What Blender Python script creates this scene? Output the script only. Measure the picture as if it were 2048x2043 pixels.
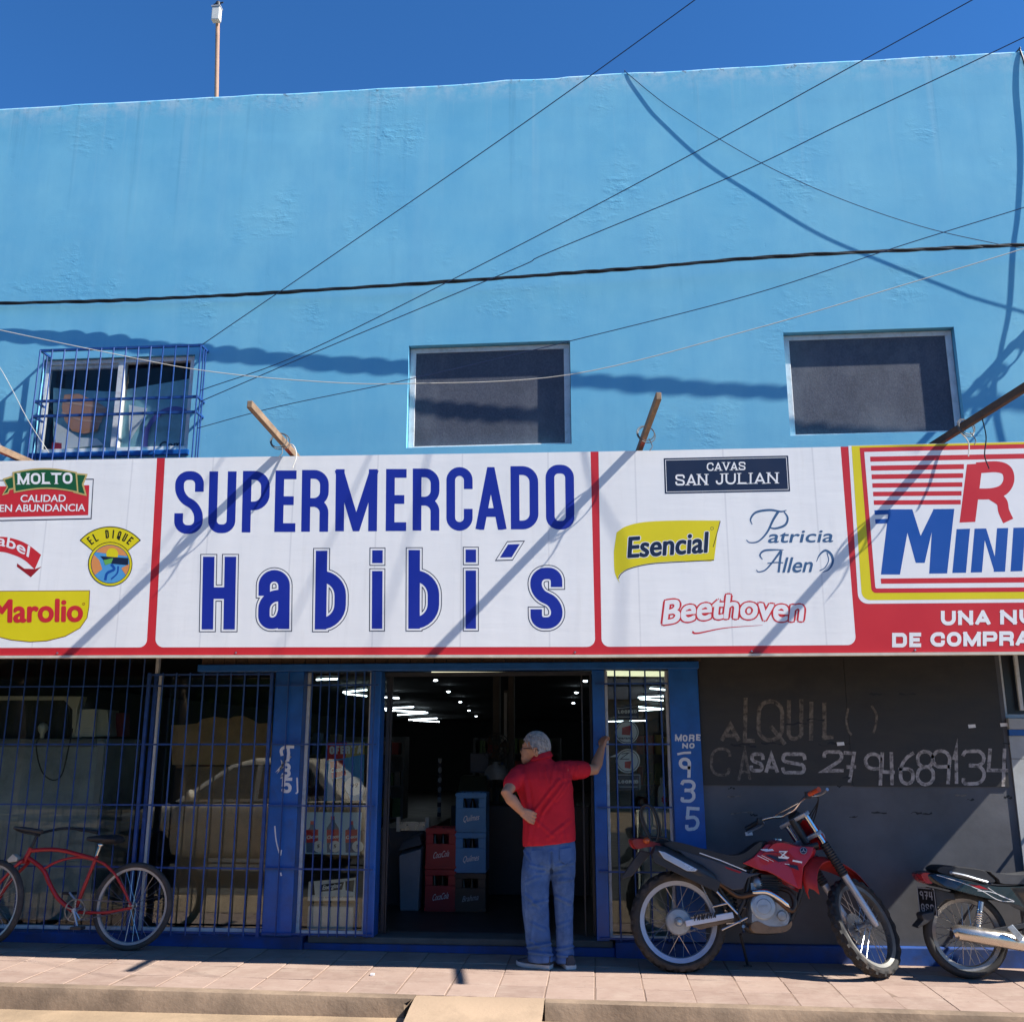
import bpy, bmesh, math, random
from mathutils import Vector, Matrix, Quaternion, noise as mnoise

for _o in list(bpy.data.objects):
    bpy.data.objects.remove(_o)
R = math.radians
V = Vector
rnd = random.Random(11)
scene = bpy.context.scene
COL = scene.collection

# ------------------------------------------------------------------ camera
CAM = V((0.0, -8.25, 1.62))
YAW, PITCH, FPX, PCX, PCY = R(4.8), R(13.55), 1950.0, 1024.0, 1021.5
_cd = bpy.data.cameras.new('camera')
_cd.sensor_fit = 'HORIZONTAL'
_cd.sensor_width = 36.0
_cd.lens = 36.0 * FPX / 2048.0
_cd.clip_start = 0.05
_cd.clip_end = 600.0
_co = bpy.data.objects.new('camera', _cd)
COL.objects.link(_co)
_co.location = CAM
_co.rotation_euler = (R(90) + PITCH, 0, YAW)
scene.camera = _co

# ------------------------------------------------------------------ sky, sun, exposure
LIGHT = V((-0.985, 0.235, -1.0)).normalized()
_w = bpy.data.worlds.new('World')
scene.world = _w
_w.use_nodes = True
_nt = _w.node_tree
_bg = _nt.nodes['Background']
_sky = _nt.nodes.new('ShaderNodeTexSky')
_sky.sky_type = 'NISHITA'
_sky.sun_disc = False
_sky.sun_elevation = math.asin(-LIGHT.z)
_sky.sun_rotation = math.atan2(-LIGHT.x, -LIGHT.y)
_sky.air_density = 1.0
_sky.dust_density = 0.05
_sky.ozone_density = 6.0
_sky.altitude = 300
_tint = _nt.nodes.new('ShaderNodeMix')          # white balance of the whole sky
_tint.data_type = 'RGBA'
_tint.blend_type = 'MULTIPLY'
_tint.inputs[0].default_value = 1.0
_tint.inputs[7].default_value = (0.52, 1.10, 1.55, 1)
_nt.links.new(_sky.outputs[0], _tint.inputs[6])
_nt.links.new(_tint.outputs[2], _bg.inputs[0])
_bg.inputs[1].default_value = 0.056
_sd = bpy.data.lights.new('sun', 'SUN')
_sd.energy = 5.0
_sd.angle = R(0.5)
_sd.color = (1.0, 0.955, 0.885)
_so = bpy.data.objects.new('sun', _sd)
COL.objects.link(_so)
_so.rotation_euler = LIGHT.to_track_quat('-Z', 'Y').to_euler()
_so.location = (6, -8, 14)
scene.view_settings.view_transform = 'Standard'
scene.view_settings.look = 'None'
scene.view_settings.exposure = 1.06
scene.view_settings.gamma = 1.0
scene.view_settings.use_curve_mapping = False
scene.render.engine = 'CYCLES'
scene.cycles.max_bounces = 5
scene.cycles.diffuse_bounces = 3
scene.cycles.glossy_bounces = 3
scene.cycles.transparent_max_bounces = 16
scene.cycles.caustics_reflective = False
scene.cycles.caustics_refractive = False
scene.cycles.sample_clamp_indirect = 4.0

# ------------------------------------------------------------------ measuring the place from the photograph
_fw = V((-math.sin(YAW) * math.cos(PITCH), math.cos(YAW) * math.cos(PITCH), math.sin(PITCH)))
_rt = V((math.cos(YAW), math.sin(YAW), 0))
_up = _rt.cross(_fw)


def W(u, v, Y=0.0):
    """point of the vertical plane Y seen at (u, v) of the 2048 px photograph"""
    d = _fw * FPX + _rt * (u - PCX) - _up * (v - PCY)
    return CAM + d * ((Y - CAM.y) / d.y)


def WZ(u, v, Z=0.0):
    d = _fw * FPX + _rt * (u - PCX) - _up * (v - PCY)
    return CAM + d * ((Z - CAM.z) / d.z)


def zp(x):
    """height of the pavement, which falls gently to the right"""
    return -0.008 * (x - 1.0)


# ------------------------------------------------------------------ mesh building
ORG = {}


class MB:
    def __init__(self):
        self.v, self.f, self.m = [], [], []
        self.xf = None
        self.mi = 0

    def add(self, vs, fs, mi=None):
        n = len(self.v)
        if self.xf is not None:
            vs = [self.xf @ V(p) for p in vs]
        self.v += [tuple(p) for p in vs]
        self.f += [tuple(i + n for i in f) for f in fs]
        self.m += [self.mi if mi is None else mi] * len(fs)
        return self

    def box(self, lo, hi, rot=None):
        x0, y0, z0 = lo
        x1, y1, z1 = hi
        vs = [V(p) for p in ((x0, y0, z0), (x1, y0, z0), (x1, y1, z0), (x0, y1, z0),
                             (x0, y0, z1), (x1, y0, z1), (x1, y1, z1), (x0, y1, z1))]
        if rot is not None:
            c = (V(lo) + V(hi)) / 2
            vs = [c + rot @ (p - c) for p in vs]
        return self.add(vs, [(0, 3, 2, 1), (4, 5, 6, 7), (0, 1, 5, 4), (1, 2, 6, 5), (2, 3, 7, 6), (3, 0, 4, 7)])

    def bar(self, a, b, w, h, up=V((0, 0, 1))):
        a, b = V(a), V(b)
        t = (b - a).normalized()
        s = t.cross(up)
        if s.length < 1e-4:
            s = t.cross(V((0, 1, 0)))
        s.normalize()
        u = s.cross(t)
        vs = []
        for p in (a, b):
            for i, j in ((-1, -1), (1, -1), (1, 1), (-1, 1)):
                vs.append(p + s * (i * w / 2) + u * (j * h / 2))
        return self.add(vs, [(0, 1, 2, 3), (7, 6, 5, 4), (0, 4, 5, 1), (1, 5, 6, 2), (2, 6, 7, 3), (3, 7, 4, 0)])

    def tube(self, path, r, n=8, closed=False, caps=True, flat=1.0):
        P = [V(p) for p in path]
        k = len(P)
        rs = r if isinstance(r, (list, tuple)) else [r] * k
        tans = []
        for i in range(k):
            if closed:
                t = P[(i + 1) % k] - P[i - 1]
            else:
                t = P[min(i + 1, k - 1)] - P[max(i - 1, 0)]
            tans.append(t.normalized())
        up = V((0, 0, 1)) if abs(tans[0].z) < 0.9 else V((0, 1, 0))
        nrm = tans[0].cross(up).normalized()
        vs = []
        for i in range(k):
            t = tans[i]
            nrm = (nrm - t * nrm.dot(t)).normalized()
            b = t.cross(nrm)
            for j in range(n):
                a = 2 * math.pi * j / n
                vs.append(P[i] + (nrm * math.cos(a) + b * (math.sin(a) * flat)) * rs[i])
        fs = []
        for i in range(k if closed else k - 1):
            i2 = (i + 1) % k
            for j in range(n):
                j2 = (j + 1) % n
                fs.append((i * n + j, i * n + j2, i2 * n + j2, i2 * n + j))
        if caps and not closed:
            fs.append(tuple(range(n - 1, -1, -1)))
            fs.append(tuple((k - 1) * n + j for j in range(n)))
        return self.add(vs, fs)

    def cyl(self, a, b, r, r2=None, n=16):
        return self.tube([a, b], [r, r if r2 is None else r2], n)

    def lathe(self, prof, c, axis, n=32, closed=False):
        c, ax = V(c), V(axis).normalized()
        s = ax.orthogonal().normalized()
        t = ax.cross(s)
        vs, fs, k = [], [], len(prof)
        for r, h in prof:
            for j in range(n):
                a = 2 * math.pi * j / n
                vs.append(c + ax * h + (s * math.cos(a) + t * math.sin(a)) * r)
        for i in range(k if closed else k - 1):
            i2 = (i + 1) % k
            for j in range(n):
                j2 = (j + 1) % n
                fs.append((i * n + j, i2 * n + j, i2 * n + j2, i * n + j2))
        if not closed:
            if prof[0][0] > 1e-5:
                fs.append(tuple(range(n)))
            if prof[-1][0] > 1e-5:
                fs.append(tuple((k - 1) * n + j for j in range(n - 1, -1, -1)))
        return self.add(vs, fs)

    def torus(self, c, axis, Rr, r, n=40, m=8, flat=1.0):
        prof = [(Rr + r * math.cos(2 * math.pi * i / m), flat * r * math.sin(2 * math.pi * i / m)) for i in range(m)]
        return self.lathe(prof, c, axis, n, closed=True)

    def sphere(self, c, r, n=12, m=8):
        rx, ry, rz = r if isinstance(r, (tuple, list)) else (r, r, r)
        c = V(c)
        vs, fs = [c + V((0, 0, -rz))], []
        for i in range(1, m):
            a = -math.pi / 2 + math.pi * i / m
            for j in range(n):
                b = 2 * math.pi * j / n
                vs.append(c + V((rx * math.cos(a) * math.cos(b), ry * math.cos(a) * math.sin(b), rz * math.sin(a))))
        vs.append(c + V((0, 0, rz)))
        top = len(vs) - 1
        for j in range(n):
            fs.append((0, 1 + (j + 1) % n, 1 + j))
            fs.append((top, top - n + j, top - n + (j + 1) % n))
        for i in range(m - 2):
            for j in range(n):
                fs.append((1 + i * n + j, 1 + i * n + (j + 1) % n, 1 + (i + 1) * n + (j + 1) % n, 1 + (i + 1) * n + j))
        return self.add(vs, fs)

    def prism(self, pts, ext):
        pts = [V(p) for p in pts]
        e = V(ext)
        n = len(pts)
        vs = pts + [p + e for p in pts]
        fs = [tuple(range(n)), tuple(range(2 * n - 1, n - 1, -1))]
        for i in range(n):
            j = (i + 1) % n
            fs.append((j, i, i + n, j + n))
        return self.add(vs, fs)

    def loft(self, rings, caps=True, closed=True):
        n = len(rings[0])
        vs = [p for r in rings for p in r]
        fs = []
        for i in range(len(rings) - 1):
            for j in range(n if closed else n - 1):
                j2 = (j + 1) % n
                fs.append((i * n + j, i * n + j2, (i + 1) * n + j2, (i + 1) * n + j))
        if caps:
            fs.append(tuple(range(n - 1, -1, -1)))
            fs.append(tuple((len(rings) - 1) * n + j for j in range(n)))
        return self.add(vs, fs)

    def pillow(self, outline, w, y0=0.0, inset=0.8, layers=(-1, -.86, -.5, 0, .5, .86, 1), power=2.4, wf=None):
        """side outline (x, z) swelled to half width w about y0; wf(x, z) may scale the width"""
        cx = sum(p[0] for p in outline) / len(outline)
        cz = sum(p[1] for p in outline) / len(outline)
        rings = []
        for k in layers:
            s = 1 - (1 - inset) * abs(k) ** power
            rings.append([V((cx + (x - cx) * s, y0 + k * w * (wf(x, z) if wf else 1), cz + (z - cz) * s)) for x, z in outline])
        return self.loft(rings)

    def build(self, name, mat, parent=None, smooth=None, bevel=0, bseg=2, local=False, subsurf=0, sol=0):
        me = bpy.data.meshes.new(name)
        vs = self.v
        if parent is not None:
            o0 = ORG.get(parent.name, V((0, 0, 0)))
        elif local:
            o0 = V((0, 0, 0))
        else:
            xs = [p[0] for p in vs]
            ys = [p[1] for p in vs]
            zs = [p[2] for p in vs]
            o0 = V(((min(xs) + max(xs)) / 2, (min(ys) + max(ys)) / 2, min(zs)))
        me.from_pydata([(p[0] - o0.x, p[1] - o0.y, p[2] - o0.z) for p in vs], [], self.f)
        mats = mat if isinstance(mat, (list, tuple)) else [mat]
        for m_ in mats:
            me.materials.append(m_)
        if len(mats) > 1:
            me.polygons.foreach_set('material_index', self.m)
        me.update()
        if smooth is not None:
            me.polygons.foreach_set('use_smooth', [True] * len(me.polygons))
            if smooth < 180:
                me.set_sharp_from_angle(angle=R(smooth))
        ob = bpy.data.objects.new(name, me)
        COL.objects.link(ob)
        if parent is not None:
            ob.parent = parent
        else:
            ob.location = o0
        ORG[ob.name] = o0
        if bevel:
            b = ob.modifiers.new('bevel', 'BEVEL')
            b.width = bevel
            b.segments = bseg
            b.limit_method = 'ANGLE'
            b.angle_limit = R(40)
        if subsurf:
            b = ob.modifiers.new('sub', 'SUBSURF')
            b.levels = b.render_levels = subsurf
        return ob


def tag(o, label, cat, group=None, kind=None):
    o['label'] = label
    if cat:
        o['category'] = cat
    if group:
        o['group'] = group
    if kind:
        o['kind'] = kind
    return o


def empty(name, loc, label=None, cat=None, group=None):
    o = bpy.data.objects.new(name, None)
    COL.objects.link(o)
    o.location = loc
    o.empty_display_size = 0.1
    ORG[o.name] = V(loc)
    if label:
        tag(o, label, cat, group)
    return o


def struct(o, label=None):
    o['kind'] = 'structure'
    if label:
        o['label'] = label
    return o


def spline(pts, n=6, closed=False):
    """Catmull-Rom through the points"""
    P = [V(p) for p in pts]
    out = []
    k = len(P)
    for i in range(k if closed else k - 1):
        p1, p2 = P[i], P[(i + 1) % k]
        p0 = P[i - 1] if (closed or i > 0) else p1 * 2 - p2
        p3 = P[(i + 2) % k] if (closed or i + 2 < k) else p2 * 2 - p1
        for j in range(n):
            t = j / n
            out.append(0.5 * ((2 * p1) + (p2 - p0) * t + (2 * p0 - 5 * p1 + 4 * p2 - p3) * t * t + (3 * p1 - p0 - 3 * p2 + p3) * t ** 3))
    if not closed:
        out.append(P[-1])
    return out


# ------------------------------------------------------------------ materials
def lin(r, g, b):
    f = lambda c: (c / 255) / 12.92 if c / 255 <= .04045 else ((c / 255 + .055) / 1.055) ** 2.4
    return (f(r), f(g), f(b))


MATS = {}


def mk(name):
    m = bpy.data.materials.new(name)
    m.use_nodes = True
    nt = m.node_tree
    return m, nt, nt.nodes['Principled BSDF']


def nnode(nt, kind, **kw):
    n = nt.nodes.new(kind)
    for k_, v_ in kw.items():
        if k_ in n.inputs.keys() if hasattr(n.inputs, 'keys') else False:
            n.inputs[k_].default_value = v_
        else:
            setattr(n, k_, v_)
    return n


def noise_fac(nt, scale, detail=4, rough=.6, lo=.3, hi=.7, stretch=None, coord='Object'):
    if coord == 'World':
        src = nt.nodes.new('ShaderNodeNewGeometry').outputs['Position']
    else:
        src = nt.nodes.new('ShaderNodeTexCoord').outputs[coord]
    if stretch:
        mp = nt.nodes.new('ShaderNodeMapping')
        mp.inputs['Scale'].default_value = stretch
        nt.links.new(src, mp.inputs[0])
        src = mp.outputs[0]
    nz = nt.nodes.new('ShaderNodeTexNoise')
    nz.inputs['Scale'].default_value = scale
    nz.inputs['Detail'].default_value = detail
    nz.inputs['Roughness'].default_value = rough
    nt.links.new(src, nz.inputs['Vector'])
    mr = nt.nodes.new('ShaderNodeMapRange')
    mr.inputs[1].default_value = lo
    mr.inputs[2].default_value = hi
    nt.links.new(nz.outputs[0], mr.inputs[0])
    return mr.outputs[0]


def mixcol(nt, fac, a, b):
    m = nt.nodes.new('ShaderNodeMix')
    m.data_type = 'RGBA'
    for sock, val in ((m.inputs[0], fac), (m.inputs[6], a), (m.inputs[7], b)):
        if isinstance(val, (int, float)):
            sock.default_value = val
        elif isinstance(val, tuple):
            sock.default_value = (*val[:3], 1)
        else:
            nt.links.new(val, sock)
    return m.outputs[2]


def bump(nt, bs, fac, strength, dist=.01, prev=None):
    b = nt.nodes.new('ShaderNodeBump')
    b.inputs['Strength'].default_value = strength
    b.inputs['Distance'].default_value = dist
    nt.links.new(fac, b.inputs['Height'])
    if prev is not None:
        nt.links.new(prev, b.inputs['Normal'])
    nt.links.new(b.outputs[0], bs.inputs['Normal'])
    return b.outputs[0]


def pm(name, col, rough=.5, metal=0.0, var=.12, vs=6.0, bmp=0.0, bs_=60.0, dirt=None, damt=.5, ds=3.0, coat=0.0, spec=.5, stretch=None, dlo=.5, dhi=.75, emit=None, estr=0):
    """painted / solid material: base colour, tonal variation, optional dirt patches, fine relief"""
    if name in MATS:
        return MATS[name]
    m, nt, b = mk(name)
    b.inputs['Roughness'].default_value = rough
    b.inputs['Metallic'].default_value = metal
    b.inputs['Specular IOR Level'].default_value = spec
    if coat:
        b.inputs['Coat Weight'].default_value = coat
        b.inputs['Coat Roughness'].default_value = .1
    c = col
    if var:
        f = noise_fac(nt, vs, 5, .6, .25, .75, stretch)
        c = mixcol(nt, f, tuple(x * (1 - var) for x in col), tuple(min(1, x * (1 + var)) for x in col))
        rr = nt.nodes.new('ShaderNodeMapRange')
        rr.inputs[3].default_value = max(.02, rough - .08)
        rr.inputs[4].default_value = min(1, rough + .08)
        nt.links.new(f, rr.inputs[0])
        nt.links.new(rr.outputs[0], b.inputs['Roughness'])
    if dirt:
        f2 = noise_fac(nt, ds, 6, .7, dlo, dhi)
        mu = nt.nodes.new('ShaderNodeMath')
        mu.operation = 'MULTIPLY'
        mu.inputs[1].default_value = damt
        nt.links.new(f2, mu.inputs[0])
        c = mixcol(nt, mu.outputs[0], c, dirt)
    if isinstance(c, tuple):
        b.inputs['Base Color'].default_value = (*c, 1)
    else:
        nt.links.new(c, b.inputs['Base Color'])
    if bmp:
        bump(nt, b, noise_fac(nt, bs_, 4, .6, 0, 1), bmp, .005)
    if emit:
        b.inputs['Emission Color'].default_value = (*emit, 1)
        b.inputs['Emission Strength'].default_value = estr
    MATS[name] = m
    return m


def glass_mat(name, tint=(.9, .95, .93), refl=1.9, rough=0.0):
    """window glass: both faces' mirror reflection over what lies behind"""
    m = bpy.data.materials.new(name)
    m.use_nodes = True
    nt = m.node_tree
    nt.nodes.clear()
    out = nt.nodes.new('ShaderNodeOutputMaterial')
    mix = nt.nodes.new('ShaderNodeMixShader')
    tr = nt.nodes.new('ShaderNodeBsdfTransparent')
    tr.inputs[0].default_value = (*tint, 1)
    gl = nt.nodes.new('ShaderNodeBsdfGlossy')
    gl.inputs['Roughness'].default_value = rough
    fr = nt.nodes.new('ShaderNodeFresnel')
    fr.inputs[0].default_value = 1.5
    mu = nt.nodes.new('ShaderNodeMath')
    mu.operation = 'MULTIPLY'
    mu.use_clamp = True
    mu.inputs[1].default_value = refl
    nt.links.new(fr.outputs[0], mu.inputs[0])
    nt.links.new(mu.outputs[0], mix.inputs[0])
    nt.links.new(tr.outputs[0], mix.inputs[1])
    nt.links.new(gl.outputs[0], mix.inputs[2])
    nt.links.new(mix.outputs[0], out.inputs[0])
    MATS[name] = m
    return m


# wall plaster: light blue paint, patched render, rain streaks, pale lime showing at the coping
def wall_material():
    m, nt, b = mk('blue_plaster')
    b.inputs['Roughness'].default_value = .85
    b.inputs['Specular IOR Level'].default_value = .2
    base = mixcol(nt, noise_fac(nt, .55, 5, .7, .3, .7), (.130, .43, .625), (.215, .525, .675))
    streak = noise_fac(nt, 2.2, 5, .6, .58, .84, (1.6, 1, .12))
    c = mixcol(nt, mulf(nt, streak, .42), base, (.26, .54, .68))
    st2 = noise_fac(nt, 3.1, 4, .7, .6, .85, (2.2, 1, .2))
    c = mixcol(nt, mulf(nt, st2, .34), c, (.075, .27, .46))
    roll = noise_fac(nt, 1.0, 4, .7, .42, .62, (2.6, 1, .7))
    c = mixcol(nt, mulf(nt, roll, .30), c, (.105, .375, .60))
    fleck = noise_fac(nt, 7, 4, .8, .66, .76)
    c = mixcol(nt, mulf(nt, fleck, .55), c, (.30, .55, .66))
    tc = nt.nodes.new('ShaderNodeTexCoord')
    sx = nt.nodes.new('ShaderNodeSeparateXYZ')
    nt.links.new(tc.outputs['Object'], sx.inputs[0])
    mr = nt.nodes.new('ShaderNodeMapRange')
    mr.inputs[1].default_value = 7.70
    mr.inputs[2].default_value = 7.96
    nt.links.new(sx.outputs[2], mr.inputs[0])
    wear = noise_fac(nt, 5, 4, .75, .42, .62)
    c = mixcol(nt, mulf(nt, mulf(nt, mr.outputs[0], wear), .75), c, (.46, .60, .68))
    mr2 = nt.nodes.new('ShaderNodeMapRange')
    mr2.inputs[1].default_value = 7.86
    mr2.inputs[2].default_value = 7.95
    nt.links.new(sx.outputs[2], mr2.inputs[0])
    mr3 = nt.nodes.new('ShaderNodeMapRange')
    mr3.inputs[1].default_value = 6.2
    mr3.inputs[2].default_value = 7.9
    nt.links.new(sx.outputs[2], mr3.inputs[0])
    drip = noise_fac(nt, 2.4, 5, .65, .56, .74, (2.4, 1, .05))
    c = mixcol(nt, mulf(nt, mulf(nt, mr3.outputs[0], drip), .6), c, (.34, .56, .66))
    drip2 = noise_fac(nt, 3.3, 5, .65, .58, .74, (2.4, 1.7, .06))
    c = mixcol(nt, mulf(nt, mulf(nt, mr3.outputs[0], drip2), .45), c, (.07, .24, .40))
    chip = noise_fac(nt, 9, 5, .8, .56, .62)
    c = mixcol(nt, mulf(nt, mr2.outputs[0], chip), c, (.10, .11, .13))
    nt.links.new(c, b.inputs['Base Color'])
    n1 = bump(nt, b, noise_fac(nt, 1.3, 3, .5, 0, 1, (.6, 1, 1)), .10, .06)
    patch = noise_fac(nt, 1.3, 3, .65, .54, .74)
    grain = noise_fac(nt, 13, 4, .7, .45, .75, (.55, 1, 1.2))
    n2 = bump(nt, b, mulf(nt, patch, grain), .36, .012, n1)
    n2 = bump(nt, b, noise_fac(nt, 9, 3, .75, .66, .74), .16, -.004, n2)
    bump(nt, b, noise_fac(nt, 60, 2, .65, 0, 1), .10, .004, n2)
    return m


def mulf(nt, a, b):
    mu = nt.nodes.new('ShaderNodeMath')
    mu.operation = 'MULTIPLY'
    for i, x in enumerate((a, b)):
        if isinstance(x, (int, float)):
            mu.inputs[i].default_value = x
        else:
            nt.links.new(x, mu.inputs[i])
    return mu.outputs[0]


M_WALL = wall_material()
M_BLUE = pm('blue_gloss_paint', (.005, .095, .37), .38, var=.22, vs=7, bmp=.08, bs_=25, dirt=(.03, .05, .10), damt=.55, ds=5, dlo=.55, dhi=.8)
M_BLUEBAR = pm('blue_bar_paint', (.010, .055, .22), .45, var=.3, vs=20, dirt=(.03, .03, .04), damt=.5, ds=14)
M_PLINTH = pm('blue_plinth_paint', (.010, .055, .24), .6, var=.35, vs=5, bmp=.2, bs_=30, dirt=(.05, .045, .04), damt=.8, ds=3, dlo=.45, dhi=.75)
M_BLACK = pm('black_wall_paint', (.095, .096, .105), .62, var=.35, vs=2.2, bmp=.15, bs_=22, dirt=(.06, .057, .055), damt=.5, ds=1.3, dlo=.5, dhi=.8)
M_WHITEFR = pm('white_frame_paint', (.66, .68, .68), .4, var=.1, vs=15, dirt=(.25, .24, .2), damt=.5, ds=12)
M_ALU = pm('aluminium', (.55, .57, .58), .35, metal=.8, var=.1, vs=20)
M_STEEL = pm('steel', (.5, .5, .5), .3, metal=1, var=.1, vs=20)
M_CHROME = pm('chrome', (.75, .74, .72), .12, metal=1, var=.08, vs=30)
M_RUBBER = pm('rubber', (.022, .021, .020), .8, var=.3, vs=20, dirt=(.16, .11, .075), damt=.45, ds=9)
M_BLKPL = pm('black_plastic', (.022, .023, .026), .5, var=.2, vs=15, dirt=(.12, .09, .065), damt=.3, ds=6)
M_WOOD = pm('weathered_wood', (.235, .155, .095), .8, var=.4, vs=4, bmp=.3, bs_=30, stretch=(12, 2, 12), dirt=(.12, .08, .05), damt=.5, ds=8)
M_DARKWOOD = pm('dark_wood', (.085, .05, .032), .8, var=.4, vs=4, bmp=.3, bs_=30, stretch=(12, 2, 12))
M_CONC = pm('concrete', (.20, .155, .105), .92, var=.25, vs=3, bmp=.6, bs_=26, dirt=(.10, .075, .05), damt=.7, ds=2)
M_SAND = pm('sandy_street', (.33, .235, .145), .95, var=.25, vs=2, bmp=.8, bs_=34, dirt=(.19, .135, .085), damt=.8, ds=1.6)
M_BLACKCABLE = pm('black_cable', (.012, .012, .014), .45, var=.2, vs=20)
M_GLASS = glass_mat('window_glass', refl=1.3)
M_GLASSL = glass_mat('weak_mirror_glass', refl=.7)  # mirror share lowered to keep the bicycle's reflection faint
M_GLASSC = glass_mat('strong_mirror_glass', refl=2.0)  # mirror share raised to brighten the car's reflection
M_GLASSU = glass_mat('upper_window_glass', tint=(.97, .98, .98), refl=.4)
# ================================================================== ground, pavement, kerb
g = MB()
g.add([(-90, -90, -.10), (90, -90, -.10), (90, 90, -.10), (-90, 90, -.10)], [(0, 1, 2, 3)])
ground = struct(g.build('ground', M_SAND), 'sandy unpaved street in front of the pavement')

M_ASPH = pm('dusty_asphalt', (.062, .058, .053), .9, var=.3, vs=3, bmp=.5, bs_=50, dirt=(.13, .105, .075), damt=.6, ds=.9)
g = MB()
g.add([(-90, -12.5, -.095), (90, -12.5, -.095), (90, -3.4, -.095), (-90, -3.4, -.095)], [(0, 1, 2, 3)])  # dark strip added out of view to reduce bounce and mirrored ground
struct(g.build('road', M_ASPH), 'unseen asphalt road added to cut bounce light and window reflections')
XL, XR = -9.0, 7.4
KY = -1.385            # outer edge of the kerb
RX0, RX1 = -1.226, -.363


def tile_material():
    m, nt, b = mk('pavement_tile')
    oi = nt.nodes.new('ShaderNodeObjectInfo')
    ramp = nt.nodes.new('ShaderNodeMapRange')
    ramp.inputs[3].default_value = 0
    ramp.inputs[4].default_value = 1
    nt.links.new(oi.outputs['Random'], ramp.inputs[0])
    c = mixcol(nt, ramp.outputs[0], (.275, .190, .150), (.345, .245, .195))
    c = mixcol(nt, mulf(nt, noise_fac(nt, 5, 6, .7, .4, .75, coord='World'), .5), c, (.42, .32, .26))
    c = mixcol(nt, mulf(nt, noise_fac(nt, 11, 6, .7, .55, .8, coord='World'), .5), c, (.15, .105, .085))
    c = mixcol(nt, mulf(nt, noise_fac(nt, 6, 5, .7, .5, .8, (1, 8, 1), coord='World'), .4), c, (.46, .36, .29))
    c = mixcol(nt, mulf(nt, noise_fac(nt, 1.7, 5, .7, .52, .72, None, 'World'), .55), c, (.44, .35, .28))
    c = mixcol(nt, mulf(nt, noise_fac(nt, 26, 3, .6, .70, .74, None, 'World'), .6), c, (.07, .055, .05))
    nt.links.new(c, b.inputs['Base Color'])
    b.inputs['Roughness'].default_value = .85
    b.inputs['Specular IOR Level'].default_value = .25
    n1 = bump(nt, b, noise_fac(nt, 10, 4, .6, 0, 1, (1, 5, 1), 'World'), .5, .008)
    bump(nt, b, noise_fac(nt, 90, 3, .6, 0, 1, None, 'World'), .35, .003, n1)
    return m


M_TILE = tile_material()
pv = MB()
nx = 40
for i in range(nx):
    xa, xb = XL + (XR - XL) * i / nx, XL + (XR - XL) * (i + 1) / nx
    za, zb = zp(xa) - .0035, zp(xb) - .0035
    y0 = KY + .10
    pv.add([(xa, y0, za), (xb, y0, zb), (xb, .3, zb), (xa, .3, za)], [(0, 1, 2, 3)])
pavement = pv.build('pavement', pm('sandy_grout', (.22, .15, .11), .95, var=.3, vs=8, bmp=.4, bs_=60))
struct(pavement, 'pinkish tiled pavement in front of the shop')
# tiles: one mesh shared by all whole tiles
T = .33
tb = MB()
h = T / 2 - .004
rr_ = .006
tb.loft([[V((x * s, y * s, z)) for x, y in ((-h, -h), (h, -h), (h, h), (-h, h))] for s, z in ((1, -.012), (1, -.003), (.98, 0))], caps=False)
tb.add([(x * .98, y * .98, 0) for x, y in ((-h, -h), (h, -h), (h, h), (-h, h))], [(0, 1, 2, 3)])
x_ref = WZ(996, 1979).x
tile0 = None
k0 = int((XL + 3.4 - x_ref) / T)
for k in range(k0, 17):
    for r_ in range(4):
        x = x_ref + (k + .5) * T + rnd.uniform(-.003, .003)
        y = KY + .105 + T / 2 + r_ * T
        if tile0 is None:
            t_ = tb.build('tile', M_TILE, local=True)
            t_.parent = pavement
            tile0 = t_
        else:
            t_ = tile0.copy()
            COL.objects.link(t_)
            t_.parent = pavement
        o0 = ORG['pavement']
        t_.location = V((x, y, zp(x) + rnd.uniform(-.0012, .0012))) - o0
        t_.rotation_euler = (rnd.uniform(-.004, .004), math.atan(.008), rnd.uniform(-.004, .004) + rnd.choice((0, math.pi)))


def kerb(x0, x1, name, label, cut0=0, cut1=0):
    m = MB()
    n = max(2, int((x1 - x0) / .12))
    rings = []
    for i in range(n + 1):
        x = x0 + (x1 - x0) * i / n
        j = lambda a, s=0: a * mnoise.noise(V((x * 3.1 + s, s * 7.7, 1.3)))
        z = zp(x)
        yb = KY + .1
        prof = [(KY - .012 + j(.02, 1), -.19), (KY + j(.012, 2), z - .035 + j(.01, 5)), (KY + .012 + j(.008, 4), z - .004), (KY + .04, z + .002), (yb, z + .001), (yb, -.19)]
        rings.append([V((x + (cut1 if i == n else 0) * (1 if p < 2 else 0) + (cut0 if i == 0 else 0) * (1 if p < 2 else 0), y, zz)) for p, (y, zz) in enumerate(prof)])
    m.loft(rings)
    return struct(m.build(name, M_KERB, smooth=35), label)


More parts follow.
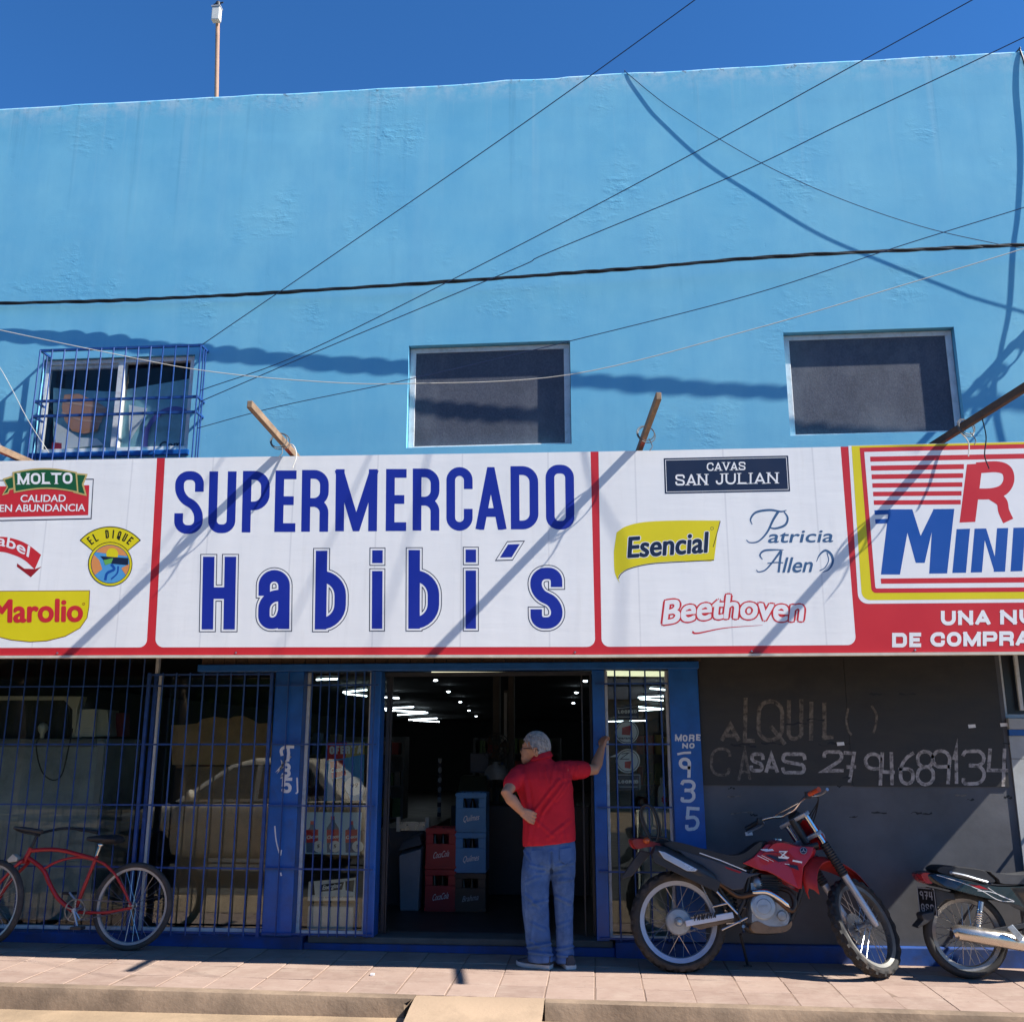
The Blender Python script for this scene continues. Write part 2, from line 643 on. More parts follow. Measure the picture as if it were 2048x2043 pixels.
M_KERB = pm('kerb_concrete', (.25, .178, .12), .92, var=.3, vs=4, bmp=.7, bs_=30, dirt=(.11, .077, .052), damt=.75, ds=2.2, dlo=.42, dhi=.7)
kerb(XL, RX0, 'kerb', 'worn concrete kerb on the bicycle side of the ramp', cut1=-.06)
kerb(RX1, XR, 'kerb', 'worn concrete kerb below the motorcycles')
rm = MB()
rings = []
for i in range(13):
    t = i / 12
    y = KY + .1 - t * .95
    z = zp(-.8) - .001 - (0 if t < .1 else (t - .1) / .9 * .125)
    rings.append([V((RX0 + .004 + (RX1 - RX0 - .008) * k / 12, y, z + .006 * mnoise.noise(V((k * .9, t * 6, 0))))) for k in range(13)])
rm.loft(rings, caps=False, closed=False)
struct(rm.build('ramp', pm('ramp_concrete', (.37, .265, .175), .92, var=.22, vs=4, bmp=.5, bs_=40, dirt=(.23, .16, .11), damt=.6, ds=2), smooth=60), 'light concrete ramp between the two kerbs')

# ================================================================== the shop building
BLD = empty('supermarket_building', (0, 0, 0), 'light blue plastered two storey shop building with flat roof and long sign', 'building')
WINS = {'b': (-5.15, -3.67, 4.25, 5.18), 'm': (-1.645, -.165, 4.215, 5.195), 'r': (1.733, 3.205, 4.237, 5.20)}
ZT = 7.94
xs = sorted({-10.0, 7.5} | {w[0] for w in WINS.values()} | {w[1] for w in WINS.values()} | {-10 + i * .25 for i in range(71)})
zs = sorted({2.5, 7.5} | {w[2] for w in WINS.values()} | {w[3] for w in WINS.values()})


def top_z(x):
    return ZT + .012 * mnoise.noise(V((x * 1.7, 0, 0))) + .010 * mnoise.noise(V((x * 9, 3, 0))) + (.016 if x > -.85 else 0) + (.008 if x < -3.1 else 0)


wl = MB()
for i in range(len(xs) - 1):
    xa, xb = xs[i], xs[i + 1]
    for j in range(len(zs)):
        za = zs[j]
        xm = (xa + xb) / 2
        if j < len(zs) - 1:
            zb = zs[j + 1]
            zm = (za + zb) / 2
            if any(w[0] < xm < w[1] and w[2] < zm < w[3] for w in WINS.values()):
                continue
            wl.add([(xa, 0, za), (xb, 0, za), (xb, 0, zb), (xa, 0, zb)], [(0, 1, 2, 3)])
        else:
            ta, tb_ = top_z(xa), top_z(xb)
            wl.add([(xa, 0, za), (xb, 0, za), (xb, -.004, tb_ - .02), (xa, -.004, ta - .02), (xb, .012, tb_), (xa, .012, ta), (xb, .22, tb_ + .004), (xa, .22, ta + .004), (xb, .22, 7.0), (xa, .22, 7.0)],
                   [(0, 1, 2, 3), (3, 2, 4, 5), (5, 4, 6, 7), (7, 6, 8, 9)])
for (x0, x1, z0, z1) in WINS.values():
    D = .16
    wl.add([(x0, 0, z0), (x0, D, z0), (x0, D, z1), (x0, 0, z1)], [(0, 1, 2, 3)])
    wl.add([(x1, 0, z0), (x1, 0, z1), (x1, D, z1), (x1, D, z0)], [(0, 1, 2, 3)])
    wl.add([(x0, 0, z0), (x1, 0, z0), (x1, D, z0), (x0, D, z0)], [(0, 1, 2, 3)])
    wl.add([(x0, 0, z1), (x0, D, z1), (x1, D, z1), (x1, 0, z1)], [(0, 1, 2, 3)])
# closing sides and back so that no light leaks
wl.add([(-10, 0, 2.5), (-10, 0, 7.5), (-10, 22, 7.5), (-10, 22, 2.5)], [(0, 1, 2, 3)])
wl.add([(7.5, 0, 2.5), (7.5, 22, 2.5), (7.5, 22, 7.5), (7.5, 0, 7.5)], [(0, 1, 2, 3)])
wl.build('wall', M_WALL, BLD)
rf = MB()
rf.add([(-10, .22, 7.2), (7.5, .22, 7.2), (7.5, 22, 7.2), (-10, 22, 7.2)], [(0, 1, 2, 3)])
rf.build('roof', M_CONC, BLD)


def dark_glass():
    m, nt, b = mk('dusty_dark_pane')
    f = noise_fac(nt, 75, 4, .7, .30, .80)
    c = mixcol(nt, f, (.060, .068, .092), (.120, .130, .160))
    c = mixcol(nt, mulf(nt, noise_fac(nt, 2.2, 6, .7, .48, .70, (1, 1, .5)), .5), c, (.17, .18, .20))
    c = mixcol(nt, mulf(nt, noise_fac(nt, 3, 6, .7, .5, .75), .55), c, (.055, .06, .07))
    nt.links.new(c, b.inputs['Base Color'])
    b.inputs['Roughness'].default_value = .55
    b.inputs['Specular IOR Level'].default_value = .12
    b.inputs['Sheen Weight'].default_value = .7
    b.inputs['Sheen Roughness'].default_value = .35
    bump(nt, b, f, .25, .003)
    return m


M_DUSTY = dark_glass()
for kx in ('m', 'r'):
    x0, x1, z0, z1 = WINS[kx]
    fr = MB()
    y0, y1 = .064, .115
    t = .032
    fr.box((x0 + .004, y0, z1 - .05), (x1 - .004, y1, z1 - .004))
    fr.box((x0 + .004, y0, z0 + .003), (x1 - .004, y1, z0 + t))
    fr.box((x0 + .004, y0, z0 + t), (x0 + .004 + .055, y1, z1 - .05))
    fr.box((x1 - .06, y0, z0 + t), (x1 - .004, y1, z1 - .05))
    wf = fr.build('window', M_WHITEFR, BLD, bevel=.004)
    wf['label'] = 'blind dusty window with white frame above ' + ('the middle of the sign' if kx == 'm' else 'the right of the sign')
    pn = MB()
    pn.box((x0 + .055, .072, z0 + .03), (x1 - .058, .10, z1 - .048))
    pn.build('pane', M_DUSTY, wf)

# barred sliding window
x0, x1, z0, z1 = WINS['b']
fr = MB()
y0, y1 = .03, .09
for a, b in (((x0 + .003, y0, z1 - .045), (x1 - .003, y1, z1 - .003)), ((x0 + .003, y0, z0 + .003), (x1 - .003, y1, z0 + .05)),
             ((x0 + .003, y0, z0 + .05), (x0 + .05, y1, z1 - .045)), ((x1 - .05, y0, z0 + .05), (x1 - .003, y1, z1 - .045))):
    fr.box(a, b)
xm = W(240, 800, .05).x
fr.box((xm - .035, y0 - .012, z0 + .05), (xm + .03, y1, z1 - .045))
fr.box((x0 + .05, y0 + .02, z1 - .085), (xm - .035, y1 - .005, z1 - .045))
wf = fr.build('window', M_WHITEFR, BLD, bevel=.004)
wf['label'] = 'white framed sliding window behind the blue bars'
for a, b, yy in ((x0 + .05, xm - .035, .050), (xm + .03, x1 - .05, .066)):
    pn = MB()
    pn.box((a, yy, z0 + .05), (b, yy + .006, z1 - .045))
    pn.build('pane', M_GLASSU, wf)
sl = MB()
sl.box((x0 - .02, -.035, z0 - .05), (x1 + .02, .029, z0 - .002))
sl.build('sill', M_BLUE, wf, bevel=.006)
# dark room behind that window
rb = MB()
for q in ([(x0, .16, z0), (x1, .16, z0), (x1, 1.6, z0), (x0, 1.6, z0)], [(x0, .16, z1), (x0, 1.6, z1), (x1, 1.6, z1), (x1, .16, z1)],
          [(x0, 1.6, z0), (x1, 1.6, z0), (x1, 1.6, z1), (x0, 1.6, z1)], [(x0, .16, z0), (x0, 1.6, z0), (x0, 1.6, z1), (x0, .16, z1)], [(x1, .16, z0), (x1, .16, z1), (x1, 1.6, z1), (x1, 1.6, z0)]):
    rb.add(q, [(0, 1, 2, 3)])
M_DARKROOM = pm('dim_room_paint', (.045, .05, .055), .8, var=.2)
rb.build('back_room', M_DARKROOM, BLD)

# cage of bars over that window
GY = -.16
GX0, GX1, GZ0, GZ1 = W(70, 800, GY).x, W(394, 800, GY).x, 4.06, W(240, 696, GY).z
GR = empty('window_grille', (-4.3, -.16, 4.0), 'blue cage of bars over the upper left window', 'window grille')


def gbar(a, b, w=.014, name='bar', par=GR, mat=None, d=None):
    m = MB()
    m.bar(a, b, w, d or w)
    return m.build(name, mat or M_BLUEBAR, par)


def round_bar(a, b, r, name, par, mat=None, n=6):
    m = MB()
    m.tube([a, b], r, n)
    return m.build(name, mat or M_BLUEBAR, par, smooth=60)


for z in (GZ0, 4.555, 4.70, GZ1):
    gbar((GX0, GY, z), (GX1, GY, z), .022, 'rail')
    for x in (GX0, GX1):
        gbar((x, GY - .008, z + .001), (x, -.001, z + .001), .018, 'rail')
for i in range(14):
    x = GX0 + (GX1 - GX0) * i / 13
    round_bar((x, GY - .012, GZ0 - .03), (x, GY - .012, GZ1), .0075, 'bar', GR)
for x in (GX0, GX1):
    for y in (-.10, -.05):
        round_bar((x, y, GZ0), (x, y, GZ1), .0075, 'bar', GR)
for i in range(14):
    x = GX0 + (GX1 - GX0) * i / 13
    round_bar((x, GY, GZ0 + .012), (x, -.001, GZ0 + .012), .0065, 'bar', GR)

# ---------------------------------------------------------------- shopfront
FY = .10                                   # plane of the shopfront
pl = MB()
for xa, xb, yy, zt in ((-9.0, -2.40, .065, .125), (-2.40, .12, .085, .075), (.12, 3.45, .06, .118), (3.45, 7.4, .06, .118)):
    pl.box((xa, yy, -.15), (xb - .002, .30, zt))
pl.build('plinth', M_PLINTH, BLD, bevel=.012)
st = MB()
st.box((-2.36, .07, .075), (.10, .34, .125))
st.build('doorstep', pm('doorstep_cement', (.10, .095, .085), .85, var=.3, vs=5, bmp=.5, bs_=40), BLD, bevel=.008)


def post(x0, x1, z0, z1, y0, y1, name='pillar', mat=None, label=None):
    m = MB()
    m.box((x0, y0, z0), (x1, y1, z1))
    o = m.build(name, mat or M_BLUE, BLD, bevel=.006)
    if label:
        o['label'] = label
    return o


post(-2.735, -2.485, .126, 2.242, .03, .30, label='blue pillar left of the poster window')
post(-1.905, -1.815, .126, 2.242, .05, .22, 'door_jamb')
post(-.025, .078, .126, 2.242, .05, .22, 'door_jamb')
post(.612, .83, .126, 2.242, .062, .22, 'pillar', label='blue pillar behind the number board')
post(-3.42, .86, 2.244, 2.305, .0, .13, 'header_beam')
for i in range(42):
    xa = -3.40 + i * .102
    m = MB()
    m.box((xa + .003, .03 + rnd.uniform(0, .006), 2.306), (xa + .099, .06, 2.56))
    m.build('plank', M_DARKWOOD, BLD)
# awning carrying the sign
m = MB()
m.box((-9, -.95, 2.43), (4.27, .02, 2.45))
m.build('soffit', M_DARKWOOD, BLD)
m = MB()
m.add([(-9, -.96, 3.55), (4.27, -.96, 3.55), (4.27, -.001, 3.72), (-9, -.001, 3.72)], [(0, 1, 2, 3)])
m.box((4.25, -.95, 2.452), (4.268, -.005, 3.54))
m.build('awning_roof', M_STEEL, BLD)
for px_, py_ in ((525, 1318), (1392, 1322)):
    a = W(px_, py_, -.80)
    m = MB()
    m.bar((a.x, -.94, 2.335), (a.x + (.12 if px_ < 1000 else -.12), .02, 2.405), .05, .05)
    m.build('bracket', M_WOOD, BLD, bevel=.004)


def wframe(x0, x1, z0, z1, y, t=.028, label=None, right=True):
    m = MB()
    m.box((x0, y - .02, z0), (x1, y + .02, z0 + t))
    m.box((x0, y - .02, z0 + t), (x0 + t, y + .02, z1))
    if right:
        m.box((x1 - t, y - .02, z0 + t), (x1, y + .02, z1))
    o = m.build('shop_window', M_WHITEFR, BLD, bevel=.003)
    if label:
        o['label'] = label
    p = MB()
    p.box((x0 + t * .6, y - .003, z0 + t * .6), (x1 - t * .6, y + .003, z1))
    p.build('pane', M_GLASS, o)
    return o


wframe(-8.0, -3.845, .128, 2.60, .19, .03, 'large shop window behind the bicycle').children[0].data.materials[0] = M_GLASSL
wframe(-3.84, -2.737, .128, 2.24, .185, .03, 'shop window with cardboard boxes').children[0].data.materials[0] = M_GLASSC
wframe(-2.484, -1.907, .128, 2.24, .16, .028, 'narrow shop window with offer posters')
wframe(.08, .611, .128, 2.24, .16, .024, 'narrow shop window right of the doorway')

# black wall to the right and the neighbour's front
m = MB()
m.box((.831, FY, .119), (3.30, .30, 2.43))
bw = m.build('black_wall', M_BLACK, BLD)
for xa, xb, dz in ((.862, 2.05, 0), (2.053, 3.262, .006)):
    m = MB()
    m.box((xa, FY - .012, 1.312 - dz), (xb, FY - .001, 2.415))
    m.build('board', pm('tarred_board', (.030, .027, .024), .6, var=.35, vs=3, bmp=.2, bs_=18, dirt=(.012, .012, .014), damt=.8, ds=2.5, stretch=(1, 1, 4)), BLD)
M_GREYTILE = pm('pale_grey_render', (.42, .44, .44), .7, var=.1, vs=6, bmp=.1, dirt=(.25, .25, .23), damt=.5, ds=4)
m = MB()
m.box((3.302, .085, .119), (7.4, .28, 1.52))
m.box((3.302, .085, 1.524), (7.4, .28, 1.70))
m.build('neighbour_wall', M_GREYTILE, BLD)
m = MB()
m.box((3.302, .07, 1.702), (7.4, .28, 1.75))
m.build('blue_stripe', M_BLUE, BLD)
m = MB()
m.box((3.302, .06, 1.752), (7.4, .30, 1.84))
m.build('window_ledge', M_GREYTILE, BLD, bevel=.005)
nwf = wframe(3.302, 7.4, 1.842, 2.60, .16, .03, 'dark window beside the black wall')
nwf.children[0].data.materials[0] = pm('dark_tinted_pane', (.015, .016, .018), .35, var=.2, vs=3)
for xk in (3.42, 3.62):
    m = MB()
    m.box((xk, .10, 1.90), (xk + .03, .125, 2.60))
    m.build('mullion', M_WHITEFR, nwf, bevel=.003)

# ---------------------------------------------------------------- shopfront grilles
RZ = (.15, .645, 1.14, 1.635, 2.125)
G1 = empty('security_grille', (-5.5, .05, .13), 'wide blue grille of bars behind the red bicycle', 'security grille')
GYF = .02
for z in RZ[1:]:
    gbar((-8, GYF, z), (-3.87, GYF, z), .012, 'rail', G1)
for i in range(32):
    x = -3.90 - i * .1335
    round_bar((x, GYF - .011, .128), (x, GYF - .011, 2.56), .0062, 'bar', G1)
G2 = empty('security_grille', (-3.3, .03, .13), 'blue hinged grille in front of the cardboard boxes', 'security grille')
for z in (.15, .645, 1.14, 1.635, 2.125, 2.22):
    gbar((-3.84, GYF - .012, z), (-2.76, GYF - .012, z), .014, 'rail', G2)
for x in (-3.845, -2.757):
    gbar((x, GYF - .012, .128), (x, GYF - .012, 2.235), .026, 'frame_post', G2)
gbar((-3.80, GYF + .03, .128), (-3.80, GYF + .03, 2.235), .03, 'frame_post', G2)
for i in range(1, 9):
    x = -3.84 + i * .121
    round_bar((x, GYF - .026, .13), (x, GYF - .026, 2.235), .0072, 'bar', G2)
G3 = empty('security_grille', (-2.2, .03, .13), 'blue grille in front of the offer posters', 'security grille')
for z in RZ:
    gbar((-2.73, GYF - .012, z), (-1.83, GYF - .012, z), .013, 'rail', G3)
for x in (-2.605, -2.40, -2.325, -2.25, -2.175, -2.10, -2.025, -1.95, -1.86):
    round_bar((x, GYF - .025, .135), (x, GYF - .025, 2.235), .0066, 'bar', G3)
G4 = empty('security_grille', (.35, .03, .13), 'blue grille right of the doorway in front of round stickers', 'security grille')
for z in RZ:
    gbar((.0, GYF + .01, z), (.60, GYF + .01, z), .013, 'rail', G4)
for x in (.165, .29, .415, .54):
    round_bar((x, GYF - .003, .135), (x, GYF - .003, 2.235), .0066, 'bar', G4)

# ---------------------------------------------------------------- the shop's room
FZ = .10
RM = MB()
RM.add([(-8, .3, FZ), (7.4, .3, FZ), (7.4, 27, FZ), (-8, 27, FZ)], [(0, 1, 2, 3)])
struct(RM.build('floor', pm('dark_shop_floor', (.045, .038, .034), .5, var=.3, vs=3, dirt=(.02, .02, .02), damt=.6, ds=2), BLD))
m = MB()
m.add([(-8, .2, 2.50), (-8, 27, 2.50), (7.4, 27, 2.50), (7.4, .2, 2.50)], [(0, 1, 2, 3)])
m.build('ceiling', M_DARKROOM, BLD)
m = MB()
m.add([(-8, 27, FZ), (7.4, 27, FZ), (7.4, 27, 2.50), (-8, 27, 2.50)], [(0, 1, 2, 3)])
m.add([(-8, .2, FZ), (-8, 27, FZ), (-8, 27, 2.50), (-8, .2, 2.50)], [(0, 1, 2, 3)])
m.add([(7.4, .2, FZ), (7.4, .2, 2.50), (7.4, 27, 2.50), (7.4, 27, FZ)], [(0, 1, 2, 3)])
m.add([(.84, .301, FZ), (3.3, .301, FZ), (3.3, .301, 2.50), (.84, .301, 2.50)], [(0, 1, 2, 3)])
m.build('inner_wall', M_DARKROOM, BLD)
# folded shutter tracks and the open door leaf at the doorway
for x, w in ((-1.80, .03), (-1.765, .012), (-.12, .012), (-.05, .02)):
    m = MB()
    m.box((x, .225, FZ), (x + w, .26, 2.24))
    m.build('shutter_rail', pm('dark_metal', (.05, .05, .055), .45, metal=.6, var=.2, vs=12), BLD)
m = MB()
m.box((-1.81, .17, 2.205), (-.03, .23, 2.238))
m.build('shutter_box', MATS['dark_metal'], BLD)
# ================================================================== flat lettering and print
def fillet(pts, closed=False):
    """polyline of (x, y[, r]) in real units -> points with rounded corners (r = fraction of the largest possible radius)"""
    n = len(pts)
    out = []
    for i, p in enumerate(pts):
        a = V((p[0], p[1]))
        r = p[2] if len(p) > 2 else 0
        if r <= 0 or (not closed and i in (0, n - 1)):
            out.append(a)
            continue
        q0, q1 = pts[i - 1], pts[(i + 1) % n]
        b, c = V((q0[0], q0[1])), V((q1[0], q1[1]))
        lb, lc = (b - a).length, (c - a).length
        fb = .5 if (len(q0) > 2 and q0[2] > 0) else .98
        fc = .5 if (len(q1) > 2 and q1[2] > 0) else .98
        d = min(lb * fb, lc * fc) * r
        p0, p1 = a + (b - a).normalized() * d, a + (c - a).normalized() * d
        k = .5523
        c0, c1 = p0 + (a - p0) * k, p1 + (a - p1) * k
        for j in range(9):
            t = j / 8
            out.append(p0 * (1 - t) ** 3 + c0 * 3 * t * (1 - t) ** 2 + c1 * 3 * t * t * (1 - t) + p1 * t ** 3)
    res = [out[0]]
    for q in out[1:]:
        if (q - res[-1]).length > 1e-5:
            res.append(q)
    if closed and (res[0] - res[-1]).length < 1e-5:
        res.pop()
    return res


def ribbon2d(P, w, closed=False, ext=0.0, widths=None):
    """flat stroke along P -> (verts, quads)"""
    P = [V(p) for p in P]
    if not closed and ext:
        P[0] = P[0] + (P[0] - P[1]).normalized() * ext
        P[-1] = P[-1] + (P[-1] - P[-2]).normalized() * ext
    n = len(P)
    vs, fs = [], []
    for i in range(n):
        if closed:
            d0, d1 = (P[i] - P[i - 1]).normalized(), (P[(i + 1) % n] - P[i]).normalized()
        else:
            d0 = (P[i] - P[i - 1]).normalized() if i else (P[1] - P[0]).normalized()
            d1 = (P[i + 1] - P[i]).normalized() if i < n - 1 else d0
        n0, n1 = V((-d0.y, d0.x)), V((-d1.y, d1.x))
        m = n0 + n1
        if m.length < 1e-4:
            m = n0
        m.normalize()
        c = max(.14, m.dot(n0))
        ww = (widths[i] if widths else w) / 2 / c
        vs += [P[i] + m * ww, P[i] - m * ww]
    for i in range(n if closed else n - 1):
        j = (i + 1) % n
        fs.append((2 * i, 2 * i + 1, 2 * j + 1, 2 * j))
    return vs, fs


GL = {
    'S': [[(1, .78), (1, 1, .88), (0, 1, .88), (0, .60, .9), (1, .40, .9), (1, 0, .88), (0, 0, .88), (0, .22)]],
    'U': [[(0, 1), (0, 0, .88), (1, 0, .88), (1, 1)]],
    'P': [[(0, 0), (0, 1)], ['j', (0, 1), (1, 1, .75), (1, .42, .75), (0, .42)]],
    'E': [[(0, 0), (0, 1)], [(0, 1), (1, 1)], [(0, .51), (.82, .51)], [(0, 0), (1, 0)]],
    'F': [[(0, 0), (0, 1)], [(0, 1), (1, 1)], [(0, .5), (.82, .5)]],
    'R': [[(0, 0), (0, 1)], ['j', (0, 1), (1, 1, .75), (1, .47, .75), (0, .47)], ['js', (.5, .47), (1, .42, .8), (1, 0)]],
    'M': [[(0, 0), (0, 1)], [(1, 0), (1, 1)], [(0, 1), (.5, .0), (1, 1)]],
    'N': [[(0, 0), (0, 1)], [(1, 0), (1, 1)], [(0, 1), (1, 0)]],
    'C': [[(1, .76), (1, 1, 1), (0, 1, 1), (0, 0, 1), (1, 0, 1), (1, .24)]],
    'A': [[(0, 0), (.5, 1), (1, 0)], [(.16, .24), (.84, .24)]],
    'V': [[(0, 1), (.5, 0), (1, 1)]],
    'D': [[(0, 0), (0, 1)], ['j', (0, 1), (1, 1, .62), (1, 0, .62), (0, 0)]],
    'B': [[(0, 0), (0, 1)], ['j', (0, 1), (1, 1, 1), (1, .53, 1), (0, .53)], ['j', (0, .53), (1, .53, 1), (1, 0, 1), (0, 0)]],
    'O': [[(0, 0, .88), (0, 1, .88), (1, 1, .88), (1, 0, .88), 'c']],
    'Q': [[(0, 0, 1), (0, 1, 1), (1, 1, 1), (1, 0, 1), 'c'], [(.55, .3), (1.05, -.08)]],
    'H': [[(0, 0), (0, 1)], [(1, 0), (1, 1)], [(0, .5), (1, .5)]],
    'L': [[(0, 0), (0, 1)], [(0, 0), (1, 0)]],
    'I': [[(.5, 0), (.5, 1)]],
    'T': [[(.5, 0), (.5, 1)], [(0, 1), (1, 1)]],
    'J': [[(1, 1), (1, 0, 1), (0, 0, 1), (0, .25)]],
    'Y': [[(.5, 0), (.5, .45)], [(0, 1), (.5, .45), (1, 1)]],
    'K': [[(0, 0), (0, 1)], [(0, .45), (1, 1)], [(.3, .6), (1, 0)]],
    'Z': [[(0, 1), (1, 1), (0, 0), (1, 0)]],
    'G': [[(1, .7), (1, 1, 1), (0, 1, 1), (0, 0, 1), (1, 0, 1), (1, .45), (.55, .45)]],
    'a': [[(0, .70), (0, 1, 1), (1, 1, 1), (1, 0)], ['j', (1, .60), (0, .54, .9), (0, 0, .95), (.80, 0, .9), (1, .26)]],
    'b': [[(0, 0), (0, 1)], ['j', (0, .70), (1, .70, 1), (1, 0, 1), (0, 0)]],
    'i': [[(.5, 0), (.5, .695)], [(.5, .965), (.5, 1)]],
    's': [[(1, .84), (1, 1, 1), (0, 1, 1), (0, .60, .9), (1, .40, .9), (1, 0, 1), (0, 0, 1), (0, .16)]],
    '0': [[(0, 0, 1), (0, 1, 1), (1, 1, 1), (1, 0, 1), 'c']],
    '1': [[(.15, .75), (.6, 1), (.6, 0)]],
    '2': [[(0, .78), (0, 1, 1), (1, 1, 1), (1, .6, .8), (0, 0), (1, 0)]],
    '3': [[(0, .9), (.1, 1, .6), (1, 1, 1), (1, .56, 1), (.35, .54)], [(.35, .54), (1, .52, 1), (1, 0, 1), (0, 0, .8), (0, .12)]],
    '4': [[(.1, 1), (0, .4), (1, .4)], [(.85, 1), (.85, 0)]],
    '5': [[(1, 1), (.1, 1), (.05, .55)], [(.05, .55), (1, .62, 1), (1, 0, 1), (0, 0, .8), (0, .12)]],
    '6': [[(.9, 1), (0, .8, .9), (0, 0, 1), (1, 0, 1), (1, .5, 1), (0, .5, .8)]],
    '7': [[(0, 1), (1, 1), (.45, 0)], [(.25, .5), (.95, .5)]],
    '8': [[(0, .53, 1), (0, 1, 1), (1, 1, 1), (1, .53, 1), 'c'], [(0, 0, 1), (0, .53, 1), (1, .53, 1), (1, 0, 1), 'c']],
    '9': [[(.9, .5), (0, .5, 1), (0, 1, 1), (1, 1, 1), (.95, .0)]],
}
_txt_cache = {}


def text2d(body):
    """Blender's built-in face, normalised to x 0..1, cap height 1"""
    if body in _txt_cache:
        return _txt_cache[body]
    c = bpy.data.curves.new('lettering', 'FONT')
    c.body = body
    c.resolution_u = 5
    o = bpy.data.objects.new('lettering', c)
    COL.objects.link(o)
    me = bpy.data.meshes.new_from_object(o.evaluated_get(bpy.context.evaluated_depsgraph_get()))
    vs = [V((v.co.x, v.co.y)) for v in me.vertices]
    fs = [tuple(p.vertices) for p in me.polygons]
    bpy.data.objects.remove(o)
    bpy.data.curves.remove(c)
    bpy.data.meshes.remove(me)
    x0, x1 = min(v.x for v in vs), max(v.x for v in vs)
    hgt = .72
    res = ([V(((v.x - x0) / (x1 - x0), v.y / hgt)) for v in vs], fs)
    _txt_cache[body] = res
    return res


SY = -1.0


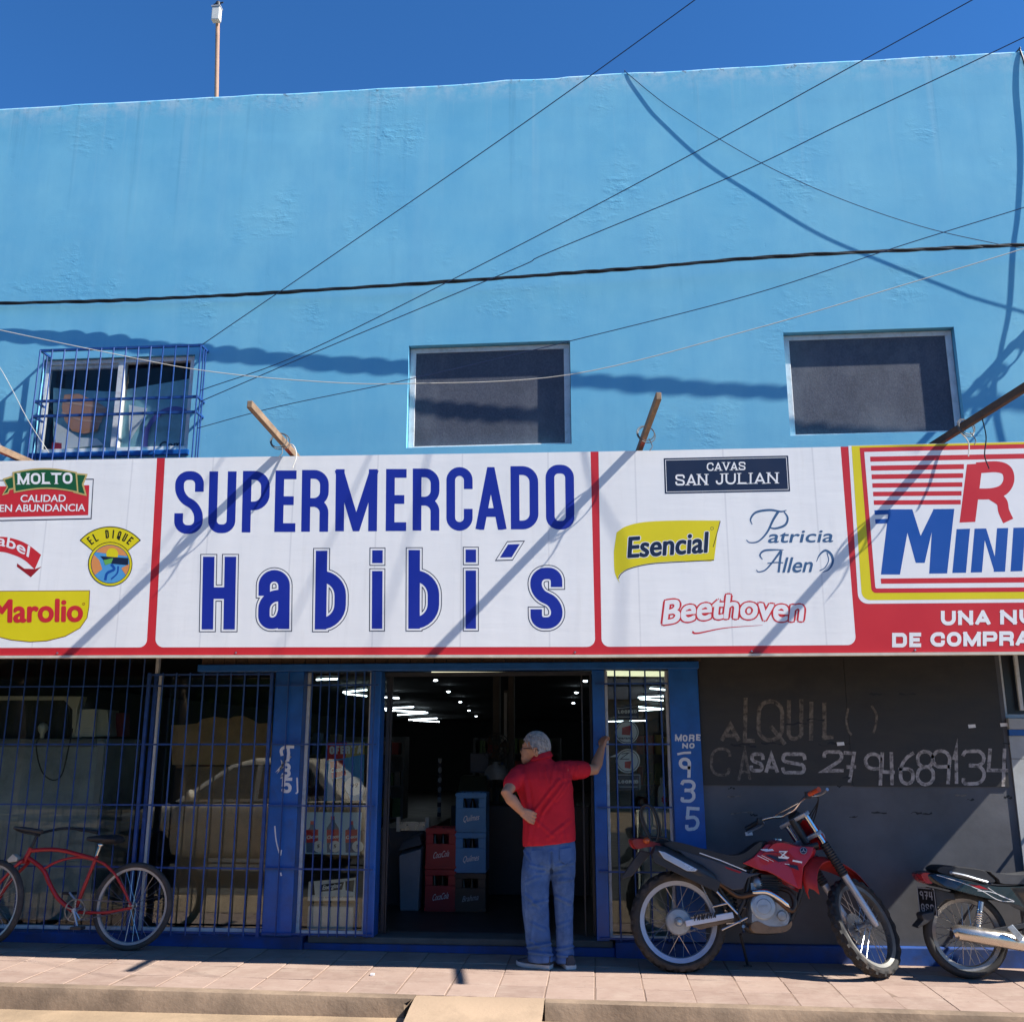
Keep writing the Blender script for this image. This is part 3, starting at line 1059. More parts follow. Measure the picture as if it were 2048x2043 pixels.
class Art:
    """flat print laid on a plane of the place; shapes are measured in photograph pixels on that plane"""

    def __init__(self, Y, P=None):
        self.Y, self.v, self.f, self.e = (SY - (SY - Y) * .13 if abs(Y - SY) < .05 else Y), [], [], 0.0
        self.P = P

    def put(self, vs, fs, warp=None):
        n = len(self.v)
        for p in vs:
            u, w_ = (warp(p.x, p.y) if warp else (p[0], p[1]))
            q = self.P(u, w_) if self.P else W(u, w_, self.Y)
            self.v.append(V((q.x, q.y - self.e, q.z)))
        self.f += [tuple(i + n for i in f) for f in fs]
        self.e += .00003
        return self

    def poly(self, pts):
        return self.put([V(p) for p in pts], [tuple(range(len(pts)))])

    def line(self, pts, w, closed=False, sm=0, widths=None):
        if sm:
            pts = [(p.x, p.y) for p in spline([(p[0], p[1], 0) for p in pts], sm, closed)]
        return self.put(*ribbon2d(pts, w, closed, 0, widths))

    def glyph(self, ch, x0, x1, yt, yb, s, lean=0.0, grow=0.0, wob=0.0, cap=1.0, clip=True):
        """stroke letter fitted to a pixel box; s = stroke width"""
        h, w = yb - yt, x1 - x0
        for st in GL[ch]:
            closed = st[-1] == 'c'
            jn = st[0] if isinstance(st[0], str) else ''
            pts = st[:-1] if closed else (st[1:] if jn else st)
            q = []
            for p in pts:
                x = s / 2 + p[0] * (w - s) if ch not in 'Ii' else w / 2
                y = s / 2 + p[1] * (h - s)
                if wob:
                    x += rnd.uniform(-wob, wob)
                    y += rnd.uniform(-wob, wob)
                q.append((x, y) + tuple(p[2:3]))
            q = fillet(q, closed)
            if wob:
                q = [p + V((rnd.uniform(-1, 1), rnd.uniform(-1, 1))) * wob * .3 for p in q]
            ex = (s / 2 + grow) * cap
            if not closed and jn != 'j':
                q[-1] = q[-1] + (q[-1] - q[-2]).normalized() * ex
                if jn != 'js':
                    q[0] = q[0] + (q[0] - q[1]).normalized() * ex
            vs, fs = ribbon2d(q, s + 2 * grow, closed)
            if clip:
                bm = bmesh.new()
                bv = [bm.verts.new((p.x, p.y, 0)) for p in vs]
                for f in fs:
                    try:
                        bm.faces.new([bv[i] for i in f])
                    except ValueError:
                        pass
                for co, no in (((0, -grow - .01, 0), (0, -1, 0)), ((0, h + grow + .01, 0), (0, 1, 0))):
                    bmesh.ops.bisect_plane(bm, geom=bm.verts[:] + bm.edges[:] + bm.faces[:], plane_co=co, plane_no=no, clear_outer=True)
                bm.verts.index_update()
                vs = [V((v.co.x, v.co.y)) for v in bm.verts]
                fs = [tuple(v.index for v in f.verts) for f in bm.faces]
                bm.free()
            self.put([V((x0 + p.x + lean * (p.y / h), yb - p.y)) for p in vs], fs)
        return self

    def caps(self, body, x0, y0, x1, y1, h, s, gap=.28, lean=0, serif=0, wob=0, grow=0, wide=None, warp=None):
        """capitals along the baseline (x0, y0)-(x1, y1)"""
        wide = wide or {}
        ws = [.45 if c == ' ' else wide.get(c, {'I': .32, 'M': 1.2, 'J': .7, 'L': .8, 'E': .8, 'F': .8, 'i': .3, '1': .6}.get(c, 1.0)) for c in body]
        tot = sum(ws) + gap * (len(body) - 1)
        k = (x1 - x0) / tot
        x = x0
        for c, w_ in zip(body, ws):
            if c != ' ':
                t = (x - x0) / max(1e-6, (x1 - x0))
                yb = y0 + (y1 - y0) * t
                self.glyph(c, x, x + w_ * k, yb - h, yb, s, lean, grow, wob)
                if serif:
                    for st in GL[c]:
                        if st[-1] == 'c':
                            continue
                        for p in ((st[0] if not isinstance(st[0], str) else st[1]), st[-1]):
                            if p[1] in (0, 1) and c not in 'SCDPRBUJ' or (c in 'DPRBUJ' and p[1] in (0, 1) and p[0] in (0, 1) and p is st[0]):
                                cx = x + s / 2 + p[0] * (w_ * k - s) if c != 'I' else x + w_ * k / 2
                                yy = yb - (0 if p[1] == 0 else h - serif * .5)
                                self.poly([(cx - serif * 1.6, yy), (cx + serif * 1.6, yy), (cx + serif * 1.6, yy - serif * .5), (cx - serif * 1.6, yy - serif * .5)])
            x += (w_ + gap) * k
        return self

    def text(self, body, x0, y0, x1, y1, h, lean=0.0, bold=0.0, warp=None, curve=None):
        vs, fs = text2d(body)
        offs = [(0, 0)]
        if bold:
            offs = [(0, 0), (bold, 0), (-bold, 0), (0, bold * .8), (0, -bold * .8), (bold * .7, bold * .6), (-bold * .7, bold * .6), (bold * .7, -bold * .6), (-bold * .7, -bold * .6)]
        for ox, oy in offs:
            q = []
            for p in vs:
                x = x0 + p.x * (x1 - x0) + lean * p.y * h + ox
                y = y0 + p.x * (y1 - y0) - p.y * h + oy + (curve(p.x) if curve else 0)
                q.append(V((x, y)))
            self.put(q, fs, warp)
        return self

    def ring(self, cx, cy, r0, r1, a0=0, a1=360, n=40, ky=1.0):
        full = a1 - a0 >= 360
        pts0 = [(cx + r0 * math.cos(R(a0 + (a1 - a0) * i / n)), cy - ky * r0 * math.sin(R(a0 + (a1 - a0) * i / n))) for i in range(n + (0 if full else 1))]
        pts1 = [(cx + r1 * math.cos(R(a0 + (a1 - a0) * i / n)), cy - ky * r1 * math.sin(R(a0 + (a1 - a0) * i / n))) for i in range(n + (0 if full else 1))]
        k = len(pts0)
        return self.put([V(p) for p in pts0 + pts1], [(i, (i + 1) % k, (i + 1) % k + k, i + k) for i in range(k if full else k - 1)])

    def disc(self, cx, cy, r, n=32, ky=1.0):
        return self.poly([(cx + r * math.cos(2 * math.pi * i / n), cy - ky * r * math.sin(2 * math.pi * i / n)) for i in range(n)])

    def build(self, name, mat, parent=None, label=None):
        m = MB()
        m.v = [tuple(p) for p in self.v]
        m.f = self.f
        m.m = [0] * len(self.f)
        o = m.build(name, mat, parent)
        if label:
            o['label'] = label
        return o


# print inks
def ink(name, col, rough=.38, var=.05):
    return pm('ink_' + name, col, rough, var=var, vs=2.5, spec=.35)


def vinyl():
    m, nt, b = mk('sign_vinyl')
    c = mixcol(nt, noise_fac(nt, 1.2, 4, .6, .3, .7), (.83, .82, .80), (.88, .87, .85))
    wv = nt.nodes.new('ShaderNodeTexWave')
    wv.wave_type = 'BANDS'
    wv.bands_direction = 'X'
    wv.inputs['Scale'].default_value = .47
    wv.inputs['Distortion'].default_value = 0
    tc = nt.nodes.new('ShaderNodeTexCoord')
    nt.links.new(tc.outputs['Object'], wv.inputs['Vector'])
    mr = nt.nodes.new('ShaderNodeMapRange')
    mr.inputs[1].default_value = .9985
    mr.inputs[2].default_value = 1
    nt.links.new(wv.outputs[1], mr.inputs[0])
    c = mixcol(nt, mulf(nt, mr.outputs[0], .35), c, (.5, .5, .52))
    drip = noise_fac(nt, 4, 6, .7, .55, .85, (3, 1, .25))
    c = mixcol(nt, mulf(nt, drip, .22), c, (.5, .47, .42))
    nt.links.new(c, b.inputs['Base Color'])
    b.inputs['Roughness'].default_value = .42
    b.inputs['Specular IOR Level'].default_value = .35
    n_ = bump(nt, b, noise_fac(nt, 1.5, 3, .5, 0, 1, (2, 1, .4)), .14, .03)
    bump(nt, b, noise_fac(nt, 5, 4, .6, .4, .8, (.5, 1, 2.5)), .10, .006, n_)
    return m


M_VINYL = vinyl()
I_RED, I_BLUE, I_YEL, I_NAVY = ink('red', (.60, .028, .036)), ink('blue', (.012, .028, .30)), ink('yellow', (.74, .62, .012)), ink('navy', (.012, .022, .055))
I_WHITE, I_GREEN, I_GOLD, I_BLK = ink('white', (.84, .83, .82)), ink('green', (.012, .10, .035)), ink('gold', (.55, .42, .15)), ink('black', (.012, .012, .013))
I_DRED, I_MBLUE, I_LBLUE, I_ORANGE, I_GREY = ink('dark_red', (.33, .014, .02)), ink('mid_blue', (.012, .085, .36)), ink('light_blue', (.09, .33, .62)), ink('orange', (.72, .28, .09)), ink('grey', (.4, .42, .45))
I_STEEL = ink('steel_blue', (.05, .12, .24))
M_CREAM = pm('sign_edge_trim', (.62, .56, .46), .6, var=.15, vs=8)

def interp(tab, u):
    if u <= tab[0][0]:
        (a, b), (c, d) = tab[0], tab[1]
    elif u >= tab[-1][0]:
        (a, b), (c, d) = tab[-2], tab[-1]
    else:
        for i in range(len(tab) - 1):
            if tab[i][0] <= u <= tab[i + 1][0]:
                (a, b), (c, d) = tab[i], tab[i + 1]
                break
    return b + (d - b) * (u - a) / (c - a)


def stop(u):
    return interp([(0, 922), (315, 916), (1185, 903), (1690, 893), (2048, 885)], u)


def sbot(u):
    return interp([(0, 1310), (310, 1309), (1190, 1308), (2048, 1302)], u)


UL, UR = -760, 2290
SIGN = empty('sign_board', (-2.0, SY, 2.3), 'long white, red and yellow shop sign board above the shopfront', 'sign')
m = MB()
us = [UL, 0, 315, 750, 1185, 1690, 2048, UR]
rings = []
for u in us:
    t_, b_ = W(u, stop(u), SY), W(u, sbot(u), SY)
    rings.append([V((t_.x, SY, t_.z)), V((b_.x, SY, b_.z)), V((b_.x, SY + .05, b_.z)), V((t_.x, SY + .05, t_.z))])
m.loft(rings)
m.build('backing', I_RED, SIGN)
m = MB()
rings = []
for u in us:
    b_ = W(u, sbot(u), SY)
    rings.append([V((b_.x, SY - .012, b_.z - .003)), V((b_.x, SY - .012, b_.z - .022)), V((b_.x, SY + .05, b_.z - .022)), V((b_.x, SY + .05, b_.z - .003))])
m.loft(rings)
m.build('edge_trim', M_CREAM, SIGN)


def panel(u0t, u1t, u0b, u1b, r, Y, mat, label=None, name='panel', vt=None, vb=None, right=True, left=True):
    vt = vt or stop
    vb = vb or (lambda u: sbot(u) - 15)
    pts = [(u0t, vt(u0t))]
    cb = lambda cx, a0, a1: [(cx + r * math.cos(R(a)), vb(cx) - r + r * math.sin(R(a))) for a in range(a0, a1 + (1 if a1 > a0 else -1), 15 if a1 > a0 else -15)]
    pts += (cb(u0b + r, 180, 90) if left else [(u0b, vb(u0b))])
    k = 8
    pts += [(u0b + r + (u1b - u0b - 2 * r) * i / k, vb(u0b + r + (u1b - u0b - 2 * r) * i / k)) for i in range(1, k)]
    pts += (cb(u1b - r, 90, 0) if right else [(u1b, vb(u1b))])
    pts += [(u1t, vt(u1t))]
    pts += [(u1t + (u0t - u1t) * i / k, vt(u1t + (u0t - u1t) * i / k)) for i in range(1, k)]
    return Art(Y).poly(pts).build(name, mat, SIGN, label)


panel(-700, 314, -760, 294, 16, SY - .003, M_VINYL, 'white sign panel with food brand emblems')
panel(330, 1181, 311, 1190, 16, SY - .003, M_VINYL, 'white sign panel with the big blue shop name')
panel(1197, 1681, 1203, 1711, 16, SY - .003, M_VINYL, 'white sign panel with wine and household brand emblems')

# big blue name: SUPERMERCADO
L1 = SY - .006
LET = [('S', 100, 220, 130, 393, 8), ('U', 243, 357, 131, 390, 7), ('P', 385, 499, 129, 387, 6), ('E', 522, 610, 127, 385, 6), ('R', 635, 748, 125, 384, 4), ('M', 778, 953, 122, 382, 3),
       ('E', 990, 1076, 121, 381, 2), ('R', 1103, 1215, 119, 379, 1), ('C', 1245, 1355, 113, 380, 0), ('A', 1370, 1495, 113, 376, -1), ('D', 1516, 1632, 109, 374, -2), ('O', 1664, 1783, 103, 375, -3)]
for ch, a, b, yt, yb, ln in LET:
    Art(L1).glyph(ch, 300 + a / 2.1, 300 + b / 2.1, 880 + yt / 2.1, 880 + yb / 2.1, 17.4, ln / 2.1).build('letter', I_BLUE, SIGN)
# second line with white inline and dark outline
LET2 = [('H', 205, 368, 477, 806, 6), ('a', 442, 597, 533, 804, 3), ('b', 680, 833, 452, 806, 5), ('i', 922, 985, 450, 803, 2), ('b', 1073, 1226, 449, 803, 1), ('i', 1316, 1379, 447, 803, 0), ('s', 1587, 1745, 523, 803, -2)]
for ch, a, b, yt, yb, ln in LET2:
    x0_, x1_, t_, b_ = 300 + a / 2.1 + 5.6, 300 + b / 2.1 - 5.6, 880 + yt / 2.1 + 5.6, 880 + yb / 2.1 - 5.6
    s_ = 23 if ch != 'i' else 21
    o = Art(L1).glyph(ch, x0_, x1_, t_, b_, s_, ln / 2.1, 5.4).build('letter', I_NAVY, SIGN)
    Art(L1 - .0022).glyph(ch, x0_, x1_, t_, b_, s_, ln / 2.1, 3.7).build('inline', I_WHITE, o)
    Art(L1 - .0044).glyph(ch, x0_, x1_, t_, b_, s_, ln / 2.1, 0.0).build('fill', I_BLUE, o)
ac = [(1448, 507), (1500, 424), (1575, 421), (1523, 505)]
acx, acy = sum(p[0] for p in ac) / 4, sum(p[1] for p in ac) / 4
o = None
for sc_, mt, dz in ((1, I_NAVY, 0), (.9, I_WHITE, .0022), (.66, I_BLUE, .0044)):
    q = Art(L1 - dz).poly([(300 + (acx + (x - acx) * sc_) / 2.1, 880 + (acy + (y - acy) * sc_) / 2.1) for x, y in ac]).build('letter' if o is None else 'fill', mt, SIGN if o is None else o)
    o = o or q

# ------------------------------------------------------------ right white panel
Z3 = lambda x, y: (1180 + x / 2.2258, 860 + y / 2.2258)


def z3(pts):
    return [Z3(*p) for p in pts]


L2, L3, L4 = SY - .0065, SY - .0095, SY - .0125
em = Art(L1).poly(z3([(328, 125), (882, 113), (891, 272), (333, 283)])).build('emblem', I_NAVY, SIGN, 'dark navy rectangle with two lines of white serif lettering')
Art(L2 - .001).line(z3([(336, 133), (874, 121), (883, 264), (341, 275)]), 1.1, True).build('border', I_WHITE, em)
Art(L3).caps('CAVAS', *Z3(520, 181), *Z3(692, 177), 16.5, 2.6, serif=2.2, gap=.18).build('lettering', I_WHITE, em)
Art(L3).caps('SAN', *Z3(380, 246), *Z3(522, 243), 22, 3.4, serif=2.8, gap=.2).caps('JULIAN', *Z3(560, 242), *Z3(836, 236), 22, 3.4, serif=2.8, gap=.24).build('lettering', I_WHITE, em)
# yellow flag emblem
flag = [(p.x, p.y) for p in spline([(x, y, 0) for x, y in ((118, 455), (160, 428), (240, 409), (380, 402), (578, 402))], 5)] + [(p.x, p.y) for p in spline([(x, y, 0) for x, y in ((568, 450), (553, 575))], 3)] + \
       [(p.x, p.y) for p in spline([(x, y, 0) for x, y in ((540, 583), (400, 583), (270, 592), (180, 612), (140, 634), (126, 655), (132, 680))], 5)] + [(p.x, p.y) for p in spline([(x, y, 0) for x, y in ((118, 655), (108, 620), (106, 540))], 4)]
em = Art(L1).poly(z3(flag)).build('emblem', I_YEL, SIGN, 'yellow waving flag emblem with navy lettering')
Art(L2).line(z3([(552, 578), (400, 586), (270, 595), (180, 615), (140, 638), (127, 660)]), 1.6, sm=5).line(z3([(580, 404), (568, 450), (548, 520)]), 1.4, sm=4).build('shade_line', I_BLK, em)
Art(L2).text('Esencial', *Z3(170, 566), *Z3(520, 542), 42, .06, 3.4).build('lettering', I_WHITE, em)
Art(L3).text('Esencial', *Z3(170, 566), *Z3(520, 542), 42, .06, 1.7).build('lettering', I_NAVY, em)
Art(L2).ring(*Z3(543, 437), 2.6, 3.4, n=16).build('mark', I_NAVY, em)
# silvery blue script emblem
em = Art(L1).line(z3([(722, 420), (715, 395), (740, 365), (800, 355), (850, 362), (875, 356)]), 3.4, sm=6, widths=[1.5 + 3 * math.sin(math.pi * i / 30) for i in range(31)]).line(z3([(838, 362), (815, 400), (788, 455), (750, 494), (712, 500), (696, 488)]), 5, sm=6, widths=[5.5 - 4 * i / 30 for i in range(31)]) \
    .line(z3([(862, 360), (880, 390), (868, 422), (826, 437), (795, 432)]), 3, sm=6, widths=[2 + 2.6 * math.sin(math.pi * i / 24) for i in range(25)]).text('atricia', *Z3(792, 500), *Z3(1080, 497), 26, .22, .5) \
    .line(z3([(768, 575), (757, 555), (775, 536), (815, 532), (862, 532)]), 3, sm=6, widths=[1.2 + 2.6 * math.sin(math.pi * i / 24) for i in range(25)]).line(z3([(850, 536), (810, 590), (780, 622), (750, 630), (741, 620)]), 4, sm=6, widths=[4.5 - 3.4 * i / 24 for i in range(25)]) \
    .line(z3([(852, 536), (846, 580), (840, 632)]), 4.4, sm=4).line(z3([(790, 592), (830, 588), (860, 590)]), 2, sm=4).text('llen', *Z3(858, 632), *Z3(984, 630), 31, .25, .5) \
    .build('emblem', I_STEEL, SIGN, 'steel blue script lettering with a small drop')
Art(L2).line(z3([(1008, 585), (1022, 555), (1048, 535), (1075, 555), (1080, 590), (1062, 620), (1035, 632)]), 3, sm=5, widths=[1 + 4 * math.sin(math.pi * i / 30) for i in range(31)]).line(z3([(1055, 545), (1062, 580), (1045, 612), (1022, 625)]), 2, sm=5).build('drop', I_STEEL, em)
# red and white arched word
cv = lambda t: -16 * math.sin(math.pi * min(1, t * 1.15)) ** 1 * .55
em = Art(L1).text('Beethoven', *Z3(326, 862), *Z3(945, 846), 48, .12, 5.6, curve=cv).build('emblem', I_RED, SIGN, 'white lettering with red outline and a red swoosh')
Art(L2).text('Beethoven', *Z3(326, 862), *Z3(945, 846), 48, .12, 2.3, curve=cv).build('lettering', I_WHITE, em)
Art(L1).line(z3([(455, 897), (480, 903), (600, 880), (768, 867)]), 3, sm=8, widths=[4.5 - 4 * i / 24 for i in range(25)]).build('swoosh', I_RED, em)

# ------------------------------------------------------------ red panel with yellow frame at the right end
CORNER = 16


def frame_poly(x0t, y0, x0b, yb, r, slope=-.0225):
    """left side, rounded lower left corner, running off to the right end of the board"""
    f = lambda x, y: (x, y + slope * 0)
    pts = [(x0t, y0)]
    k = (x0b - x0t) / (yb - y0)
    cx, cy = x0b + r, yb - r
    pts += [(cx + r * math.cos(R(a)), cy + r * math.sin(R(a))) for a in range(180, 89, -15)]
    pts += [(2700, yb - (2700 - x0b) * .0075), (2700, y0 - (2700 - x0t) * .0225)]
    return z3(pts)


em = Art(SY - .0030).poly(frame_poly(1150, 69, 1192, 772, 46)).build('emblem', I_WHITE, SIGN, 'framed red and blue mini-market emblem at the right end')
Art(SY - .0050).poly(frame_poly(1164, 70, 1208, 756, 40)).build('frame', I_YEL, em)
Art(SY - .0070).poly(frame_poly(1200, 78, 1252, 724, 22)).build('frame', I_RED, em)
Art(SY - .0090).poly(frame_poly(1221, 97, 1270, 704, 8)).build('ground', I_WHITE, em)
for i, (y, h_) in enumerate(((118, 22), (158, 22), (197, 21), (236, 20), (274, 20), (312, 20))):
    xa = 1247 + i * 3.2
    xe = 2700 if i == 0 else 1668 - i * 3.5
    sl = .020 - i * .003
    Art(SY - .0110).poly(z3([(xa, y), (xe, y - (xe - xa) * sl), (xe, y + h_ - (xe - xa) * sl), (xa + 1, y + h_)])).build('stripe', I_RED, em)
Art(SY - .0110).poly(z3([(1294, 660), (2700, 660 - 1406 * .009), (2700, 683 - 1406 * .009), (1296, 683)])).build('stripe', I_RED, em)
# big R: outline with slanted stem and swelling leg
a = Art(SY - .0110)
a.poly(z3([(1678, 152), (1748, 148), (1715, 408), (1645, 411)]))
a.line(z3([(1720, 168), (1810, 163), (1855, 180), (1864, 225), (1840, 265), (1790, 282), (1718, 284)]), 22, sm=6)
a.line(z3([(1790, 288), (1832, 318), (1842, 360), (1862, 404)]), 22, sm=6)
a.build('letter', I_RED, em)
# slanted blue M with speed lines, then INI
a = Art(SY - .0110)
a.poly(z3([(1330, 352), (1432, 352), (1380, 642), (1295, 642)])).poly(z3([(1528, 351), (1622, 350), (1590, 637), (1510, 638)]))
a.poly(z3([(1420, 352), (1435, 352), (1472, 470), (1530, 351), (1545, 351), (1490, 590), (1450, 590), (1398, 400)]))
a.poly(z3([(1266, 356), (1332, 354), (1330, 374), (1268, 377)])).poly(z3([(1269, 396), (1326, 394), (1323, 414), (1271, 417)]))
a.build('letter', I_MBLUE, em)
Art(SY - .0110).poly(z3([(1632, 440), (1692, 438), (1674, 634), (1613, 635)])).build('letter', I_MBLUE, em)
Art(SY - .0110).poly(z3([(1712, 438), (1762, 437), (1745, 632), (1695, 633)])).poly(z3([(1812, 436), (1862, 435), (1848, 629), (1797, 630)])).poly(z3([(1742, 438), (1764, 438), (1820, 620), (1798, 622)])).build('letter', I_MBLUE, em)
Art(SY - .0110).poly(z3([(1885, 434), (1938, 433), (1925, 627), (1872, 628)])).build('letter', I_MBLUE, em)
Art(L2).caps('UNA', *Z3(1562, 868), *Z3(1782, 864), 29, 7.6, gap=.16).caps('NU', *Z3(1826, 864), *Z3(1985, 861), 29, 7.6, gap=.16).build('lettering', I_WHITE, SIGN, 'white capitals on the red ground, upper line')
Art(L2).caps('DE', *Z3(1345, 966), *Z3(1474, 964), 29, 7.6, gap=.16).caps('COMPRA', *Z3(1515, 963), *Z3(1960, 957), 29, 7.6, gap=.14).build('lettering', I_WHITE, SIGN, 'white capitals on the red ground, lower line')

# ------------------------------------------------------------ left white panel
z1 = lambda pts: [(x / 2.676, 600 + y / 2.676) for x, y in pts]
Z1 = lambda x, y: (x / 2.676, 600 + y / 2.676)
em = Art(L1).poly(z1([(-160, 965), (502, 955), (490, 1172), (-170, 1186)])).build('emblem', I_NAVY, SIGN, 'green ribbon over a red box with white lettering')
Art(L2).poly(z1([(-155, 970), (497, 961), (485, 1166), (-165, 1180)])).build('border', I_WHITE, em)
Art(L3).poly(z1([(-145, 998), (478, 990), (472, 1150), (-155, 1166)])).build('ground', I_RED, em)
for q_, m_, d_ in (([(14, 955), (78, 935), (74, 1012), (52, 1015), (45, 1035), (10, 1045), (36, 1000)], I_GOLD, 0), ([(405, 925), (470, 930), (448, 985), (465, 1048), (392, 1030), (398, 1008), (412, 1005)], I_GOLD, 0),
                   ([(24, 962), (72, 946), (70, 1004), (48, 1008), (40, 1028), (20, 1036), (44, 1000)], I_GREEN, .0015), ([(408, 934), (458, 937), (438, 985), (454, 1037), (400, 1022), (406, 1000), (414, 998)], I_GREEN, .0015)):
    Art(L4 - d_).poly(z1(q_)).build('ribbon_tail', m_, em)
arch = lambda x: -22 * math.sin(math.pi * (x - 65) / 350)
rib = lambda y0, y1, xa, xb: [(xa + (xb - xa) * i / 12, y0 + arch(xa + (xb - xa) * i / 12)) for i in range(13)] + [(xb - (xb - xa) * i / 12 + 8 - 16 * (1 - i / 12) * 0, y1 + arch(xb - (xb - xa) * i / 12)) for i in range(13)]
Art(L4 - .003).poly(z1(rib(920, 1032, 66, 412))).build('ribbon', I_GOLD, em)
Art(L4 - .0045).poly(z1(rib(928, 1024, 76, 404))).build('ribbon', I_GREEN, em)
Art(L4 - .006).caps('MOLTO', *Z1(94, 986), *Z1(388, 982), 22.5, 4.6, serif=2.6, gap=.16).build('lettering', I_WHITE, em)
Art(L4).text('CALIDAD', *Z1(110, 1080), *Z1(350, 1078), 14.6, .05, .35).build('lettering', I_WHITE, em)
Art(L4).text('EN ABUNDANCIA', *Z1(-2, 1132), *Z1(455, 1128), 14.6, .05, .35).build('lettering', I_WHITE, em)
# red curled ribbon with white lower case word
top = [(-190, 1330), (-100, 1285), (0, 1266), (80, 1278), (150, 1308), (220, 1362)]
bot = [(186, 1440), (130, 1390), (70, 1362), (0, 1346), (-90, 1362), (-170, 1400)]
em = Art(L1).poly(z1([(p.x, p.y) for p in spline([(x, y, 0) for x, y in top], 5)] + [(p.x, p.y) for p in spline([(x, y, 0) for x, y in bot], 5)])).build('emblem', I_RED, SIGN, 'curled red ribbon with white word, cut by the photo edge')
Art(L1).poly(z1([(92, 1408), (130, 1436), (188, 1438), (222, 1425), (165, 1482), (90, 1425)])).build('ribbon_tail', I_DRED, em)
Art(L2).text('Isabel', *Z1(-80, 1310), *Z1(152, 1374), 22, .16, .6, curve=lambda t: -8 * math.sin(math.pi * t)).build('lettering', I_WHITE, em)
# round landscape emblem
cx, cy = 590 / 2.676, 600 + 1412 / 2.676
em = Art(L1).ring(cx, cy + 3, 35, 80, 40, 140, ky=.98).build('emblem', I_BLK, SIGN, 'round landscape emblem under a yellow fan with black capitals')
Art(L2).ring(cx, cy + 3, 37, 78, 41.5, 138.5, ky=.98).build('fan', I_YEL, em)
a = Art(L3)
for i, c in enumerate('EL DIQUE'):
    if c == ' ':
        continue
    ang = R(128 - i * 76 / 7)
    sub = Art(0)
    sub.P = lambda u, v: V((u, 0, v))
    wI = 2.4 if c == 'I' else 6.6
    sub.glyph(c, -wI / 2, wI / 2, -17, 0, 2.6, clip=False)
    for f in sub.f:
        pass
    pts = []
    for p in sub.v:
        x, y = p.x, -p.z
        rr = 56 + y
        pts.append(V((cx + rr * math.cos(ang) + x * math.sin(ang), cy + 3 - .98 * (rr * math.sin(ang) - x * math.cos(ang)))))
    a.put(pts, sub.f)
a.build('lettering', I_BLK, em)
for r_, mt, L_ in ((44.5, I_BLK, L3), (43, I_YEL, L3 - .0012), (39, I_BLK, L3 - .0024), (38, I_LBLUE, L3 - .0036)):
    Art(L_).disc(cx, cy, r_).build('disc', mt, em)
circ = lambda a0, a1, r=37.6: [(cx + r * math.cos(R(a0 + (a1 - a0) * i / 12)), cy - r * math.sin(R(a0 + (a1 - a0) * i / 12))) for i in range(13)]
Art(L3 - .005).poly(circ(25, 140)).build('sky_patch', I_ORANGE, em)
Art(L3 - .0062).disc(cx + 4, cy - 20, 12).build('sun_disc', I_YEL, em)
Art(L3 - .0074).poly([(cx - 20, cy - 16), (cx + 36, cy - 12), (cx + 36, cy + 2), (cx - 8, cy - 2)]).build('water_patch', I_NAVY, em)
Art(L3 - .0074).poly(circ(150, 215) + [(cx - 16, cy + 10), (cx - 22, cy - 8)]).poly(circ(-35, 0) + [(cx + 22, cy + 8)]).build('rock_patch', I_ORANGE, em)
Art(L3 - .0086).poly([(cx - 14, cy - 8), (cx + 6, cy - 12), (cx + 2, cy - 2), (cx - 10, cy + 2)]).build('hill_patch', ink('leaf', (.15, .42, .08)), em)
Art(L3 - .0086).line([(cx + 2, cy), (cx + 8, cy + 10), (cx - 6, cy + 18), (cx - 10, cy + 32)], 5, sm=5).line([(cx + 16, cy + 4), (cx + 14, cy + 18), (cx + 2, cy + 30)], 3, sm=5).build('foam_patch', I_MBLUE, em)
# yellow half oval with red word
hv = [(-190, 1556), (482, 1552), (478, 1640), (468, 1700), (430, 1755), (350, 1800), (250, 1825), (160, 1830), (60, 1820), (-40, 1795), (-130, 1740), (-180, 1660)]
em = Art(L1).poly(z1(hv)).build('emblem', ink('brown', (.16, .05, .02)), SIGN, 'yellow half oval with bold red word')
hc = (150, 1680)
Art(L2).poly(z1([(hc[0] + (x - hc[0]) * .988, hc[1] + (y - hc[1]) * .972) for x, y in hv])).build('ground', I_YEL, em)
Art(L3).text('Marolio', *Z1(-40, 1722), *Z1(438, 1716), 46, .02, 2.2).build('lettering', I_RED, em)
Art(L3).ring(*Z1(448, 1625), 1.6, 2.6, n=14).build('mark', I_DRED, em)
# screws along the lower edge
for u in (115, 472, 1150, 1503, 1830):
    p = W(u, sbot(u) - 4, SY)
    m = MB()
    m.lathe([(.008, 0), (.007, .004), (.0, .006)], (p.x, SY - .001, p.z), (0, -1, 0), 8)
    m.build('screw', M_STEEL, SIGN, smooth=40)
# ================================================================== painted lettering on walls and boards
def chalk(name, col, back, lo=.35, hi=.6, sc=22):
    m, nt, b = mk(name)
    c = mixcol(nt, noise_fac(nt, sc, 6, .7, lo, hi), back, col)
    nt.links.new(c, b.inputs['Base Color'])
    b.inputs['Roughness'].default_value = .8
    MATS[name] = m
    return m


CH = chalk('chalk_paint', (.46, .42, .40), (.06, .055, .05), .34, .56)
CHF = chalk('faded_chalk_paint', (.21, .18, .15), (.033, .03, .028), .36, .60)
WP = chalk('white_brush_paint', (.68, .70, .72), (.10, .18, .42), .26, .40, 30)
zb = lambda x, y: (1380 + x / 2.892, 1300 + y / 2.892)
BY = FY - .0130


def scrawl(row, mat, Y, conv, s, wob, parent, name='painted_letter'):
    for ch, x0, x1, yt, yb in row:
        a, b = conv(x0, yt), conv(x1, yb)
        Art(Y).glyph(ch, a[0], b[0], a[1], b[1], s, rnd.uniform(-1, 1), wob=wob, clip=False).build(name, mat, parent)


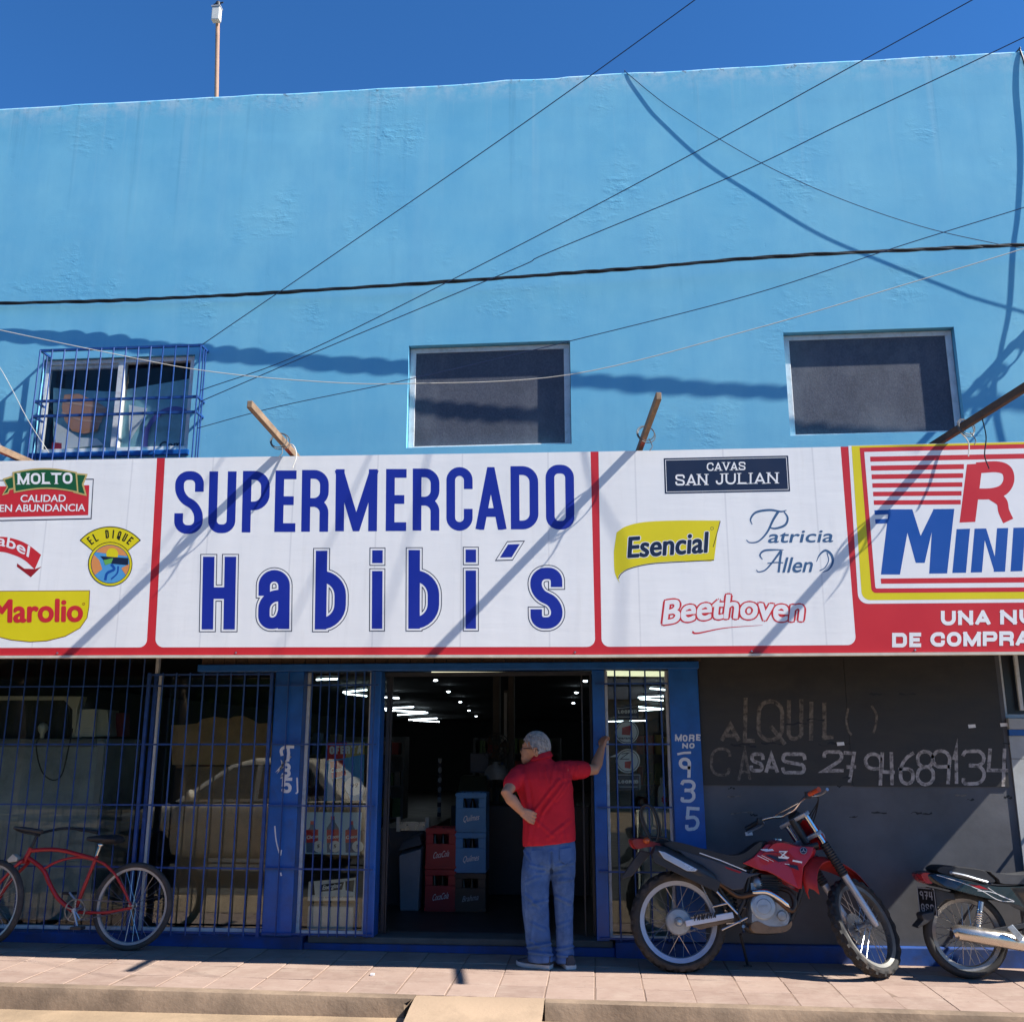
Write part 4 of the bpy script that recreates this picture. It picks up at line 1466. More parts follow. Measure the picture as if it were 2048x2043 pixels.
scrawl([('A', 178, 290, 420, 525), ('L', 308, 378, 275, 532), ('Q', 386, 545, 282, 528), ('U', 560, 655, 285, 522), ('I', 680, 725, 300, 520), ('L', 765, 828, 300, 515)], CHF, BY, zb, 8.0, 1.2, BLD)
Art(BY).line([zb(*p) for p in ((915, 335), (905, 400), (915, 460), (935, 490))], 4.5, sm=5).build('painted_letter', CHF, BLD)
Art(BY).line([zb(*p) for p in ((1050, 320), (1078, 370), (1075, 430), (1060, 480))], 4.5, sm=5).build('painted_letter', CHF, BLD)
scrawl([('C', 115, 235, 562, 730), ('A', 275, 352, 570, 750)], CHF, BY, zb, 5.5, 1.0, BLD)
scrawl([('S', 345, 428, 590, 705), ('A', 432, 512, 596, 706), ('S', 528, 672, 588, 718)], CH, BY, zb, 7.0, .8, BLD)
scrawl([('2', 765, 888, 578, 705), ('7', 888, 962, 582, 762), ('9', 1003, 1112, 588, 784), ('4', 1102, 1188, 590, 780), ('6', 1205, 1298, 590, 778), ('8', 1308, 1415, 574, 782), ('9', 1396, 1512, 570, 772),
        ('1', 1512, 1568, 564, 772), ('3', 1572, 1712, 570, 780), ('4', 1712, 1842, 565, 785)], CH, BY, zb, 7.0, 1.3, BLD)
# old poster scraps and scratches on the boards
for k in range(26):
    x, y = rnd.uniform(60, 1860), rnd.choice((250, 410, 545, 745, 790, 850, 950)) + rnd.uniform(-14, 14)
    w_ = rnd.uniform(30, 130)
    yy = BY - .0002 if y < 775 else FY - .0006
    a = Art(yy).line([zb(x + w_ * t, y + rnd.uniform(-6, 6)) for t in (0, .2, .4, .6, .8, 1)], 2, widths=[rnd.uniform(.5, 4.5) for _ in range(6)])
    a.build('scrape', rnd.choice((I_BLK, I_BLK, CHF)), BLD)
for x, y in ((870, 540), (1630, 438), (1815, 430), (340, 1060)):
    Art((BY if y < 775 else FY) - .0008).poly([zb(x - 22, y - 9), zb(x + 20, y - 11), zb(x + 24, y + 8), zb(x - 18, y + 12)]).build('paper_scrap', I_WHITE, BLD)
# number board
NBY = .035
m = MB()
q = [W(1336, 1334, NBY), W(1394, 1331, NBY), W(1413, 1697, NBY), W(1352, 1688, NBY)]
m.prism([(p.x, NBY, p.z) for p in q], (0, .018, 0))
nb = tag(m.build('number_board', M_BLUE), 'blue board with brushed white house number beside the black wall', 'board')
zc = lambda x, y: (960 + x / 2.919, 1300 + y / 2.919)
scrawl([('M', 1138, 1178, 490, 530), ('O', 1184, 1212, 492, 530), ('R', 1220, 1252, 490, 530), ('E', 1262, 1288, 490, 526), ('N', 1180, 1214, 541, 572), ('O', 1222, 1252, 540, 572)], WP, NBY - .0006, zc, 3.0, .5, nb)
Art(NBY - .0006).line([zc(1152, 606), zc(1190, 598), zc(1232, 596)], 4.6).build('painted_letter', WP, nb)
scrawl([('9', 1158, 1232, 625, 742), ('3', 1168, 1258, 755, 888), ('5', 1198, 1282, 912, 1052)], WP, NBY - .0006, zc, 6.6, .7, nb)
# old number on the left pillar
zd = lambda x, y: (540 + x / 3.108, 1300 + y / 3.108)
PYL = .0294
scrawl([('3', 70, 128, 698, 792), ('5', 72, 134, 788, 886)], WP, PYL, zd, 6.4, .8, BLD)
Art(PYL).line([zd(*p) for p in ((75, 655), (70, 620), (95, 600), (150, 600))], 6, sm=4).line([zd(112, 600), zd(116, 640), zd(110, 690)], 6).build('painted_letter', WP, BLD)
Art(PYL).line([zd(*p) for p in ((30, 1090), (38, 1180), (62, 1270), (72, 1240))], 2.4, sm=4).line([zd(168, 790), zd(172, 880), zd(160, 890)], 3).line([zd(66, 1380), zd(70, 1400)], 3).build('paint_scrape', WP, BLD)

# ================================================================== posters and stickers on the glass
GP = .1655


def sheet(pts, Y, conv, name, mat, label, cat, group=None):
    m = MB()
    q = [W(*conv(*p), Y) for p in pts]
    m.prism([(p.x, Y, p.z) for p in q], (0, .0012, 0))
    return tag(m.build(name, mat), label, cat, group)


def on(Y, k=1):
    return Y - .0004 * k


po = sheet([(350, 572), (590, 570), (578, 930), (338, 935)], GP, zd, 'poster', I_LBLUE, 'blue poster with a red and yellow offer heading behind bars', 'poster')
Art(on(GP)).poly([zd(350, 573), zd(480, 572), zd(470, 668), zd(347, 685)]).build('heading', I_RED, po)
Art(on(GP)).poly([zd(480, 572), zd(590, 571), zd(587, 645), zd(470, 668)]).build('heading', I_GOLD, po)
Art(on(GP, 2)).caps('OFERTA', *zd(370, 645), *zd(572, 640), 16, 4, gap=.2).build('lettering', I_WHITE, po)
Art(on(GP, 1)).poly([zd(372, 690), zd(460, 680), zd(475, 775), zd(385, 795)]).build('label', I_RED, po)
Art(on(GP, 2)).text('Chocolin', *zd(378, 760), *zd(466, 745), 9, .1, .5).build('lettering', I_WHITE, po)
Art(on(GP, 1)).poly([zd(385, 800), zd(455, 790), zd(500, 932), zd(405, 934)]).build('bottle_picture', I_BLK, po)
Art(on(GP, 2)).disc(*zd(522, 842), 18.5).build('price_disc', I_WHITE, po)
Art(on(GP, 3)).text('99', *zd(500, 855), *zd(545, 850), 9, .1, .4).build('lettering', I_BLK, po)
po = sheet([(222, 1004), (572, 1006), (556, 1274), (216, 1262)], GP, zd, 'poster', ink('pale_blue', (.45, .68, .85)), 'pale blue poster with three red-labelled bottles behind bars', 'poster')
for cx_, k in ((262, 0), (390, 1), (506, 0)):
    yt = 1030 if k else 1060
    Art(on(GP, 1)).poly([zd(cx_ - 10, yt), zd(cx_ + 10, yt), zd(cx_ + 13, yt + 35), zd(cx_ + 38, yt + 75), zd(cx_ + 36, 1256), zd(cx_ - 36, 1256), zd(cx_ - 38, yt + 75), zd(cx_ - 13, yt + 35)]).build('bottle_picture', I_STEEL, po)
    Art(on(GP, 2)).poly([zd(cx_ - 38, 1115), zd(cx_ + 38, 1112), zd(cx_ + 37, 1190), zd(cx_ - 37, 1195)]).poly([zd(cx_ - 11, yt), zd(cx_ + 11, yt), zd(cx_ + 11, yt + 22), zd(cx_ - 11, yt + 22)]).build('label', I_RED, po)
    Art(on(GP, 3)).text('Choco', *zd(cx_ - 34, 1172), *zd(cx_ + 34, 1164), 7, .1, .4).build('lettering', I_WHITE, po)
    Art(on(GP, 4)).disc(*zd(cx_ + 40 - 25 * k, 1218), 11.5).build('price_disc', I_WHITE, po)
    Art(on(GP, 5)).text('5', *zd(cx_ + 30 - 25 * k, 1228), *zd(cx_ + 44 - 25 * k, 1225), 7, .1, .4).build('lettering', I_BLK, po)
po = sheet([(240, 1436), (532, 1412), (528, 1553), (234, 1556)], GP, zd, 'poster', I_WHITE, 'white battery poster with black lettering low in the window', 'poster')
Art(on(GP)).poly([zd(318, 1455), zd(460, 1438), zd(448, 1485), zd(312, 1500)]).poly([zd(468, 1434), zd(526, 1426), zd(518, 1500), zd(470, 1490)]).build('print', I_BLK, po)
Art(on(GP, 2)).text('Energizer', *zd(326, 1486), *zd(440, 1470), 9, .25, .5).build('lettering', I_WHITE, po)
Art(on(GP)).text('mas energia por menos', *zd(300, 1540), *zd(515, 1534), 4).line([zd(262, 1430), zd(270, 1520)], 6).build('lettering', I_BLK, po)
m = MB()
a, b = W(*zd(228, 1735), .24), W(*zd(520, 1592), .24)
m.box((a.x, .24, a.z), (b.x, .42, b.z))
tag(m.build('carton', pm('white_carton', (.84, .84, .82), .7, var=.08, vs=5, dirt=(.4, .38, .35), damt=.4), bevel=.012), 'plain white carton on the floor of the poster window', 'carton')
m = MB()
m.box((a.x - .02, .23, .129), (b.x + .03, .45, a.z - .001))
tag(m.build('low_shelf', M_DARKWOOD), 'low dark shelf under the white carton', 'shelf')
# stickers in the window right of the doorway
st_ = [sheet([(796, 318), (925, 318), (925, 402), (796, 402)], GP, zc, 'sticker', I_NAVY, 'navy rectangular credit sticker above the two round ones', 'sticker'),
       sheet([(798, 722), (936, 722), (938, 816), (798, 816)], GP, zc, 'sticker', I_NAVY, 'navy rectangular credit sticker below the two round ones', 'sticker')]
Art(on(GP)).caps('LOCRED', *zc(806, 368), *zc(916, 366), 6.5, 2.0, gap=.2).line([zc(800, 340), zc(918, 326)], .8).line([zc(806, 388), zc(916, 388)], 1).build('lettering', I_WHITE, st_[0])
Art(on(GP)).caps('LOCRED', *zc(808, 776), *zc(924, 776), 6.5, 2.0, gap=.2).line([zc(800, 812), zc(800, 726), zc(934, 726), zc(934, 812)], .9).line([zc(812, 796), zc(920, 796)], 1).build('lettering', I_WHITE, st_[1])
for cx_, cy_, r_, lb in ((857, 477, 69, 'upper white round sticker with red card symbol'), (863, 645, 71, 'lower white round sticker with a pointer and letter Z')):
    m = MB()
    m.prism([(p.x, GP, p.z) for p in (W(*zc(cx_ + r_ * math.cos(R(a)), cy_ - r_ * math.sin(R(a))), GP) for a in range(0, 360, 12))], (0, .0012, 0))
    so = tag(m.build('sticker', I_WHITE), lb, 'sticker')
    Art(on(GP)).ring(*zc(cx_, cy_), 20.3, 21.6).build('rim_line', I_NAVY, so)
    if cy_ < 600:
        Art(on(GP)).poly([zc(830, 450), zc(880, 437), zc(876, 495), zc(828, 492)]).build('symbol', I_RED, so)
        Art(on(GP)).text('naranja', *zc(812, 518), *zc(895, 518), 5, 0, .3).build('lettering', I_NAVY, so)
    else:
        Art(on(GP)).poly([zc(845, 650), zc(882, 645), zc(878, 690), zc(845, 685)]).build('symbol', I_RED, so)
        Art(on(GP)).line([zc(826, 604), zc(868, 598), zc(820, 634), zc(872, 634)], 1.6).build('lettering', I_NAVY, so)
        m = MB()
        m.prism([(p.x, GP + .0014, p.z) for p in (W(*zc(x, y), GP) for x, y in ((756, 622), (812, 598), (812, 622)))], (0, .001, 0))
        m.build('pointer', I_WHITE, so)

# ================================================================== inside the shop
LAMP = pm('tube_light', (.9, .9, .9), .5, var=0, emit=(.78, .92, 1.0), estr=5.0)
LAMPY = pm('warm_tube_light', (.9, .88, .7), .5, var=0, emit=(.95, .92, .62), estr=.55)
z6 = lambda x, y: (750 + x / 4.293, 1320 + y / 4.293)
LZ = 2.40
tubes = [z6(40, 315) + z6(205, 325), z6(65, 415) + z6(330, 400), z6(90, 428) + z6(435, 445), z6(195, 468) + z6(450, 450), z6(290, 510) + z6(530, 497), z6(330, 515) + z6(550, 527),
         zd(290, 182) + zd(425, 177), zd(455, 260) + zd(600, 246), zd(470, 270) + zd(600, 284)]
for x0_, y0_, x1_, y1_ in ((925, 275, 1070, 268), (935, 283, 1068, 292), (920, 330, 1070, 342), (930, 352, 1065, 343), (750, 415, 970, 410), (995, 222, 1080, 230)):
    tubes.append(zc(x0_, y0_) + zc(x1_, y1_))
ORD = ('first', 'second', 'third', 'fourth', 'fifth', 'sixth')
TLAB = ['%s lit tube from the top seen through the doorway' % w_ for w_ in ORD] + ['%s lit tube from the top seen through the poster window' % w_ for w_ in ORD[:3]] + ['%s lit tube from the top behind the round stickers window' % ORD[k] for k in (1, 2, 3, 4, 5, 0)]
for i, (a0, a1, b0, b1) in enumerate(tubes):
    p, q = WZ(a0, a1, LZ), WZ(b0, b1, LZ)
    t_ = empty('tube_lamp', (p + q) / 2 + V((0, 0, .05)), TLAB[i], 'lamp', 'fluorescent tubes in the shop')
    m = MB()
    m.tube([p, q], .008 + .0002 * (p - CAM).length, 6)
    m.build('tube', LAMP, t_)
    m = MB()
    m.bar(p + V((0, 0, .05)), q + V((0, 0, .05)), .05, .03)
    m.build('housing', M_DARKROOM, t_)
for i, (x, y) in enumerate([(520, 172), (630, 270), (732, 358), (806, 431), (868, 481), (1806, 178), (1728, 278), (1703, 367), (50, 250)]):
    p = WZ(*z6(x, y), LZ)
    m = MB()
    m.sphere(p, (.024 + .0004 * (p - CAM).length, .03, .012), 10, 6)
    tag(m.build('bulb', LAMP, smooth=60), ('%s bulb from the top in the long ceiling row left of the man' % ORD[i] if i < 5 else '%s bulb from the top in the ceiling row right of the man' % ORD[i - 5] if i < 8 else 'bulb beside the left door jamb under the ceiling'), 'lamp', 'ceiling bulbs in the shop')
p, q = W(863, 1346, .60), W(1040, 1347, .60)
t_ = empty('tube_lamp', (p + q) / 2, 'long yellowish tube just inside the top of the doorway', 'lamp')
m = MB()
m.tube([p, q], .016, 8)
m.build('tube', LAMPY, t_)
p, q = W(*zc(735, 134), .55), W(*zc(1075, 138), .55)
t_ = empty('tube_lamp', (p + q) / 2, 'yellowish tube at the top of the window right of the doorway', 'lamp')
m = MB()
m.tube([p, q], .024, 8)
m.build('tube', LAMPY, t_)


def crate(x, y, z, w, d, h, mat, text, inkm, name_label, tcol, win=(.25, .55)):
    c = empty('bottle_crate', (x, y, z), name_label, 'crate')
    m = MB()
    hx, t = w / 2, .018
    y0 = y - d / 2
    wx, wz0, wz1 = w * win[0], z + h * .62, z + h * .62 + h * .24
    # front with a hand hole
    m.box((x - hx, y0, z), (x + hx, y0 + t, wz0))
    m.box((x - hx, y0, wz1), (x + hx, y0 + t, z + h))
    m.box((x - hx, y0, wz0), (x - wx, y0 + t, wz1))
    m.box((x + wx, y0, wz0), (x + hx, y0 + t, wz1))
    m.box((x - hx, y0 + t, z), (x - hx + t, y + d / 2, z + h))
    m.box((x + hx - t, y0 + t, z), (x + hx, y + d / 2, z + h))
    m.box((x - hx + t, y + d / 2 - t, z), (x + hx - t, y + d / 2, z + h))
    m.box((x - hx + t, y0 + t, z), (x + hx - t, y + d / 2 - t, z + .02))
    m.build('shell', mat, c, bevel=.004)
    rb_ = MB()
    for zz in (z + .012, z + h - .03):
        rb_.box((x - hx - .004, y0 - .006, zz), (x + hx + .004, y0 - .0005, zz + .018))
    rb_.build('rib', mat, c)
    P = lambda u, v: V((x + u * w, y0 - .0008, z + v * h))
    a = Art(0, P)
    vs, fs = text2d(text)
    a.put([V((-.26 + p.x * .52 + p.y * .05, .26 + p.x * .06 + p.y * .16)) for p in vs], fs)
    a.build('lettering', inkm, c)
    for k in range(3):
        b_ = MB()
        bx = x - w * .28 + k * w * .28
        b_.lathe([(.0, 0), (.03, .0), (.032, h * .55), (.012, h * .78), (.012, h * .93), (.0, h * .94)], (bx, y, z + .022), (0, 0, 1), 10)
        b_.build('bottle', pm('brown_glass', (.03, .018, .01), .15, var=.1), c, smooth=50)
    return c


M_RCR = pm('red_crate_plastic', (.36, .018, .02), .5, var=.2, vs=6, dirt=(.06, .02, .02), damt=.5)
M_BCR = pm('blue_crate_plastic', (.06, .24, .50), .5, var=.18, vs=6, dirt=(.02, .05, .1), damt=.4)
M_NCR = pm('brown_crate_plastic', (.045, .03, .022), .5, var=.2, vs=6)
CYR = 1.65
xr = W(881, 1740, CYR - .15).x
xb_ = W(941, 1700, CYR - .15).x
crate(xr, CYR, FZ, .295, .30, .375, M_RCR, 'CocaCola', I_WHITE, 'red plastic bottle crate on the shop floor, lower of two', None)
crate(xr, CYR, FZ + .378, .295, .30, .375, M_RCR, 'CocaCola', I_WHITE, 'red plastic bottle crate stacked on the other red one', None)
crate(xb_, CYR, FZ, .295, .30, .345, M_NCR, 'Brahma', I_GREY, 'dark brown crate under the two blue crates', None)
crate(xb_, CYR, FZ + .348, .295, .30, .365, M_BCR, 'Quilmes', I_WHITE, 'blue bottle crate in the middle of its stack', None)
crate(xb_, CYR, FZ + .716, .295, .30, .365, M_BCR, 'Quilmes', I_WHITE, 'blue bottle crate on top of its stack', None)
# grey bin with slanted lid
M_BIN = pm('grey_bin_plastic', (.19, .21, .25), .5, var=.15, vs=5, dirt=(.1, .1, .1), damt=.4)
a, b = W(795, 1812, 1.5), W(842, 1700, 1.5)
bn = empty('waste_bin', (a.x + .1, 1.6, FZ), 'grey plastic bin with slanted opening by the red crates', 'bin')
m = MB()
w_ = (b.x - a.x)
m.loft([[V((a.x + i, 1.5 + j, FZ)) for i, j in ((.02, .02), (w_ - .02, .02), (w_ - .02, .22), (.02, .22))], [V((a.x + i, 1.5 + j, k)) for i, j, k in ((0, 0, .60), (w_, 0, .66), (w_, .24, .70), (0, .24, .64))]])
m.build('body', M_BIN, bn, bevel=.01)
m = MB()
m.loft([[V((a.x + i, 1.49 + j, k)) for i, j, k in ((-.005, 0, .64), (w_ + .005, 0, .70), (w_ + .005, .26, .74), (-.005, .26, .68))], [V((a.x + i, 1.5 + j, k)) for i, j, k in ((.02, .02, .72), (w_ - .02, .02, .78), (w_ - .02, .22, .80), (.02, .22, .74))]])
m.build('lid', pm('dark_grey_lid', (.07, .075, .085), .5, var=.15), bn, bevel=.01)
# checkout counter with steel roller end
ct = empty('checkout_counter', (W(800, 1700, 1.9).x, 2.2, FZ), 'checkout counter with a steel front edge behind the bin', 'counter')
a, b = W(758, 1655, 1.9), W(858, 1640, 1.9)
m = MB()
m.box((a.x, 1.9, FZ), (b.x, 3.4, a.z))
m.build('body', pm('counter_panel', (.06, .055, .06), .5, var=.2), ct)
a2 = W(795, 1656, 1.86)
m = MB()
m.box((a2.x, 1.86, a.z - .02), (b.x - .02, 1.897, a.z + .06))
m.build('edge', M_STEEL, ct)
for x in (a2.x, b.x - .02):
    m = MB()
    m.box((x - .012, 1.85, a.z - .03), (x + .025, 1.90, a.z + .11))
    m.build('cap', M_CREAM, ct, bevel=.004)
m = MB()
m.box((b.x + .12, 2.6, FZ), (b.x + 1.6, 3.2, 1.0))
tag(m.build('back_counter', pm('counter_dark', (.035, .033, .036), .5, var=.2), bevel=.01), 'dark counter behind the stacked crates', 'counter')
# register, screen panel, fan, bag on that counter
a, b = W(*z6(705, 1130), 2.7), W(*z6(970, 990), 2.7)
rg = empty('cash_register', ((a.x + b.x) / 2, 2.85, 1.0), 'dark cash register on the counter behind the crates', 'cash register')
m = MB()
m.box((a.x, 2.68, 1.001), (b.x, 3.0, a.z))
m.build('base', M_BLKPL, rg, bevel=.01)
m = MB()
m.loft([[V((x, y, a.z + .001)) for x, y in ((a.x, 2.7), (b.x, 2.7), (b.x, 2.98), (a.x, 2.98))], [V((x, y, b.z)) for x, y in ((a.x + .03, 2.8), (b.x - .03, 2.8), (b.x - .03, 2.98), (a.x + .03, 2.98))]])
m.build('display', pm('olive_screen', (.05, .055, .035), .4, var=.1), rg, bevel=.01)
a, b = W(*z6(815, 965), 3.05), W(*z6(980, 795), 3.05)
m = MB()
m.box((a.x, 3.04, a.z), (b.x, 3.07, b.z))
sc_ = tag(m.build('notice_panel', pm('pale_grey_plastic', (.09, .095, .12), .5, var=.1), bevel=.01), 'pale grey upright panel above the cash register', 'panel')
fn = empty('table_fan', W(*z6(1040, 840), 3.0), 'round table fan beside the grey panel', 'fan')
c_ = W(*z6(1040, 745), 3.0)
m = MB()
for r_ in (.155, .12, .08, .04):
    m.torus(c_, (0, 1, 0), r_, .004, 28, 5)
for k in range(12):
    a = R(k * 30)
    m.tube([c_ + V((.03 * math.cos(a), -.02, .03 * math.sin(a))), c_ + V((.155 * math.cos(a), 0, .155 * math.sin(a)))], .003, 4)
m.build('guard', M_DARKROOM, fn)
m = MB()
for k in range(3):
    a = R(k * 120 + 20)
    d_, e_ = V((math.cos(a), 0, math.sin(a))), V((-math.sin(a), 0, math.cos(a)))
    m.add([c_ + d_ * .02, c_ + d_ * .13 + e_ * .05 + V((0, .02, 0)), c_ + d_ * .13 - e_ * .05 - V((0, .01, 0))], [(0, 1, 2)])
m.lathe([(0, -.03), (.03, -.02), (.035, .06), (0, .07)], c_, (0, 1, 0), 12)
m.build('blades', M_DARKWOOD, fn)
m = MB()
m.tube([c_ + V((0, .03, -.05)), V((c_.x, c_.y + .03, 1.02))], .014, 8)
m.lathe([(.09, 0), (.085, .015), (.02, .02)], (c_.x, c_.y + .03, 1.001), (0, 0, 1), 16)
m.build('stand', M_BLKPL, fn)
c_ = W(*z6(1040, 950), 2.9)
m = MB()
m.loft([[c_ + V((rx * math.cos(R(a)) * (1 + .1 * math.sin(a * 3)), .06 * math.sin(R(a)), z_)) for a in range(0, 360, 30)] for rx, z_ in ((.10, -.09), (.135, -.05), (.13, .0), (.09, .06), (.04, .075), (.055, .10))])
tag(m.build('plastic_bag', pm('white_bag', (.24, .25, .27), .35, var=.2, vs=20), smooth=50), 'white plastic bag standing on the counter beside the fan', 'bag')
# steel columns of the shop
for u0, u1, lb in ((985, 999, 'left pale post of the pair in the shop'), (1016, 1028, 'right pale post of the pair in the shop')):
    a, b = W(u0, 1520, 3.6), W(u1, 1500, 3.6)
    m = MB()
    m.box((a.x, 3.6, FZ), (b.x, 3.75, 2.499))
    tag(m.build('column', pm('pale_post', (.10, .085, .075), .6, var=.2), bevel=.006), lb, 'column')
a, b = W(1007, 1522, 3.66), W(1015, 1380, 3.66)
m = MB()
m.box((a.x, 3.66, FZ), (b.x, 3.69, b.z))
ps = tag(m.build('price_strip', pm('dim_paper', (.12, .12, .12), .6)), 'perforated strip of price tags hanging between the two posts', 'strip')
for k in range(22):
    z_ = b.z - .04 - k * (b.z - 1.7) / 22
    m = MB()
    m.box((a.x + .006, 3.655, z_ - .014), (b.x - .006, 3.659, z_ + .012))
    m.build('tag', I_GREY, ps)
# wire rack of snack bags in the doorway
a, b = W(872, 1600, 3.4), W(890, 1520, 3.4)
rk = empty('snack_rack', (a.x, 3.4, FZ), 'slim rack of hanging packets deep in the doorway', 'rack')
m = MB()
m.tube([(a.x + .04, 3.42, FZ), (a.x + .04, 3.42, b.z)], .012, 6)
m.build('post', M_STEEL, rk)
for k in range(14):
    z_ = b.z - k * .055
    m = MB()
    m.box((a.x + .02, 3.38, z_ - .022), (a.x + .062, 3.40, z_ + .024))
    m.build('packet', I_GREY if k % 2 == 0 else I_NAVY, rk, bevel=.004)
# gondola shelves far inside
M_SHELF = pm('shelf_metal', (.16, .17, .18), .5, var=.2)
GOODS = [pm('goods_%d' % i, c, .5, var=.2) for i, c in enumerate(((.30, .05, .05), (.08, .16, .36), (.34, .28, .08), (.14, .24, .10), (.30, .27, .24)))]
for gi, (gx, gy, lb) in enumerate(((-3.4, 6.0, 'shop shelf seen deep through the left of the doorway'), (-1.3, 8.5, 'shop shelf at the far middle of the shop'), (1.2, 6.5, 'shop shelf deep behind the right of the doorway'))):
    gd = empty('shop_shelf', (gx, gy, FZ), lb, 'shelf')
    m = MB()
    m.box((gx - .7, gy, FZ), (gx + .7, gy + .03, 1.75))
    for x in (-.7, .7):
        m.box((gx + x - .02, gy - .35, FZ), (gx + x + .02, gy - .001, 1.75))
    m.build('frame', M_SHELF, gd)
    for k in range(4):
        z_ = FZ + .12 + k * .42
        m = MB()
        m.box((gx - .679, gy - .35, z_), (gx + .679, gy - .001, z_ + .025))
        m.build('shelf_board', M_SHELF, gd)
        x = gx - .62
        while x < gx + .58:
            w_ = rnd.uniform(.08, .16)
            h_ = rnd.uniform(.16, .30)
            m = MB()
            m.box((x, gy - .30, z_ + .026), (x + w_ - .01, gy - .10, z_ + .026 + h_))
            m.build('packet', rnd.choice(GOODS), gd, bevel=.006)
            x += w_ + rnd.uniform(0, .02)

# ---------------------------------------------------------------- things in the left windows
zl = lambda x, y: (x / 5.855, 1360 + y / 5.855)         # zoom of the window behind the bicycle
FYW = .62
a, b = W(*zl(-300, 1700), FYW), W(*zl(1255, 680), FYW)
fz = empty('chest_freezer', ((a.x + b.x) / 2, FYW + .3, FZ), 'big dull grey freezer cabinet in the window behind the bicycle', 'freezer')
m = MB()
m.box((a.x, FYW, FZ + .02), (b.x, FYW + .7, b.z))
m.build('body', pm('dull_enamel', (.34, .37, .365), .45, var=.35, vs=2, dirt=(.11, .12, .12), damt=.8, ds=2.5), fz, bevel=.02)
m = MB()
m.box((b.x - .075, FYW - .014, FZ + .02), (b.x - .01, FYW - .001, b.z - .02))
m.build('corner_trim', pm('pale_trim', (.30, .31, .31), .4, var=.15), fz, bevel=.004)
m = MB()
m.box((a.x, FYW - .02, b.z - .075), (b.x - .09, FYW - .002, b.z - .004))
m.build('lid_edge', pm('lid_plastic', (.16, .165, .16), .5, var=.2), fz, bevel=.004)
ZTOP = b.z
# beige hood with dark opening (chamfered corner)
M_BEIGE = pm('beige_plastic', (.55, .51, .41), .55, var=.12, vs=4, dirt=(.2, .18, .14), damt=.4)
q = [zl(-300, 180), zl(950, 185), zl(905, 330), zl(880, 668), zl(838, 668), zl(845, 340), zl(745, 228), zl(-300, 232)]
m = MB()
m.prism([(p.x, FYW + .04, p.z) for p in (W(u, v, FYW + .04) for u, v in q)], (0, .12, 0))
hd = empty('old_television', (-4.9, FYW + .2, ZTOP), 'old beige cabinet with dark opening on top of the freezer', 'cabinet')
m.build('front_frame', M_BEIGE, hd, bevel=.006)
a, b = W(*zl(-300, 668), FYW + .1), W(*zl(845, 228), FYW + .1)
m = MB()
m.box((a.x, FYW + .10, ZTOP + .002), (b.x - .01, FYW + .5, b.z))
m.build('dark_opening', M_BLKPL, hd)
# white carton and red packet beside it
q = [W(*zl(x, y), FYW + .03) for x, y in ((878, 660), (1108, 660), (1128, 335), (935, 340))]
cb = empty('appliance_box', (q[0].x + .1, FYW + .1, ZTOP), 'off-white printed box standing on the freezer', 'box')
m = MB()
m.prism([(p.x, FYW + .03, max(p.z, ZTOP + .002)) for p in q], (0, .03, 0))
m.build('front', pm('printed_card', (.62, .60, .52), .7, var=.08), cb)
q2 = [W(*zl(x, y), FYW + .06) for x, y in ((1112, 660), (1285, 650), (1258, 345), (1130, 335))]
m = MB()
m.prism([(p.x, FYW + .062, max(p.z, ZTOP + .002)) for p in q2], (0, .22, 0))
m.build('side', pm('printed_card_side', (.40, .41, .36), .7, var=.12), cb)
a_ = Art(FYW + .0292)
for k in range(4):
    a_.line([zl(965, 560 + k * 24), zl(1060 - 20 * (k % 2), 560 + k * 24)], 1.2)
a_.build('print', I_GREY, cb)
q = [W(*zl(x, y), FYW + .2) for x, y in ((1350, 655), (1455, 655), (1455, 380), (1355, 380))]
m = MB()
m.prism([(p.x, FYW + .2, max(p.z, ZTOP - .3)) for p in q], (0, .12, 0))
tag(m.build('red_box', pm('dull_red_card', (.17, .02, .03), .6, var=.15), bevel=.004), 'dull red box beside the off-white printed box', 'box')
# bulb and looped lead hanging behind the glass
lb_ = empty('hanging_bulb', W(*zl(500, 640), .42), 'bare bulb on a looped black lead behind the bars', 'bulb')
c_ = W(*zl(503, 560), .42)
m = MB()
m.lathe([(0, .05), (.03, .042), (.045, .01), (.04, -.02), (.02, -.05), (.018, -.085), (0, -.088)], c_, (0, 0, 1), 16)
m.build('glass', pm('frosted_bulb', (.5, .48, .38), .3, var=.05), lb_, smooth=60)
m = MB()
m.tube(spline([W(*zl(x, y), .43) for x, y in ((495, 650), (430, 720), (440, 900), (500, 1080), (610, 1165), (720, 1110), (790, 850), (850, 560))], 6), .006, 5)
m.build('lead', M_BLACKCABLE, lb_)
# cardboard boxes with scalloped flaps
ze = lambda x, y: (x / 3.212, 1300 + y / 3.212)
M_CARD = pm('cardboard', (.58, .34, .16), .85, var=.2, vs=4, bmp=.1, bs_=18, dirt=(.16, .09, .045), damt=.5)
YC = .50
bx = empty('cardboard_box', (W(*ze(1430, 900), YC).x, YC + .2, .13), 'tall open cardboard box with scalloped top behind the bars', 'box')
prof = [(1105, 735), (1100, 480), (1190, 478), (1270, 468), (1300, 440), (1375, 425), (1430, 432), (1465, 440), (1500, 425), (1560, 420), (1620, 445), (1660, 470), (1745, 465), (1752, 735)]
m = MB()
m.prism([(p.x, YC + .02, p.z) for p in (W(*ze(x, y), YC + .02) for x, y in reversed(prof))], (0, .008, 0))
m.build('flap', M_CARD, bx)
a, b = W(*ze(1085, 1850), YC), W(*ze(1752, 745), YC)
m = MB()
m.box((a.x, YC, .13), (b.x, YC + .4, b.z))
